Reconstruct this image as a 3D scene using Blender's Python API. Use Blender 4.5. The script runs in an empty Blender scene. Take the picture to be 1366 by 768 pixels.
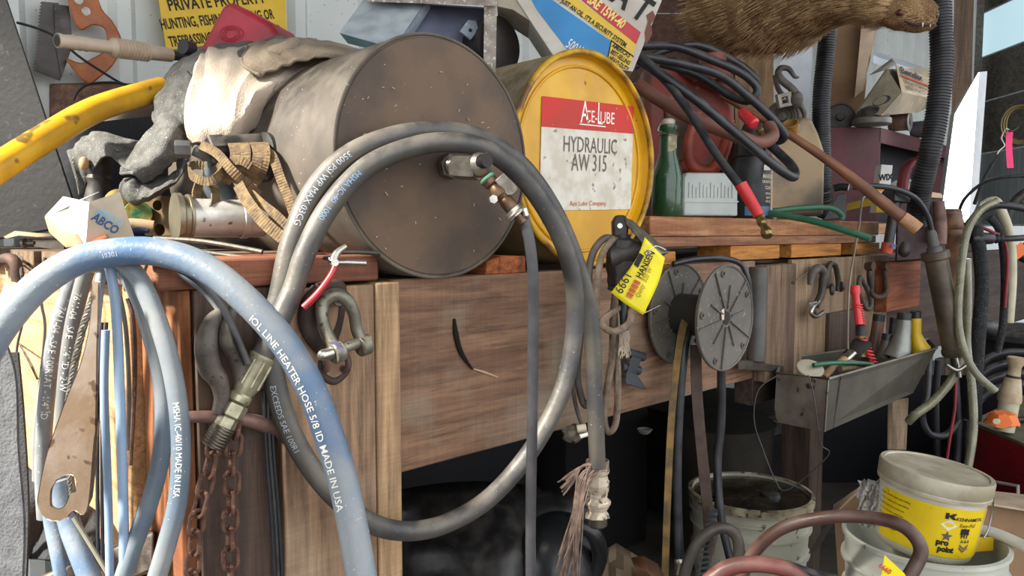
import bpy, bmesh, math, random
from mathutils import Vector as V, Matrix, noise
random.seed(7)
sc = bpy.context.scene
# ---------------------------------------------------------------- camera
# world: x runs along the bench front (away to the right), y goes back to the metal wall, z up; bench front face is y = 0
FPX = 1000.0
CAM = V((0, -.89, 1.02)); FH = V((.6921, .7218, 0)).normalized(); RT = V((FH.y, -FH.x, 0)); UPZ = V((0, 0, 1))
PIT = math.atan(.074)
cd = bpy.data.cameras.new('camera'); cam = bpy.data.objects.new('camera', cd); sc.collection.objects.link(cam)
cd.sensor_width = 36; cd.lens = 36 * FPX / 1366; cd.clip_start = .02
FW = FH * math.cos(PIT) - UPZ * math.sin(PIT); UW = FH * math.sin(PIT) + UPZ * math.cos(PIT)
cam.matrix_world = Matrix((( RT.x, UW.x, -FW.x, CAM.x), (RT.y, UW.y, -FW.y, CAM.y), (RT.z, UW.z, -FW.z, CAM.z), (0, 0, 0, 1)))
sc.camera = cam
# ---------------------------------------------------------------- light
w = bpy.data.worlds.new('sky'); sc.world = w; w.use_nodes = True
nt = w.node_tree; bg = nt.nodes['Background']
bg.inputs[0].default_value = (.93, .96, 1, 1); bg.inputs[1].default_value = 1.65
sd = bpy.data.lights.new('sun', 'SUN'); sd.energy = 11; sd.angle = math.radians(7); sd.color = (1, .95, .86)
so = bpy.data.objects.new('sun', sd); sc.collection.objects.link(so)
SUN = V((-.77, .10, .63)).normalized()
so.rotation_euler = SUN.to_track_quat('Z', 'Y').to_euler(); so.location = (-4, 1, 4)
sc.view_settings.view_transform = 'Standard'; sc.view_settings.look = 'None'
sc.view_settings.gamma = 1; sc.view_settings.use_curve_mapping = False; sc.view_settings.exposure = .6
# ---------------------------------------------------------------- helpers
def ray(x, y):
    tx, ty = (x - 683) / FPX, (384 - y) / FPX
    return FW + RT * tx + UW * ty
def P(x, y, d):
    r = ray(x, y); return CAM + r * (d / r.dot(FH))
def F(x, y, o=0):
    r = ray(x, y); return CAM + r * ((-o - CAM.y) / r.y)
def E(x, y, o=0):
    r = ray(x, y); return CAM + r * ((.32 - o - CAM.x) / r.x)
def W(x, y, o=0): return F(x, y, -(WALLY - o))
def H(x, y, z):
    r = ray(x, y); return CAM + r * ((z - CAM.z) / r.z)
WALLY = 1.05
def fr(px, py, d, roll=0, yaw=0, tilt=0):
    """a frame whose unit is one photo pixel at distance d: x right, y up, z towards the viewer, then turned for real in space"""
    k = d / FPX
    m = Matrix.Translation(P(px, py, d)) @ Matrix(((RT.x, 0, -FH.x, 0), (RT.y, 0, -FH.y, 0), (0, 1, 0, 0), (0, 0, 0, 1)))
    return m @ Matrix.Rotation(math.radians(yaw), 4, 'Y') @ Matrix.Rotation(math.radians(tilt), 4, 'X') @ Matrix.Rotation(math.radians(roll), 4, 'Z') @ Matrix.Scale(k, 4)
def cr(pts, n=8, closed=False):
    """Catmull-Rom through the points (tuples of any length)"""
    pts = [tuple(p) for p in pts]; N = len(pts); out = []
    if N < 3: return [tuple(a + (b - a) * i / n for a, b in zip(pts[0], pts[1])) for i in range(n + 1)]
    rng = range(N) if closed else range(N - 1)
    for i in rng:
        if closed: p0, p1, p2, p3 = (pts[(i + k) % N] for k in (-1, 0, 1, 2))
        else: p0, p1, p2, p3 = pts[max(i - 1, 0)], pts[i], pts[i + 1], pts[min(i + 2, N - 1)]
        for j in range(n):
            t = j / n
            out.append(tuple(.5 * (2 * b + (c - a) * t + (2 * a - 5 * b + 4 * c - d) * t * t + (3 * b - a - 3 * c + d) * t ** 3) for a, b, c, d in zip(p0, p1, p2, p3)))
    if not closed: out.append(pts[-1])
    return out
_fc = {}
def fmesh(s, bold):
    if (s, bold) not in _fc:
        cu = bpy.data.curves.new('t', 'FONT'); cu.body = s; cu.size = 1; cu.resolution_u = 2
        cu.offset = bold
        ob = bpy.data.objects.new('t', cu); me = bpy.data.meshes.new_from_object(ob)
        _fc[s, bold] = ([tuple(v.co) for v in me.vertices], [tuple(p.vertices) for p in me.polygons])
        bpy.data.objects.remove(ob); bpy.data.meshes.remove(me); bpy.data.curves.remove(cu)
    return _fc[s, bold]
class G:
    def __init__(s, m=None): s.v = []; s.f = []; s.m = m
    def add(s, vs, fs, flip=False):
        b = len(s.v)
        s.v += [(s.m @ V(v) if s.m else V(v)) for v in vs]
        s.f += [tuple(b + i for i in (reversed(f) if flip else f)) for f in fs]; return s
    def tube(s, pts, r, n=12, cr_n=8, closed=False, flat=1, cap=True, ref=None):
        pts = [V(p) for p in (cr(pts, cr_n, closed) if cr_n else pts)]; N = len(pts)
        R = r if isinstance(r, (list, tuple)) else [r]
        rad = [R[0] if len(R) == 1 else (lambda u: R[int(u)] + (R[min(int(u) + 1, len(R) - 1)] - R[int(u)]) * (u - int(u)))(i / max(N - 1, 1) * (len(R) - 1)) for i in range(N)]
        vs, fs = [], []; nrm = None
        for i, p in enumerate(pts):
            a = pts[i - 1] if (i or closed) else p; b = pts[(i + 1) % N] if (i < N - 1 or closed) else p
            t = (b - a).normalized() if (b - a).length > 1e-9 else V((0, 0, 1))
            if nrm is None: nrm = t.cross(V(ref) if ref else (V((0, 0, 1)) if abs(t.z) < .9 else V((1, 0, 0)))).normalized()
            else:
                nrm = nrm - t * nrm.dot(t); nrm = nrm.normalized() if nrm.length > 1e-6 else t.orthogonal().normalized()
            bi = t.cross(nrm)
            for k in range(n):
                an = 2 * math.pi * k / n
                vs.append(p + nrm * math.cos(an) * rad[i] + bi * math.sin(an) * rad[i] * flat)
        for i in range(N if closed else N - 1):
            for k in range(n):
                a, b = i * n + k, i * n + (k + 1) % n; j = (i + 1) % N
                fs.append((a, b, j * n + (k + 1) % n, j * n + k))
        if cap and not closed: fs += [tuple(reversed(range(n))), tuple((N - 1) * n + k for k in range(n))]
        return s.add(vs, fs)
    def bx(s, x0, x1, y0, y1, z0, z1):
        return s.add([(x, y, z) for x in (x0, x1) for y in (y0, y1) for z in (z0, z1)],
                     [(0, 1, 3, 2), (4, 6, 7, 5), (0, 4, 5, 1), (2, 3, 7, 6), (0, 2, 6, 4), (1, 5, 7, 3)])
    def hexa(s, a, b):
        """a, b: two quads in the same order"""
        return s.add(list(a) + list(b), [(3, 2, 1, 0), (4, 5, 6, 7)] + [(i, (i + 1) % 4, 4 + (i + 1) % 4, 4 + i) for i in range(4)])
    def lathe(s, base, axis, prof, n=32, cap=True):
        ax = V(axis).normalized(); a = ax.orthogonal().normalized(); b = ax.cross(a); base = V(base); vs, fs = [], []
        for r, h in prof:
            for k in range(n):
                an = 2 * math.pi * k / n; vs.append(base + ax * h + (a * math.cos(an) + b * math.sin(an)) * max(r, 1e-5))
        for i in range(len(prof) - 1):
            for k in range(n):
                a_, b_ = i * n + k, i * n + (k + 1) % n; fs.append((a_, b_, b_ + n, a_ + n))
        if cap: fs += [tuple(reversed(range(n))), tuple((len(prof) - 1) * n + k for k in range(n))]
        return s.add(vs, fs)
    def cyl(s, a, b, r, r2=None, n=20):
        a, b = V(a), V(b); return s.lathe(a, b - a, [(r, 0), (r if r2 is None else r2, (b - a).length)], n)
    def sph(s, c, r, n=12, q=8):
        r = r if isinstance(r, (list, tuple)) else (r, r, r); vs, fs = [], []
        for i in range(q + 1):
            th = math.pi * i / q
            for k in range(n):
                ph = 2 * math.pi * k / n; vs.append((c[0] + r[0] * math.sin(th) * math.cos(ph), c[1] + r[1] * math.sin(th) * math.sin(ph), c[2] + r[2] * math.cos(th)))
        for i in range(q):
            for k in range(n): fs.append((i * n + k, (i + 1) * n + k, (i + 1) * n + (k + 1) % n, i * n + (k + 1) % n))
        return s.add(vs, fs)
    def prism(s, poly, z0, z1, holes=()):
        """poly in the frame's x, y; closed slab between z0 and z1, with holes"""
        if not holes:
            n = len(poly)
            return s.add([(x, y, z0) for x, y in poly] + [(x, y, z1) for x, y in poly],
                         [tuple(reversed(range(n))), tuple(range(n, 2 * n))] + [(i, (i + 1) % n, n + (i + 1) % n, n + i) for i in range(n)])
        bm = bmesh.new(); ed = []; loops = [poly] + list(holes); al = []
        for lp in loops:
            vv = [bm.verts.new((x, y, 0)) for x, y in lp]; al.append(vv)
            ed += [bm.edges.new((vv[i], vv[(i + 1) % len(vv)])) for i in range(len(vv))]
        bmesh.ops.triangle_fill(bm, edges=ed, use_beauty=True); bm.verts.index_update(); bm.normal_update()
        vs = [(v.co.x, v.co.y) for v in bm.verts]; n = len(vs)
        fs = [tuple(v.index for v in (f.verts if f.normal.z > 0 else reversed(f.verts))) for f in bm.faces]
        al = [[v.index for v in lp] for lp in al]; bm.free()
        s.add([(x, y, z1) for x, y in vs] + [(x, y, z0) for x, y in vs], fs + [tuple(n + i for i in reversed(f)) for f in fs]
              + [(lp[i], lp[(i + 1) % len(lp)], n + lp[(i + 1) % len(lp)], n + lp[i]) for lp in al for i in range(len(lp))]); return s
    def text(s, t, x, y, size, bold=.0, z=0, wx=1, roll=0, al='l', shear=0, M=None, th=0):
        vs, fs = fmesh(t, bold)
        if not vs: return s
        wd = max(v[0] for v in vs); ox = {'l': 0, 'c': wd / 2, 'r': wd}[al]; c, q = math.cos(math.radians(roll)), math.sin(math.radians(roll)); out = []
        for a, b, _ in vs:
            a, b = (a - ox + shear * b) * size * wx, b * size
            p = (x + a * c - b * q, y + a * q + b * c, z); out.append(M(p) if M else p)
        return s.add(out, fs)
    def grid(s, rows):
        n = len(rows[0]); return s.add([p for r in rows for p in r], [(i * n + j, i * n + j + 1, (i + 1) * n + j + 1, (i + 1) * n + j) for i in range(len(rows) - 1) for j in range(n - 1)])
    def ribbon(s, pts, wid, w, t, cr_n=8, closed=False, rib=0, pitch=.0042):
        """a flat strap: wid(u) gives the direction of its width"""
        pts = [V(p) for p in cr(pts, cr_n, closed)]
        if rib:
            L = [0]
            for a, b in zip(pts, pts[1:]): L.append(L[-1] + (b - a).length)
            n_ = int(L[-1] / pitch * 4); q = []; j = 0
            for i in range(n_ + 1):
                s_ = L[-1] * i / n_
                while j < len(L) - 2 and L[j + 1] < s_: j += 1
                q.append(pts[j].lerp(pts[j + 1], (s_ - L[j]) / max(L[j + 1] - L[j], 1e-9)))
            pts = q
        N = len(pts); vs = []; t0 = t
        for i, p in enumerate(pts):
            if rib: t = t0 * (1 + rib * math.sin(i * math.pi / 2))
            a, b = pts[i - 1] if i or closed else p, pts[(i + 1) % N] if i < N - 1 or closed else p
            tg = (b - a).normalized(); wd = V(wid(i / (N - 1))) if callable(wid) else V(wid); wd = (wd - tg * wd.dot(tg)).normalized(); nn = tg.cross(wd)
            for sx, sy in ((-1, -1), (1, -1), (1, 1), (-1, 1)): vs.append(p + wd * sx * w / 2 + nn * sy * t / 2)
        fs = [(i * 4 + k, i * 4 + (k + 1) % 4, ((i + 1) % N) * 4 + (k + 1) % 4, ((i + 1) % N) * 4 + k) for i in range(N if closed else N - 1) for k in range(4)]
        if not closed: fs += [(3, 2, 1, 0), tuple((N - 1) * 4 + k for k in range(4))]
        return s.add(vs, fs)
# ---- materials
MATS = {}
def _mat(name):
    m = bpy.data.materials.new(name); m.use_nodes = True; n = m.node_tree
    return m, n, n.nodes, n.links, n.nodes['Principled BSDF']
def srgb(h):
    if not isinstance(h, str): return (*h, 1)
    c = [int(h[i:i + 2], 16) / 255 for i in (0, 2, 4)]
    return tuple((x / 12.92 if x <= .04045 else ((x + .055) / 1.055) ** 2.4) for x in c) + (1,)
def M(name, c1, c2=None, rough=.6, metal=0, sc_=14, bump=.15, bs=90, speck=None, sp=.62, stretch=(1, 1, 1), alpha=None, trans=0, coat=0, lo=.38, hi=.62, ss=240, dust=0):
    if name in MATS: return MATS[name]
    if isinstance(c2, float): rough, c2 = c2, None
    m, n, N, L, B = _mat(name); MATS[name] = m
    tc = N.new('ShaderNodeTexCoord'); mp = N.new('ShaderNodeMapping'); mp.inputs['Scale'].default_value = stretch; L.new(tc.outputs['Object'], mp.inputs[0])
    def noi(scale, det=5, src=mp.outputs[0]):
        x = N.new('ShaderNodeTexNoise'); x.inputs['Scale'].default_value = scale; x.inputs['Detail'].default_value = det; L.new(src, x.inputs['Vector']); return x
    def ramp(src, a, b):
        x = N.new('ShaderNodeMapRange'); x.inputs[1].default_value = a; x.inputs[2].default_value = b; L.new(src, x.inputs[0]); return x.outputs[0]
    def mix(f, a, b):
        x = N.new('ShaderNodeMix'); x.data_type = 'RGBA'; L.new(f, x.inputs[0])
        for i, q in ((6, a), (7, b)):
            if isinstance(q, tuple): x.inputs[i].default_value = q
            else: L.new(q, x.inputs[i])
        return x.outputs[2]
    c1 = srgb(c1); col = c1
    if c2: col = mix(ramp(noi(sc_).outputs[0], lo, hi), c1, srgb(c2))
    if speck: col = mix(ramp(noi(ss, 2).outputs[0], sp, sp + .05), col, srgb(speck))
    if dust:
        ge = N.new('ShaderNodeNewGeometry'); sx = N.new('ShaderNodeSeparateXYZ'); L.new(ge.outputs['Normal'], sx.inputs[0])
        mu = N.new('ShaderNodeMath'); mu.operation = 'MULTIPLY'; L.new(ramp(sx.outputs[2], -.2, .9), mu.inputs[0]); L.new(ramp(noi(28, 9).outputs[0], .42, .62), mu.inputs[1])
        m2 = N.new('ShaderNodeMath'); m2.operation = 'MULTIPLY'; m2.inputs[1].default_value = dust * .7; L.new(mu.outputs[0], m2.inputs[0])
        col = mix(m2.outputs[0], col, srgb('9a8f80'))
    if isinstance(col, tuple): B.inputs['Base Color'].default_value = col
    else: L.new(col, B.inputs['Base Color'])
    B.inputs['Roughness'].default_value = rough; B.inputs['Metallic'].default_value = metal
    if metal or rough < .5:
        L.new(ramp(noi(30).outputs[0], -.6, 1.5), (rr := N.new('ShaderNodeMath')).inputs[0]); rr.operation = 'ADD'; rr.inputs[1].default_value = rough - .5; L.new(rr.outputs[0], B.inputs['Roughness'])
    B.inputs['Transmission Weight'].default_value = trans; B.inputs['Coat Weight'].default_value = coat
    if alpha: B.inputs['Alpha'].default_value = alpha
    if bump:
        bp = N.new('ShaderNodeBump'); bp.inputs['Strength'].default_value = min(bump * 2.2, 1); bp.inputs['Distance'].default_value = .002; L.new(noi(bs, 6).outputs[0], bp.inputs['Height']); L.new(bp.outputs[0], B.inputs['Normal'])
    return m
def WOOD(name, c1, c2, axis='x', sc_=3.2, rough=.75, c3=None, ring=9, bump=.35, off=0):
    """sawn wood: grain stretched along one axis, darker bands, fine saw texture"""
    if name in MATS: return MATS[name]
    m, n, N, L, B = _mat(name); MATS[name] = m
    tc = N.new('ShaderNodeTexCoord'); mp = N.new('ShaderNodeMapping'); i = 'xyz'.index(axis)
    s = [9, 9, 9]; s[i] = .7; mp.inputs['Scale'].default_value = s; L.new(tc.outputs['Object'], mp.inputs[0]); mp.inputs['Location'].default_value = (off, off * 1.7, off * .6)
    n1 = N.new('ShaderNodeTexNoise'); n1.inputs['Scale'].default_value = sc_; n1.inputs['Detail'].default_value = 6; n1.inputs['Distortion'].default_value = 1.2; L.new(mp.outputs[0], n1.inputs['Vector'])
    wv = N.new('ShaderNodeTexNoise'); wv.inputs['Scale'].default_value = ring; wv.inputs['Detail'].default_value = 8; wv.inputs['Roughness'].default_value = .75; L.new(mp.outputs[0], wv.inputs['Vector'])
    def mix(f, a, b, lo, hi):
        r = N.new('ShaderNodeMapRange'); r.inputs[1].default_value = lo; r.inputs[2].default_value = hi; L.new(f, r.inputs[0])
        x = N.new('ShaderNodeMix'); x.data_type = 'RGBA'; L.new(r.outputs[0], x.inputs[0])
        for k, q in ((6, a), (7, b)):
            if isinstance(q, tuple): x.inputs[k].default_value = q
            else: L.new(q, x.inputs[k])
        return x.outputs[2]
    col = mix(n1.outputs[0], srgb(c1), srgb(c2), .36, .62)
    dk = tuple(x * .45 for x in srgb(c2)[:3]) + (1,)
    col = mix(wv.outputs[0], dk, col, .30, .52)
    if c3:
        n3 = N.new('ShaderNodeTexNoise'); n3.inputs['Scale'].default_value = 7; n3.inputs['Detail'].default_value = 4; L.new(tc.outputs['Object'], n3.inputs['Vector']); col = mix(n3.outputs[0], col, srgb(c3), .5, .7)
    m2 = N.new('ShaderNodeMapping'); s2 = [5, 5, 5]; s2[i] = 150; m2.inputs['Scale'].default_value = s2; L.new(tc.outputs['Object'], m2.inputs[0])
    kf_ = N.new('ShaderNodeTexNoise'); kf_.inputs['Scale'].default_value = 1.6; kf_.inputs['Detail'].default_value = 2; L.new(m2.outputs[0], kf_.inputs['Vector'])
    m3 = N.new('ShaderNodeMapping'); s3 = [60, 60, 60]; s3[i] = 2.5; m3.inputs['Scale'].default_value = s3; L.new(tc.outputs['Object'], m3.inputs[0])
    fg = N.new('ShaderNodeTexNoise'); fg.inputs['Scale'].default_value = 2.2; fg.inputs['Detail'].default_value = 5; fg.inputs['Roughness'].default_value = .7; L.new(m3.outputs[0], fg.inputs['Vector'])
    def mul(c, f, lo, a, b):
        r = N.new('ShaderNodeMapRange'); r.inputs[1].default_value = .35; r.inputs[2].default_value = .65; r.inputs[3].default_value = a; r.inputs[4].default_value = b; L.new(f, r.inputs[0])
        x = N.new('ShaderNodeVectorMath'); x.operation = 'SCALE'; L.new(c, x.inputs[0]); L.new(r.outputs[0], x.inputs['Scale']); return x.outputs[0]
    col = mul(mul(col, kf_.outputs[0], 0, .94, 1.06), fg.outputs[0], 0, .78, 1.2)
    L.new(col, B.inputs['Base Color']); B.inputs['Roughness'].default_value = rough
    bp = N.new('ShaderNodeBump'); bp.inputs['Strength'].default_value = bump; bp.inputs['Distance'].default_value = .003; L.new(fg.outputs[0], bp.inputs['Height']); L.new(bp.outputs[0], B.inputs['Normal'])
    return m
def EMIT(name, c, st):
    m, n, N, L, B = _mat(name); B.inputs['Emission Color'].default_value = srgb(c); B.inputs['Emission Strength'].default_value = st; B.inputs['Base Color'].default_value = srgb(c); return m
# ---- objects
def mobj(name, g, mat, bevel=0, sm=40, solid=0, sub=0, seg=2):
    me = bpy.data.meshes.new(name); me.from_pydata([tuple(v) for v in g.v], [], g.f); me.validate()
    for p in me.polygons: p.use_smooth = bool(sm)
    if sm: me.set_sharp_from_angle(angle=math.radians(sm))
    if mat: me.materials.append(mat)
    o = bpy.data.objects.new(name, me); sc.collection.objects.link(o)
    if solid: q = o.modifiers.new('s', 'SOLIDIFY'); q.thickness = solid; q.offset = 0
    if sub: q = o.modifiers.new('u', 'SUBSURF'); q.levels = q.render_levels = sub
    if bevel: q = o.modifiers.new('b', 'BEVEL'); q.width = bevel; q.segments = seg; q.limit_method = 'ANGLE'; q.angle_limit = math.radians(35); q.harden_normals = False
    return o
class T:
    def __init__(s, name, label, cat, group=None, kind=None):
        s.e = bpy.data.objects.new(name, None); s.e.empty_display_size = .03; sc.collection.objects.link(s.e); s.e['label'] = label
        if kind: s.e['kind'] = kind
        if cat: s.e['category'] = cat
        if group: s.e['group'] = group
        s.ps = []; s.sub = []; s.fin = False
    def part(s, name, g, mat, under=None, label=None, kind=None, **k):
        o = mobj(name, g, mat, **k)
        if label: o['label'] = label
        if kind: o['kind'] = kind
        (s.sub if under else s.ps).append((o, under, False)); return o
    def inst(s, name, me, mw, under=None):
        o = bpy.data.objects.new(name, me); o.matrix_world = mw; sc.collection.objects.link(o); (s.sub if under else s.ps).append((o, under, True)); return o
    def done(s):
        vs = []
        for o, u, i in s.ps:
            for c in ((o.matrix_world if i else Matrix()) @ V(b) for b in ([v.co for v in o.data.vertices][::3] + [o.data.vertices[-1].co])): vs.append(c)
        lo = [min(v[k] for v in vs) for k in range(3)]; hi = [max(v[k] for v in vs) for k in range(3)]
        L = V(((lo[0] + hi[0]) / 2, (lo[1] + hi[1]) / 2, lo[2])); s.e.location = L; tr = Matrix.Translation(-L)
        seen = set()
        for o, u, i in s.ps + s.sub:
            o.parent = u or s.e
            if i: o.matrix_basis = (tr @ o.matrix_basis)
            else: o.data.transform(tr)
        return s.e
def one(name, g, mat, label, cat, group=None, kind=None, **k):
    o = mobj(name, g, mat, **k); vs = g.v
    lo = [min(v[i] for v in vs) for i in range(3)]; hi = [max(v[i] for v in vs) for i in range(3)]
    L = V(((lo[0] + hi[0]) / 2, (lo[1] + hi[1]) / 2, lo[2])); o.data.transform(Matrix.Translation(-L)); o.location = L
    if label: o['label'] = label
    if cat: o['category'] = cat
    if group: o['group'] = group
    if kind: o['kind'] = kind
    return o
def struct(name, g, mat, **k): return one(name, g, mat, None, None, kind='structure', **k)
def on_tube(path, r, s0, txt, size, ang=0, wx=1, bold=0, rev=False):
    """lettering wrapped on a hose: x runs along it, y round it"""
    pts = [V(p) for p in cr(path, 24)]; acc = [0]
    for a, b in zip(pts, pts[1:]): acc.append(acc[-1] + (b - a).length)
    if rev: pts = pts[::-1]; acc = [acc[-1] - a for a in acc[::-1]]
    def mp(p):
        s = s0 + p[0]; i = max(0, min(len(pts) - 2, next((k for k in range(len(acc)) if acc[k] > s), len(acc) - 1) - 1))
        t = (pts[i + 1] - pts[i]).normalized(); c = pts[i] + t * (s - acc[i]); nn = (CAM - c); nn = (nn - t * nn.dot(t)).normalized(); b = nn.cross(t)
        a = ang + p[1] / r; return c + (nn * math.cos(a) + b * math.sin(a)) * (r + .0005)
    return G().text(txt, 0, -size * .35, size, wx=wx, bold=bold, M=mp)
def pth(l, d0=None): return [P(*p) if len(p) == 3 else P(p[0], p[1], d0) for p in l]
def torus(c, ax, R, r, n=24, q=8, a0=0, a1=360, ref=None):
    ax = V(ax).normalized(); a = (V(ref) - ax * V(ref).dot(ax)).normalized() if ref else ax.orthogonal().normalized(); b = ax.cross(a)
    full = abs(a1 - a0) >= 360; N = n if full else n + 1
    pts = [V(c) + (a * math.cos(t) + b * math.sin(t)) * R for t in (math.radians(a0 + (a1 - a0) * i / n) for i in range(N))]
    return pts, full
def ring(g, c, ax, R, r, n=24, q=8, a0=0, a1=360, ref=None):
    p, f = torus(c, ax, R, r, n, q, a0, a1, ref); g.tube(p, r, q, 0, closed=f); return g
# ================================================================ structure
concrete = M('dusty_concrete', '3b3631', '57504a', .9, sc_=5, bump=.3)
struct('floor', G().bx(-6, 9, -6, 1.1, -.1, 0), concrete)
sheet_m = M('painted_sheet_metal', 'd0d4cf', 'c6ccc8', .5, sc_=4, bump=.05, speck='7d7468', sp=.70, ss=90)
def ribbed(y, x0, x1, z0, z1, pitch, h, step):
    """metal siding: flats with trapezoid ribs standing proud"""
    g = G(); xs = []; x = x0
    while x < x1:
        xs += [(x, 0), (x + pitch * .40, 0), (x + pitch * .47, h), (x + pitch * .60, h), (x + pitch * .67, 0)]; x += pitch
    xs.append((x1, 0))
    g.grid([[(a, y - b, z0) for a, b in xs], [(a, y - b, z1) for a, b in xs]]); return g
struct('wall_back', ribbed(WALLY + .03, -.9, 7.6, 0, 3.2, .229, .019, 0), sheet_m, sm=0)
dark_board = WOOD('weathered_barn_board', '4a413a', '5f554c', 'y', off=3)
gt = G(); gt.bx(7.42, 7.46, -5, 1.2, 0, 3.2)
wr = struct('wall_right', gt, M('grey_tin', '8a9196', '767d82', .6, sc_=3, stretch=(1, 9, 1)))
struct('ceiling', G().bx(-1.0, 9, -2.0, 1.2, 3.2, 3.28), WOOD('roof_wood', '5a4a3c', '3d332b', 'x', off=9))
struct('sun_block_lintel', G().bx(-1.05, -1.0, -2.0, 1.2, 2.5, 3.2), M('sun_block_tin', '8b8f90', '7b7f80', .6, bump=.1))  # added out of view, keeps the sun off everything further right
struct('sun_block_jamb_1', G().bx(-1.05, -1.0, -1.0, .02, 0, 2.5), MATS['sun_block_tin'])  # unseen upright added below it to cut sun from coil and buckets

# ================================================================ workbench
wl = {}
beam_m = WOOD('beam_wood', '8f6c53', '73543f', 'x', c3='8d7c69', off=1.3)
post_l = WOOD('post_wood_light', '9d7d60', '80644c', 'z', c3='a58c72', off=4)
post_d = WOOD('post_wood_dark', '5e4a3d', '46362e', 'z', off=6)
red_w = WOOD('deck_wood_red', '8a543a', '6b3c2a', 'x', c3='8a6040', off=2)
sun_w = WOOD('end_board_wood', 'c49a6c', 'a87e54', 'y', c3='b8946c', off=8)
org_w = WOOD('orange_wood', 'a46a3c', '7e4a28', 'z', c3='6a3c22', ring=14, off=5)
ply_m = WOOD('plywood', '9c8468', '82694f', 'z', off=11, ring=5)
B = T('workbench', 'heavy timber workbench of rough sawn planks carrying both drums and the clutter', 'workbench')
ZT, ZD = .953, .990
B.part('front_beam', G().bx(.615, 1.66, 0, .05, .668, ZT), beam_m, bevel=.003, label='long rough sawn front beam with a worn groove')
B.part('front_beam', G().bx(1.66, 4.6, .0, .05, .60, ZT - .01), WOOD('beam_far', '4d3b30', '33261f', 'x', off=17), bevel=.003, label='dark far end of the front beam')
def fx(px, o=0): return F(px, 400, o).x
B.part('corner_board', G().bx(.335, fx(363), -.004, .05, 0, ZT), post_d, bevel=.002, label='dark brown vertical board at the bench corner')
B.part('corner_board', G().bx(fx(366), fx(491), -.016, .05, 0, ZT - .004), post_l, bevel=.003, label='pale brown vertical board under the shackle')
B.part('corner_board', G().bx(fx(492), fx(534, .018), -.018, .05, 0, ZT - .002), WOOD('post_wood_edge', 'b8966e', '98795a', 'z', off=14), bevel=.003, label='narrow light board at the right of the corner')
B.part('corner_board', G().bx(.318, .333, .0, .13, .22, ZT), org_w, bevel=.002, label='orange cut timber on the bench corner, facing left')
B.part('end_board', G().bx(.304, .33, .135, .36, .57, ZT), sun_w, bevel=.003, label='sunlit board across the bench end')
B.part('end_board', G().bx(.302, .33, .362, .96, .575, ZT), WOOD('end_board_2', 'cba57a', 'ad8860', 'y', off=21), bevel=.003, label='sunlit far board of the bench end')
g = G()
B.part('deck_plank', G().bx(.29, fx(500), -.012, .15, ZT + .001, ZD), red_w, bevel=.004, label='reddish deck plank with a chipped front edge')
for i in range(5):
    B.part('deck_plank', G().bx(.28 + .01 * (i % 2), .575, .155 + i * .18, .33 + i * .18, ZT + .001, ZD), WOOD('deck_%d' % (i % 2), '7d674f', '5d4936', 'x', off=2 + i))
    B.part('deck_plank', G().bx(.58, 3.6, .155 + i * .18, .33 + i * .18, ZT - .03, ZT - .006), MATS['deck_%d' % (i % 2)])
B.part('deck_plank', G().bx(.55, 3.6, .052, .15, ZT - .03, ZT - .004), WOOD('deck_3', '6f5a46', '4c3b2c', 'x', off=12))
B.part('rough_post', G().bx(1.665, fx(1047), -.03, .03, .66, ZT - .01), WOOD('rough_post_wood', '7d6650', '584433', 'z', off=31), bevel=.005, label='weathered square block beside the cable spools')
B.part('plywood_panel', G().bx(fx(1049), fx(1178), -.012, -.001, .56, ZT - .002), ply_m, bevel=.001, label='pale plywood panel with hooks hung on it')
B.part('backing_board', G().bx(fx(1106, .02), fx(1147, .02), -.024, -.012, .62, .80), post_d, bevel=.002, label='small dark board on the plywood panel')
B.part('hanging_board', G().bx(fx(1174, .03), fx(1218, .03), -.05, -.012, .78, .935), WOOD('hang_wood', '9c5a38', '7c4228', 'x', off=41), bevel=.003, label='small reddish board at the far end of the plywood')
g = G(); g.bx(.60, .69, .7, .79, 0, ZT - .03)
for x0 in (2.12,): B.part('leg', G().bx(x0, x0 + .09, .06, .15, 0, ZT - .01), WOOD('leg_wood', '5b4a3b', '3d3128', 'z', off=19), bevel=.003)
B.part('leg', g, MATS['leg_wood'])
# gouge in the beam
gg = G().tube([F(606, 425, .002), F(608, 445, .003), F(615, 470, .003), F(630, 492, .002)], [.002, .0045, .004, .0015], 6, 5)
B.part('gouge', gg, M('charred_groove', '120d0a', rough=.95, bump=0), label='black burnt groove in the front beam')
gg = G().tube([F(632, 492, .001), F(648, 497, .002), F(664, 503, .001)], [.001, .002, .001], 5, 4)
B.part('splinter', gg, M('raw_wood', 'c9a98a', bump=0))
B.done()

PL = T('pallet', 'rough pallet boards on the bench top under the bottles and jugs', 'pallet')
pw = WOOD('pallet_wood', 'b07c50', '8d5a38', 'x', c3='bd9066', off=23)
x0, x1 = 1.235, 2.42
PL.part('deck_board', G().bx(x0, x1, 0, .09, 1.012, 1.053), pw, bevel=.003)
PL.part('deck_board', G().bx(x0 + .01, x1 - .02, .0, .10, .99, 1.011), WOOD('pallet_wood2', 'a07352', '7d5036', 'x', off=25), bevel=.002)
for i in range(4): PL.part('deck_board', G().bx(x0 + .01 * i, x1 + (.95 if i < 3 else .1), .11 + i * .15, .24 + i * .15, 1.015, 1.052), pw, bevel=.003)
for a, b in ((975, 1040), (1056, 1122), (1143, 1173)):
    PL.part('block', G().bx(F(a, 340).x, F(b, 340).x, .0, .09, .9555, .989), WOOD('block_wood', 'c98a3c', 'a8692c', 'x', off=27), bevel=.002, label='orange wooden block under the pallet boards')
PL.done()
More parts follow.
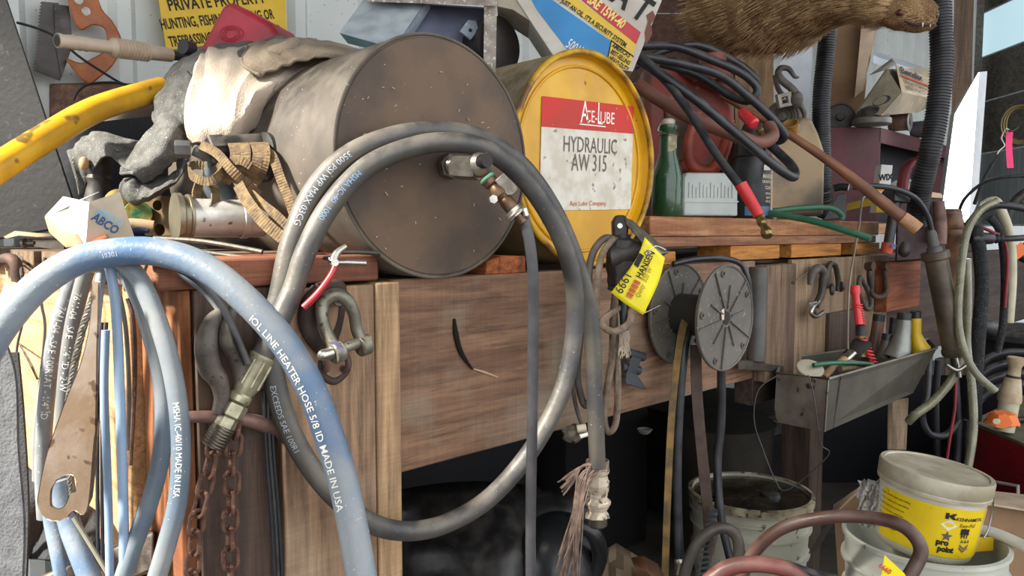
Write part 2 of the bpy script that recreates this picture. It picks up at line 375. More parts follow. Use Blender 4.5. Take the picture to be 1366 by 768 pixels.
for i, (a, b, lab) in enumerate(((648, 668, 'small orange wedge of wood under the yellow drum, nearest the grey drum'), (666, 702, 'orange split wooden wedge holding the yellow drum from rolling left'), (856, 902, 'orange wooden chock at the right of the yellow drum'))):
    x0, x1 = F(a, 350).x, F(b, 350).x
    g = G().hexa([(x0, .0, ZT), (x1, .0, ZT), (x1, .12, ZT), (x0, .12, ZT)], [(x0 + .004, .002, ZT + .02 + .01 * (i > 0)), (x1 - .002, .0, ZT + .028), (x1, .12, ZT + .028), (x0, .12, ZT + .02 + .01 * (i > 0))])
    one('wood_chock', g, MATS['block_wood'] if i == 2 else WOOD('chock_wood', 'b0602c', '7d3c1a', 'y', off=33), lab, 'chock', bevel=.002)

# ================================================================ drums
def drum(t, c, r, L, mb, mf, rim=.006, rec=.012):
    c = V(c); g = G().lathe(c, (0, 1, 0), [(r - .002, .004), (r, .012), (r, L * .33), (r + .004, L * .34), (r, L * .35), (r, L * .66), (r + .004, L * .67), (r, L * .68), (r, L - .004), (r - .02, L)], 96)
    bd = t.part('body', g, mb, sm=50)
    t.part('head', G().lathe(c, (0, 1, 0), [(r - .003, rec), (r - .003, rec + .004)], 96), mf, sm=30)
    gr = G(); p, f = torus(c + V((0, .004, 0)), (0, 1, 0), r - .001, rim, 120); gr.tube(p, rim, 10, 0, closed=True)
    return bd, gr
gc = V(F(586, 216, .03)); GR = .173; gc.z = ZT + GR + .001
dk_drum = M('dusty_steel', '655c50', '433c34', .7, .0, sc_=5, bump=.1, bs=60, speck='b8ad9a', sp=.72, ss=160, dust=.6)
dk_face = M('dusty_brown_steel', '66503c', '483a2f', .62, .0, sc_=9, bump=.15, bs=160, speck='a3957f', sp=.72, ss=200)
D1 = T('grey_drum', 'dusty dark grey steel drum lying on its side at the left', 'drum')
g = G().lathe(gc, (0, 1, 0), [(GR - .003, 0), (GR, .003), (GR, .58), (GR - .006, .60)], 96)
D1.part('body', g, dk_drum, sm=50)
D1.part('head', G().lathe(gc + V((0, -.0015, 0)), (0, 1, 0), [(GR - .006, 0), (GR - .004, .0025)], 96), dk_face, sm=30, label='brown dusty round end of the drum')
g = G(); p, _ = torus(gc, (0, 1, 0), GR - .001, .003, 120); g.tube(p, .0025, 8, 0, closed=True); D1.part('rim', g, dk_drum)
# straw specks
g = G()
for i in range(34):
    a = random.random() * 6.28; q = GR * math.sqrt(random.random()) * .93; c = gc + V((math.cos(a) * q, -.003, math.sin(a) * q)); b = random.random() * 6.28; l = random.uniform(.001, .006)
    g.tube([c, c + V((math.cos(b) * l, -.001, math.sin(b) * l))], .0006, 4, 0)
D1.part('chaff', g, M('chaff', 'c9bda3', bump=0), kind='stuff', label='bits of pale chaff stuck to the drum end')
# outlet fitting on the head
steel = M('worn_zinc', '8b857a', '6b655c', .38, .75, sc_=60, bump=.1)
brass = M('dull_brass', '7d6348', '5d4738', .4, .7, sc_=50)
fm = fr(597, 222, 1.03, yaw=-30)
FW0 = F(596, 222, .032)
hexn = lambda c, ax, r, h, g=None: (g or G()).lathe(c, ax, [(r * .93, 0), (r, h * .12), (r, h * .88), (r * .93, h)], 6)
n_ = V((0, -1, 0))
nut = D1.part('outlet_nut', hexn(FW0, n_, .019, .012), steel, sm=20, label='hexagonal steel nut on the drum outlet')
c = FW0 + n_ * .012
g = G().cyl(c, c + n_ * .012, .012, n=20)
for i in range(4): ring(g, c + n_ * (.002 + .003 * i), n_, .012, .0012)
D1.part('nipple', g, M('bright_zinc', 'b8b4aa', '96928a', .25, .9), sm=40)
e0 = P(608, 226, .985); e1 = P(640, 228, .965); e2 = P(652, 222, .962)
g = G(); hexn(P(606, 223, .985), e1 - e0, .0155, (e1 - e0).length, g); g.sph(P(640, 220, .965), .0165, 8, 6)
D1.part('elbow', g, steel, sm=30, label='blocky steel elbow')
D1.part('elbow_mouth', G().cyl(P(642, 216, .955), P(650, 214, .945), .009, n=16), M('dark_hole', '1c1410', bump=0))
vt = [P(648, 236, .955), P(662, 254, .95), P(680, 272, .95), P(692, 288, .95)]
ax = (vt[3] - vt[0]).normalized()
g = G(); g.lathe(vt[0], ax, [(.007, 0), (.010, .003), (.010, .012), (.0075, .014), (.012, .022), (.012, .030), (.008, .036), (.0095, .04), (.0095, .055), (.007, .06), (.007, .075)], 20)
vb = D1.part('valve_body', g, brass, sm=30, label='small bronze drain valve')
D1.part('packing', ring(G(), P(650, 238, .95), ax, .0085, .0022), M('green_tape', '5f9277', bump=0), label='pale green thread tape')
g = G(); hexn(P(656, 266, .945), V(RT) * -.5 + n_, .006, .010, g); D1.part('valve_screw', g, M('bright_zinc', ''), sm=20)
lv = [P(672, 236, .945), P(690, 258, .945)]
g = G(fr(676, 247, .945, roll=-48)); g.prism([(-15, -8), (10, -9), (15, -3), (15, 5), (10, 9), (-15, 8)], -1.5, 1.5); D1.part('valve_handle', g, steel, bevel=.001)
g = G(); p, _ = torus(P(688, 285, .95), ax, .011, .003); g.tube(p, .0025, 8, 0, closed=True); g.ribbon(torus(P(687, 284, .95), ax, .0115, 0)[0], ax, .010, .0015, 0 or 1, closed=True)
g.cyl(P(699, 278, .945), P(702, 288, .945), .004); D1.part('hose_clamp', g, M('bright_zinc', ''), label='bright worm-drive hose clamp')
# flange on the left side of the body
fc = P(381, 212, 1.13)
nf = (V((fc.x, 0, fc.z)) - V((gc.x, 0, gc.z))).normalized(); fc = V((gc.x, fc.y, gc.z)) + nf * (GR + .001)
black = M('black_iron', '242220', '34312d', .55, .3, sc_=30, bump=.15, dust=.5)
fl = D1.part('side_flange', G().lathe(fc - nf * .003, nf, [(.036, 0), (.036, .006), (.030, .009)], 32), black, label='round black flange on the drum side')
D1.part('side_plug', hexn(fc + nf * .005, nf, .019, .02), black, under=fl, sm=20)
D1.done()

# yellow drum
yc = V((F(787, 217).x, .0, ZT + .195)); yc = V(F(786, 219, -.01)); YR = .193; yc.z = ZT + YR + .007
yel = M('yellow_paint', 'd9a414', 'c48f0e', .38, sc_=10, bump=.08, bs=40, speck='4f3a17', sp=.70, ss=34, dust=.25)
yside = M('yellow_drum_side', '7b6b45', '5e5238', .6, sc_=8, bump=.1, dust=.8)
D2 = T('yellow_drum', 'yellow steel drum lying on its side with a red and white label', 'drum')
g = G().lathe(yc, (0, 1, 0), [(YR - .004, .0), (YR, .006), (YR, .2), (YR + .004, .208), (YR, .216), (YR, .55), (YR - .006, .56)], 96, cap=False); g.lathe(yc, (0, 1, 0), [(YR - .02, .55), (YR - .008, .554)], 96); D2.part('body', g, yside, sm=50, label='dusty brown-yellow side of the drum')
g = G().lathe(yc, (0, 1, 0), [(YR - .004, .002), (YR - .010, .016)], 96, cap=False); g.lathe(yc, (0, 1, 0), [(YR - .010, .016), (YR - .02, .015)], 96); D2.part('head', g, yel, sm=30)
g = G(); p, _ = torus(yc, (0, 1, 0), YR - .002, .005, 120); g.tube(p, .0055, 10, 0, closed=True); D2.part('rim', g, M('worn_yellow_rim', 'c99a1c', '6b4b1c', .5, sc_=22, bump=.15))
g = G(); p, _ = torus(yc + V((0, .014, 0)), (0, 1, 0), YR - .026, .003, 100); g.tube(p, .003, 8, 0, closed=True); D2.part('pressed_ring', g, yel)
hy = yc.y + .0135
def FY(px, py, o=.0): r = ray(px, py); return CAM + r * ((hy - o - CAM.y) / r.y)
lab = [FY(719, 281), FY(841, 279), FY(845, 142), FY(723, 128)]
def lm(u, v, o=.001):
    a = lab[0].lerp(lab[1], u); b = lab[3].lerp(lab[2], u); q = a.lerp(b, v); q.y = hy - o; return q
lb = D2.part('paper_label', G().add([lm(0, 0, .0006), lm(1, 0, .0006), lm(1, 1, .0006), lm(0, 1, .0006)], [(0, 1, 2, 3)]), M('label_paper', 'd9d3c6', 'c7bfae', .8, sc_=40, bump=.05, speck='8f867a', sp=.66, ss=60), sm=0, label='white paper label with a red top band')
D2.part('label_band', G().add([lm(0, .735, .001), lm(1, .735, .001), lm(1, 1, .001), lm(0, 1, .001)], [(0, 1, 2, 3)]), M('label_red', 'c8332b', 'b43a30', .7, bump=.05, speck='d9b8b0', sp=.7, ss=90), under=lb, sm=0)
g = G(); asp = (lab[3] - lab[0]).length / (lab[1] - lab[0]).length
def tx(t, u, v, size, bold=0, wx=1, al='c'):
    return lambda g: g.text(t, 0, 0, size, bold=bold, wx=wx, al=al, M=lambda p: lm(u + p[0], v + p[1] / asp, .0016))
for t, u, v, s_, wx in (('A', .435, .80, .22, .62), ('CE-', .505, .81, .12, .72), ('L', .60, .80, .22, .6), ('UBE', .685, .81, .12, .8)): tx(t, u, v, s_, .0, wx)(g)
g.add([lm(.38, .78, .0016), lm(.67, .775, .0016), lm(.67, .785, .0016), lm(.38, .79, .0016)], [(0, 1, 2, 3)])
D2.part('lettering', g, M('white_ink', 'efeae0', rough=.8, bump=0), under=lb, sm=0, label='white lettering on the red band')
g = G(); tx('HYDRAULIC', .51, .53, .155, 0, .70)(g); tx('AW 315', .50, .36, .17, 0, .66)(g)
D2.part('lettering', g, M('grey_ink', '6b625c', rough=.8, bump=0), under=lb, sm=0, label='grey lettering HYDRAULIC AW 315')
g = G(); tx('Ace Lube Company', .5, .04, .05, 0, 1)(g); D2.part('lettering', g, M('orange_ink', 'c46a3a', rough=.8, bump=0), under=lb, sm=0, label='faded orange small print')
D2.done()

# ================================================================ big hoses
rub = M('grey_rubber_hose', '3d3d3e', '55514a', .46, sc_=14, bump=.12, bs=160, speck='a9a193', sp=.72, ss=260, dust=.5)
white_ink = MATS['white_ink']
def hose(name, path, r, mat, label, cat='hose', n=16, cn=10, group=None, **k):
    return one(name, G().tube(path, r, n, cn, **k), mat, label, cat, group)
def cd_(x): return .912 + .2 * (x - 365) / 410
cpx = [(345, 487, -.012), (360, 452, -.012), (390, 388, -.008), (408, 335, -.01), (440, 275, -.012), (490, 222, -.014), (550, 196, -.02), (600, 190, -.035), (650, 200, -.035), (700, 240, -.03), (740, 300, -.02), (762, 360, -.01), (767, 430, 0), (752, 515, 0), (712, 595, 0), (655, 662, 0), (595, 698, 0), (540, 708, -.01), (490, 695, -.02), (440, 655, -.02), (400, 600, -.01), (376, 545, -.005), (364, 490, 0), (362, 440, .005), (374, 390, .005), (388, 325, .006), (415, 260, .006), (460, 210, .003), (520, 183, .001), (580, 175, .002), (640, 184, .006), (695, 220, .012), (740, 283, .02), (772, 360, .03), (788, 430, .04), (793, 520, .05), (797, 622, .06)]
coil = [P(x, y, cd_(x) + o) for x, y, o in cpx]
HC = T('coiled_hose', 'thick dusty grey rubber hose coiled over the grey drum', 'hose')
HC.part('hose_body', G().tube(coil, .0134, 18, 10), rub)
g = on_tube(coil, .0134, .12, 'MSHA IC-40  1.00 ID', .010, ang=.2); g2 = on_tube(coil[24:], .0134, .02, 'EXCEEDS SAE 100R1', .010); g3 = on_tube(coil[24:][::-1], .0134, 1.0, '3500 PSI WP MAX 03CG', .010)
HC.part('lettering', on_tube(coil[22:29][::-1], .0134, .06, '3500 PSI WP MAX 03CG', .011), M('pale_print', 'a9b3bd', bump=0), label='pale printed lettering 3500 PSI WP MAX 03CG')
HC.part('lettering', on_tube(coil[0:7][::-1], .0134, .08, 'MSHA IC-40  1000', .010), M('blue_print', '6f8fb5', bump=0), label='faint blue printed lettering')
HC.part('lettering', on_tube(coil[17:23][::-1], .0134, .02, 'EXCEEDS SAE 100R1', .010, ang=-.3), M('pale_print', ''), label='pale printed lettering EXCEEDS SAE')
# crimp fitting at the end near the corner
zinc = M('plated_fitting', 'b9b394', '9a957c', .32, .6, sc_=70, bump=.12, speck='6b6650', sp=.66, ss=200)
a = P(351, 474, .895); b = P(283, 596, .86); ax = (b - a).normalized(); L = (b - a).length
prof = [(.0155, 0), (.0165, .001), (.0165, .004), (.0155, .006), (.0155, L * .34), (.0125, L * .42), (.014, L * .44), (.014, L * .50), (.010, L * .53)]
f1 = HC.part('crimp_collar', G().lathe(a, ax, prof, 28), zinc, sm=30, label='plated crimp collar')
g = G()
bsA = ax.orthogonal().normalized(); bsB = ax.cross(bsA)
for k in range(8):
    q = bsA * math.cos(k * .785) + bsB * math.sin(k * .785); c = a + q * .0155
    g.tube([c + ax * .008, c + ax * L * .33], .0018, 6, 0)
HC.part('crimp_rib', g, zinc, under=f1, sm=30)
HC.part('hex_nut', hexn(a + ax * L * .53, ax, .0155, L * .14), zinc, sm=20)
HC.part('hex_nut', hexn(a + ax * L * .67, ax, .013, L * .12), zinc, sm=20)
g = G().cyl(a + ax * L * .78, b, .0135, .0125, 24)
for k in range(7): ring(g, a + ax * L * (.80 + .03 * k), ax, .0130, .0012)
HC.part('threaded_end', g, M('thread_steel', '8a8274', '6c6458', .35, .8), sm=40)
# taped lower end with frayed yarn
tape = M('masking_tape', 'a99a86', 'c2b49f', .7, sc_=60, bump=.5, bs=60, speck='6a5c4c', sp=.6, ss=80)
tp = P(797, 618, 1.205); bt = P(797, 702, 1.205); ax = (bt - tp).normalized(); L = (bt - tp).length
g = G(); pr = []
for i in range(25):
    u = i / 24; pr.append((.0185 + .0022 * math.sin(u * 19) + random.uniform(-.0015, .0015), u * L * .84))
g.lathe(tp, ax, pr, 14)
for v in g.v: v += V([random.uniform(-.0012, .0012) for _ in range(3)])
HC.part('tape_wrap', g, tape, sm=25, label='crumpled pale tape wrapped round the hose end')
HC.part('metal_stub', G().lathe(tp, ax, [(.016, L * .8), (.016, L * .97), (.013, L)], 20), M('stub_steel', '5a534b', '7d756a', .4, .6))
yarn = M('frayed_yarn', '8a7567', '6b584d', .9, sc_=80, bump=.1)
g = G()
for i in range(42):
    x0 = 797 + random.uniform(-14, 12); e = (random.uniform(742, 772), random.uniform(735, 790)) if i < 30 else (random.uniform(742, 756), random.uniform(640, 662))
    mid = (random.uniform(768, 785), random.uniform(628, 660)) if i < 30 else (775, 622)
    g.tube([P(x0, 616 + random.uniform(0, 8), 1.18), P(mid[0], mid[1], 1.17), P((mid[0] + e[0]) / 2 + random.uniform(-3, 3), (mid[1] + e[1]) / 2, 1.17), P(e[0], e[1], 1.17 + random.uniform(-.01, .01))], .0012, 4, 5)
for i in range(5): ring(g, tp + ax * (.003 * i - .004), ax, .0175, .0018, 20)
HC.part('frayed_yarn', g, yarn, kind='stuff', label='brown frayed yarn tied round the hose end')
HC.done()

blue = M('blue_grey_hose', '4f6a88', '8b9296', .42, sc_=7, bump=.16, bs=150, speck='c3c8cc', sp=.70, ss=330, dust=.55)
arch = pth([(-60, 560, .74), (-22, 478, .74), (5, 432, .74), (48, 383, .75), (98, 350, .76), (150, 337, .77), (210, 336, .775), (270, 355, .77), (325, 397, .76), (378, 455, .75), (416, 520, .74), (442, 590, .73), (462, 660, .72), (482, 768, .70), (492, 840, .69)])
A = T('arched_hose', 'thick blue-grey braided hose arching over the left corner of the bench', 'hose')
A.part('hose_body', G().tube(arch, .0148, 20, 10), blue)
A.part('lettering', on_tube(arch[7:], .0148, .08, 'IOL LINE HEATER HOSE 5/8 ID MADE IN USA', .011, ang=-.62, bold=.01), white_ink, label='white printed lettering HEATER HOSE 5/8 ID MADE IN USA')
A.part('lettering', on_tube(arch[4:], .0148, .03, '10301', .007, ang=-.1), M('pale_print', ''))
g = G()
for k in range(2):
    for s0 in range(10):
        pass
A.done()
ghose = M('grey_blue_hose', '5c6b78', '8a8d8c', .42, sc_=8, bump=.1, speck='b9bfc2', sp=.71, ss=300, dust=.4)
h1 = pth([(112, 352, .80), (128, 341, .795), (152, 343, .79), (184, 370, .785), (211, 430, .78), (231, 500, .775), (241, 580, .77), (238, 660, .765), (224, 720, .76), (200, 800, .755)])
h2 = pth([(122, 352, .82), (150, 350, .815), (178, 380, .81), (200, 440, .81), (217, 520, .81), (216, 600, .805), (200, 668, .80), (176, 735, .795), (155, 800, .79)])
t = T('slim_hose', 'slim blue-grey hose hung on a nail, the one with white lettering', 'hose'); t.part('hose_body', G().tube(h1, .0098, 16, 10), ghose)
t.part('lettering', on_tube(h1[4:], .0098, .085, 'MSHA IC-40/10 MADE IN USA', .0085, ang=-.2, wx=.9), white_ink, label='white printed lettering MSHA IC-40/10 MADE IN USA'); t.done()
hose('slim_hose', h2, .0095, ghose, 'slim blue-grey hose hanging just behind the lettered one at the bench end')
# ================================================================ things hung at the bench end (left)
iron = M('rusty_iron', '5a4338', '3d2f2a', .7, .25, sc_=40, bump=.3, speck='8a5a3e', sp=.66)
dsteel = M('dark_worn_steel', '5c544b', '3f3a35', .5, .5, sc_=30, bump=.15, dust=.4)
nail_m = M('nail_steel', '857c70', '5f574d', .4, .7)
def nail(a, b, r, lab):
    a, b = V(a), V(b); g = G().cyl(a, b, r, n=8); g.cyl(b, b + (b - a).normalized() * r * .8, r * 2.3, n=12); return one('nail', g, nail_m, lab, 'nail')
nail(E(140, 352, -.004), P(114, 340, .80), .0024, 'big nail that carries the bundle of hoses at the bench end')
nail(E(62, 366, -.004), P(25, 345, 1.20), .0028, 'long nail standing out of the bench end at the far left')
small = M('small_grey_hose', '75787a', '8a8c8c', .5, sc_=30, bump=.1, speck='c9c9c5', sp=.66, ss=200)
e1 = pth([(128, 345, .86), (112, 352, .87), (94, 385, .88), (76, 440, .885), (66, 500, .89), (60, 560, .895), (57, 620, .90), (60, 690, .905)])
t = T('ribbed_grey_hose', 'grey hose of the nail bundle printed 1-04 SAE 100R1AT, furthest left', 'hose')
t.part('hose_body', G().tube(e1, .0092, 16, 10), small)
t.part('lettering', on_tube(e1[2:], .0092, .02, '7611-04 - SAE 100R1AT - 1/4" ID', .0105, ang=-.1), white_ink, label='white printed lettering SAE 100R1AT 1/4 ID'); t.done()
e2 = pth([(132, 348, .85), (118, 356, .855), (106, 395, .86), (96, 440, .865), (88, 500, .87), (84, 560, .875), (82, 640, .88)])
t = T('ribbed_grey_hose', 'second grey hose of the nail bundle printed SAE 1/4 ID, right of the first', 'hose')
t.part('hose_body', G().tube(e2, .0085, 16, 10), M('mid_grey_hose', '6b6c6c', '7d7c78', .5, bump=.1))
t.part('lettering', on_tube(e2[1:], .0085, .03, '7611-04   SAE   1/4" ID - 2-W', .010, ang=-.2), white_ink, label='white printed lettering 1/4 ID'); t.done()
hose('thin_grey_hose', pth([(131, 350, .87), (104, 370, .88), (84, 410, .89), (68, 470, .9), (52, 560, .91), (50, 640, .92)]), .006, M('pale_grey_hose', '8c8c88', '77756f', .5), 'thin pale grey hose leftmost in the nail bundle, behind the printed ones')
# wire rope: twisted strands
def wire_rope(name, path, r, mat, label, turns=60, strands=5, cat='cable'):
    pts = [V(p) for p in cr(path, 14)]; N = len(pts); t = T(name, label, cat)
    L = [0]
    for a, b in zip(pts, pts[1:]): L.append(L[-1] + (b - a).length)
    for s_ in range(strands):
        out = []
        for i, p in enumerate(pts):
            tg = (pts[min(i + 1, N - 1)] - pts[max(i - 1, 0)]).normalized(); nn = FH - tg * FH.dot(tg); nn.normalize(); bb = tg.cross(nn)
            a = L[i] * turns + s_ * 6.283 / strands; out.append(p + (nn * math.cos(a) + bb * math.sin(a)) * r * .55)
        t.part('strand', G().tube(out, r * .5, 6, 0), mat)
    return t.done()
wire_rope('wire_rope', pth([(138, 353, .83), (126, 392, .83), (110, 440, .835), (97, 500, .84), (90, 560, .85), (92, 620, .86), (100, 680, .87), (108, 740, .88)]), .0042, M('rope_wire', '8a857c', '6a645a', .4, .6), 'twisted steel wire rope hanging from the nail behind the flat wrench', turns=260)
hose('white_tubing', pth([(137, 354, .82), (131, 395, .82), (127, 440, .82), (124, 500, .825), (120, 560, .83)]), .0052, M('pale_blue_tube', 'a9b3bd', '9aa6b2', .4), 'pale bluish tube hanging between the wire rope and the blue line', 'tube')
bl = M('light_blue_line', '8098b5', '8fa5bd', .38, bump=.05)
hose('blue_line', pth([(146, 355, .79), (153, 395, .79), (157, 450, .79), (160, 530, .79), (163, 620, .79), (165, 700, .79), (166, 800, .79)]), .0051, bl, 'straight light blue tube hanging from the nail, the right one', 'tube')
hose('blue_line', pth([(141, 440, .82), (139, 520, .82), (142, 600, .82), (145, 690, .82), (147, 800, .82)]), .0044, bl, 'straight light blue tube left of its twin, partly behind the flat wrench', 'tube')
for i, (x, lab) in enumerate(((130, 'black cord hanging left of its twin below the flat wrench'), (136, 'black cord hanging right of its twin below the flat wrench'))):
    hose('black_lead', pth([(x + 6, 430, .86), (x + 1, 520, .86), (x, 640, .86), (x + 1, 745, .86)]), .0022, M('black_cord_m', '24262a', rough=.5, bump=0), lab, 'cord', n=8)
for i, (pp, lab) in enumerate((([(160, 395, .84), (168, 440, .84), (172, 520, .85), (170, 600, .85)], 'thin twisted grey cable at the left of the orange timber'), ([(170, 398, .86), (178, 430, .86), (180, 500, .87), (174, 620, .87)], 'thin brown cable lying against the orange timber'))):
    hose('thin_cable', pth(pp), .0026, MATS['nail_steel'] if i == 0 else iron, lab, 'cable', n=8)
hose('thin_cable', pth([(98, 690, .84), (120, 725, .84), (150, 775, .84)]), .0026, M('tan_cable', '8d8a78', '6f6c5c', .5), 'thin tan cable running down to the right below the flat wrench', 'cable', n=8)
hose('pale_blue_hose', pth([(66, 640, .90), (70, 690, .90), (80, 740, .89), (92, 800, .88)]), .0105, blue, 'pale blue hose at the bottom left, the left of two', 'hose')
hose('pale_blue_hose', pth([(78, 640, .87), (90, 690, .87), (108, 740, .86), (132, 800, .85)]), .0125, blue, 'pale blue hose at the bottom left, the right of two', 'hose')
# flat wrench plate with hooked opening
wm = M('heat_tinted_steel', '8d765e', 'a8988a', .28, .8, sc_=12, bump=.08, speck='6b5340', sp=.62, ss=50)
k = fr(100, 560, .755, yaw=-14)
def q(l, x0=100, y0=560): return [(x - x0, y0 - y) for x, y in l]
outer = q(cr([(139, 372), (131, 430), (116, 478), (97, 515), (77, 555), (52, 610), (36, 662), (33, 684), (42, 699), (60, 704), (78, 698), (92, 686), (108, 690), (118, 670), (127, 610), (134, 560), (138, 510), (141, 460), (145, 420), (148, 372)], 4))
hole = q(cr([(54, 678), (56, 660), (66, 645), (80, 638), (94, 637), (99, 645), (97, 658), (88, 664), (78, 680), (66, 686), (56, 684)], 3, True))
g = G(k).prism(outer, -1.2, 1.2, holes=[hole])
t = T('flat_wrench', 'large flat steel wrench plate with a hooked opening hanging over the hoses', 'wrench')
t.part('plate', g, wm, sm=30, bevel=.0012)
t.part('jaw_plate', G(k).prism(q([(134, 560), (127, 612), (117, 668), (104, 692), (94, 684), (99, 655), (100, 636), (112, 600), (124, 560)]), -8, -4), M('worn_jaw', '7a6a58', '5f5143', .45, .5, sc_=30, bump=.3), bevel=.001, label='rough second plate behind the edge'); t.done()
# galvanised plate and strap
one('sheet_strip', G().hexa([E(66, 430, .008), E(27, 430, .008), E(22, 600, .008), E(56, 640, .008)], [E(66, 430, .012), E(27, 430, .012), E(22, 600, .012), E(56, 640, .012)]), M('galvanised', '8e9498', '777e84', .45, .5, sc_=50, bump=.1), 'grey galvanised sheet strip standing on the bench end behind the hoses', 'sheet metal')
web = M('grey_webbing', '5c5d5f', '4a4b4e', .85, sc_=60, bump=.5, bs=300)
g = G().ribbon(pth([(-22, 440, .86), (0, 500, .86), (4, 600, .85), (12, 700, .84), (8, 800, .83)]), RT, .036, .004); one('webbing_strap', g, web, 'wide grey woven strap hanging down the left edge', 'strap')
g = G().ribbon(pth([(14, 470, .93), (22, 560, .93), (28, 680, .92), (24, 800, .91)]), RT, .020, .004); one('webbing_strap', g, M('dark_webbing', '3b3c3e', '2c2d30', .85, bump=.4, bs=300), 'narrow dark woven strap beside the wide grey one', 'strap')
mat_ = M('black_fabric', '35363a', '27282b', .9, sc_=30, bump=.5, bs=260)
rows = []
for i in range(14):
    u = i / 13; rows.append([P(18 + 110 * v_ / 12 + 4 * math.sin(u * 5), 612 + 130 * u + 10 * v_ / 12 + 60 * (v_ / 12) * (1 - u), 1.02 - .1 * u + .008 * math.sin(v_ * 1.3 + u * 4)) for v_ in range(13)])
t = T('black_fabric_bag', 'black woven fabric bag hanging under the bench end, with a line of stitching', 'bag'); t.part('fabric', G().grid(rows), mat_, solid=.004)
g = G()
for i in range(9): g.cyl(P(84 + i * 2.3, 737 - i * .9, .905), P(85.4 + i * 2.3, 736.5 - i * .9, .905), .0006, n=5)
t.part('stitching', g, white_ink, label='short line of white stitches'); t.done()
t = T('scrap_timber', 'short grey timber offcut lying low at the bottom left under the hoses', 'timber')
t.part('block', G().hexa([P(40, 775, .88), P(205, 710, .88), P(205, 760, .88), P(40, 830, .88)], [P(60, 765, .95), P(205, 705, .95), P(205, 745, .95), P(60, 820, .95)]), WOOD('grey_timber', '7d6f63', '5c5148', 'x', off=44), bevel=.003); t.done()
# brown clevis and cream tool at far left
g = G().tube(pth([(-10, 355, 1.12), (8, 345, 1.11), (20, 350, 1.10), (24, 372, 1.10), (25, 395, 1.10)]), .0085, 12, 8)
t = T('grease_fitting_tool', 'old tool with a brown bent handle and cream grip hanging at the far left edge', 'tool')
t.part('handle', g, iron); t.part('grip', G().tube(pth([(22, 380, 1.08), (8, 420, 1.08), (-4, 450, 1.08)]), [.014, .015, .012], 14, 6), M('cream_plastic', 'cfc6b0', 'b8ae98', .5), label='cream plastic grip')
t.part('shaft', G().tube(pth([(-3, 448, 1.08), (-14, 500, 1.08)]), .012, 12, 4), iron); t.done()
hose('loose_wire', [E(34, 352, -.005)] + pth([(28, 360, 1.05), (33, 390, 1.05), (30, 430, 1.04), (22, 470, 1.04), (18, 560, 1.03)]), .0017, M('wire_dark', '4a4744', .5), 'thin dark wire drooping beside the long nail', 'wire', n=6)
hose('loose_wire', pth([(50, 505, .98), (38, 480, .99)]) + [E(24, 455, -.004)], .0017, nail_m, 'short bright wire poking out over the galvanised strip', 'wire', n=6)
hose('loose_wire', [E(60, 345, -.005)] + pth([(58, 350, 1.0), (55, 400, 1.0), (60, 440, 1.0), (52, 520, .99)]), .0019, MATS['wire_dark'], 'thin dark wire hanging from the arched hose', 'wire', n=6)
# red screwdriver-like stick behind hoses
one('red_stick', G().tube(pth([(79, 464, .92), (75, 500, .92), (72, 520, .92)]), .0036, 10, 4), M('red_plastic', 'b8322e', 'a52a28', .4), 'small red rod showing between the two printed grey hoses', 'rod')

# ================================================================ corner front: black cable bundle, hooks, chains, shackles, pliers
blkc = M('black_cable', '3a3c3f', '2a2b2e', .42, sc_=40, bump=.08, dust=.4)
hose('black_cable', pth([(190, 346, .83), (225, 352, .835), (262, 372, .85), (292, 402, .86), (312, 440, .865), (330, 486, .865)]), .0046, blkc, 'black cable curving from the hose bundle down behind the plated fitting', 'cable')
hose('slim_blue_hose', pth([(160, 352, .85), (200, 350, .85), (240, 366, .855), (275, 392, .862), (300, 425, .868)]), .0034, ghose, 'thin blue tube running beside the black cable over the corner', 'tube')
t = T('flat_cable', 'flat three-strand black cable hanging down the corner post behind the fitting', 'cable')
for i in range(3): t.part('strand', G().tube([F(352 + i * 5, 520, .022), F(355 + i * 5, 600, .022), F(362 + i * 5, 690, .022), F(368 + i * 5, 800, .022)], .0022, 8, 6), MATS['black_cord_m'] if i != 1 else blkc)
t.done()
forged = M('forged_steel', '6a6259', '4d4640', .55, .35, sc_=30, bump=.2, bs=60, speck='3b332d', sp=.64, dust=.35)
def hook_path(pts, o): return [F(x, y, o) for x, y in pts]
g = G().tube(hook_path([(296, 415), (281, 432), (275, 462), (280, 490), (292, 508), (296, 530), (290, 552)], .03), [.006, .010, .013, .013, .011, .009, .007], 14, 8)
one('grab_hook', g, forged, 'thick grey forged hook on the dark corner board, the left of two', 'hook')
g = G().tube(hook_path([(312, 412), (304, 430), (304, 455), (315, 475), (322, 500), (318, 528), (308, 548)], .032), [.006, .009, .011, .011, .010, .009, .007], 14, 8)
one('grab_hook', g, forged, 'thick grey forged hook nearer the arched hose, the right of two', 'hook')
g = G().tube([F(252, 556, .012), F(285, 556, .02), F(330, 560, .02), F(378, 574, .016)], [.007, .0075, .0085, .012], 12, 6); g.sph(F(381, 575, .014), .015)
one('hanger_pin', g, M('galled_iron', '7d5f55', '5e463e', .6, .2, sc_=30, bump=.3), 'rusty pin lying crosswise on the corner board, holding the two chains', 'pin')
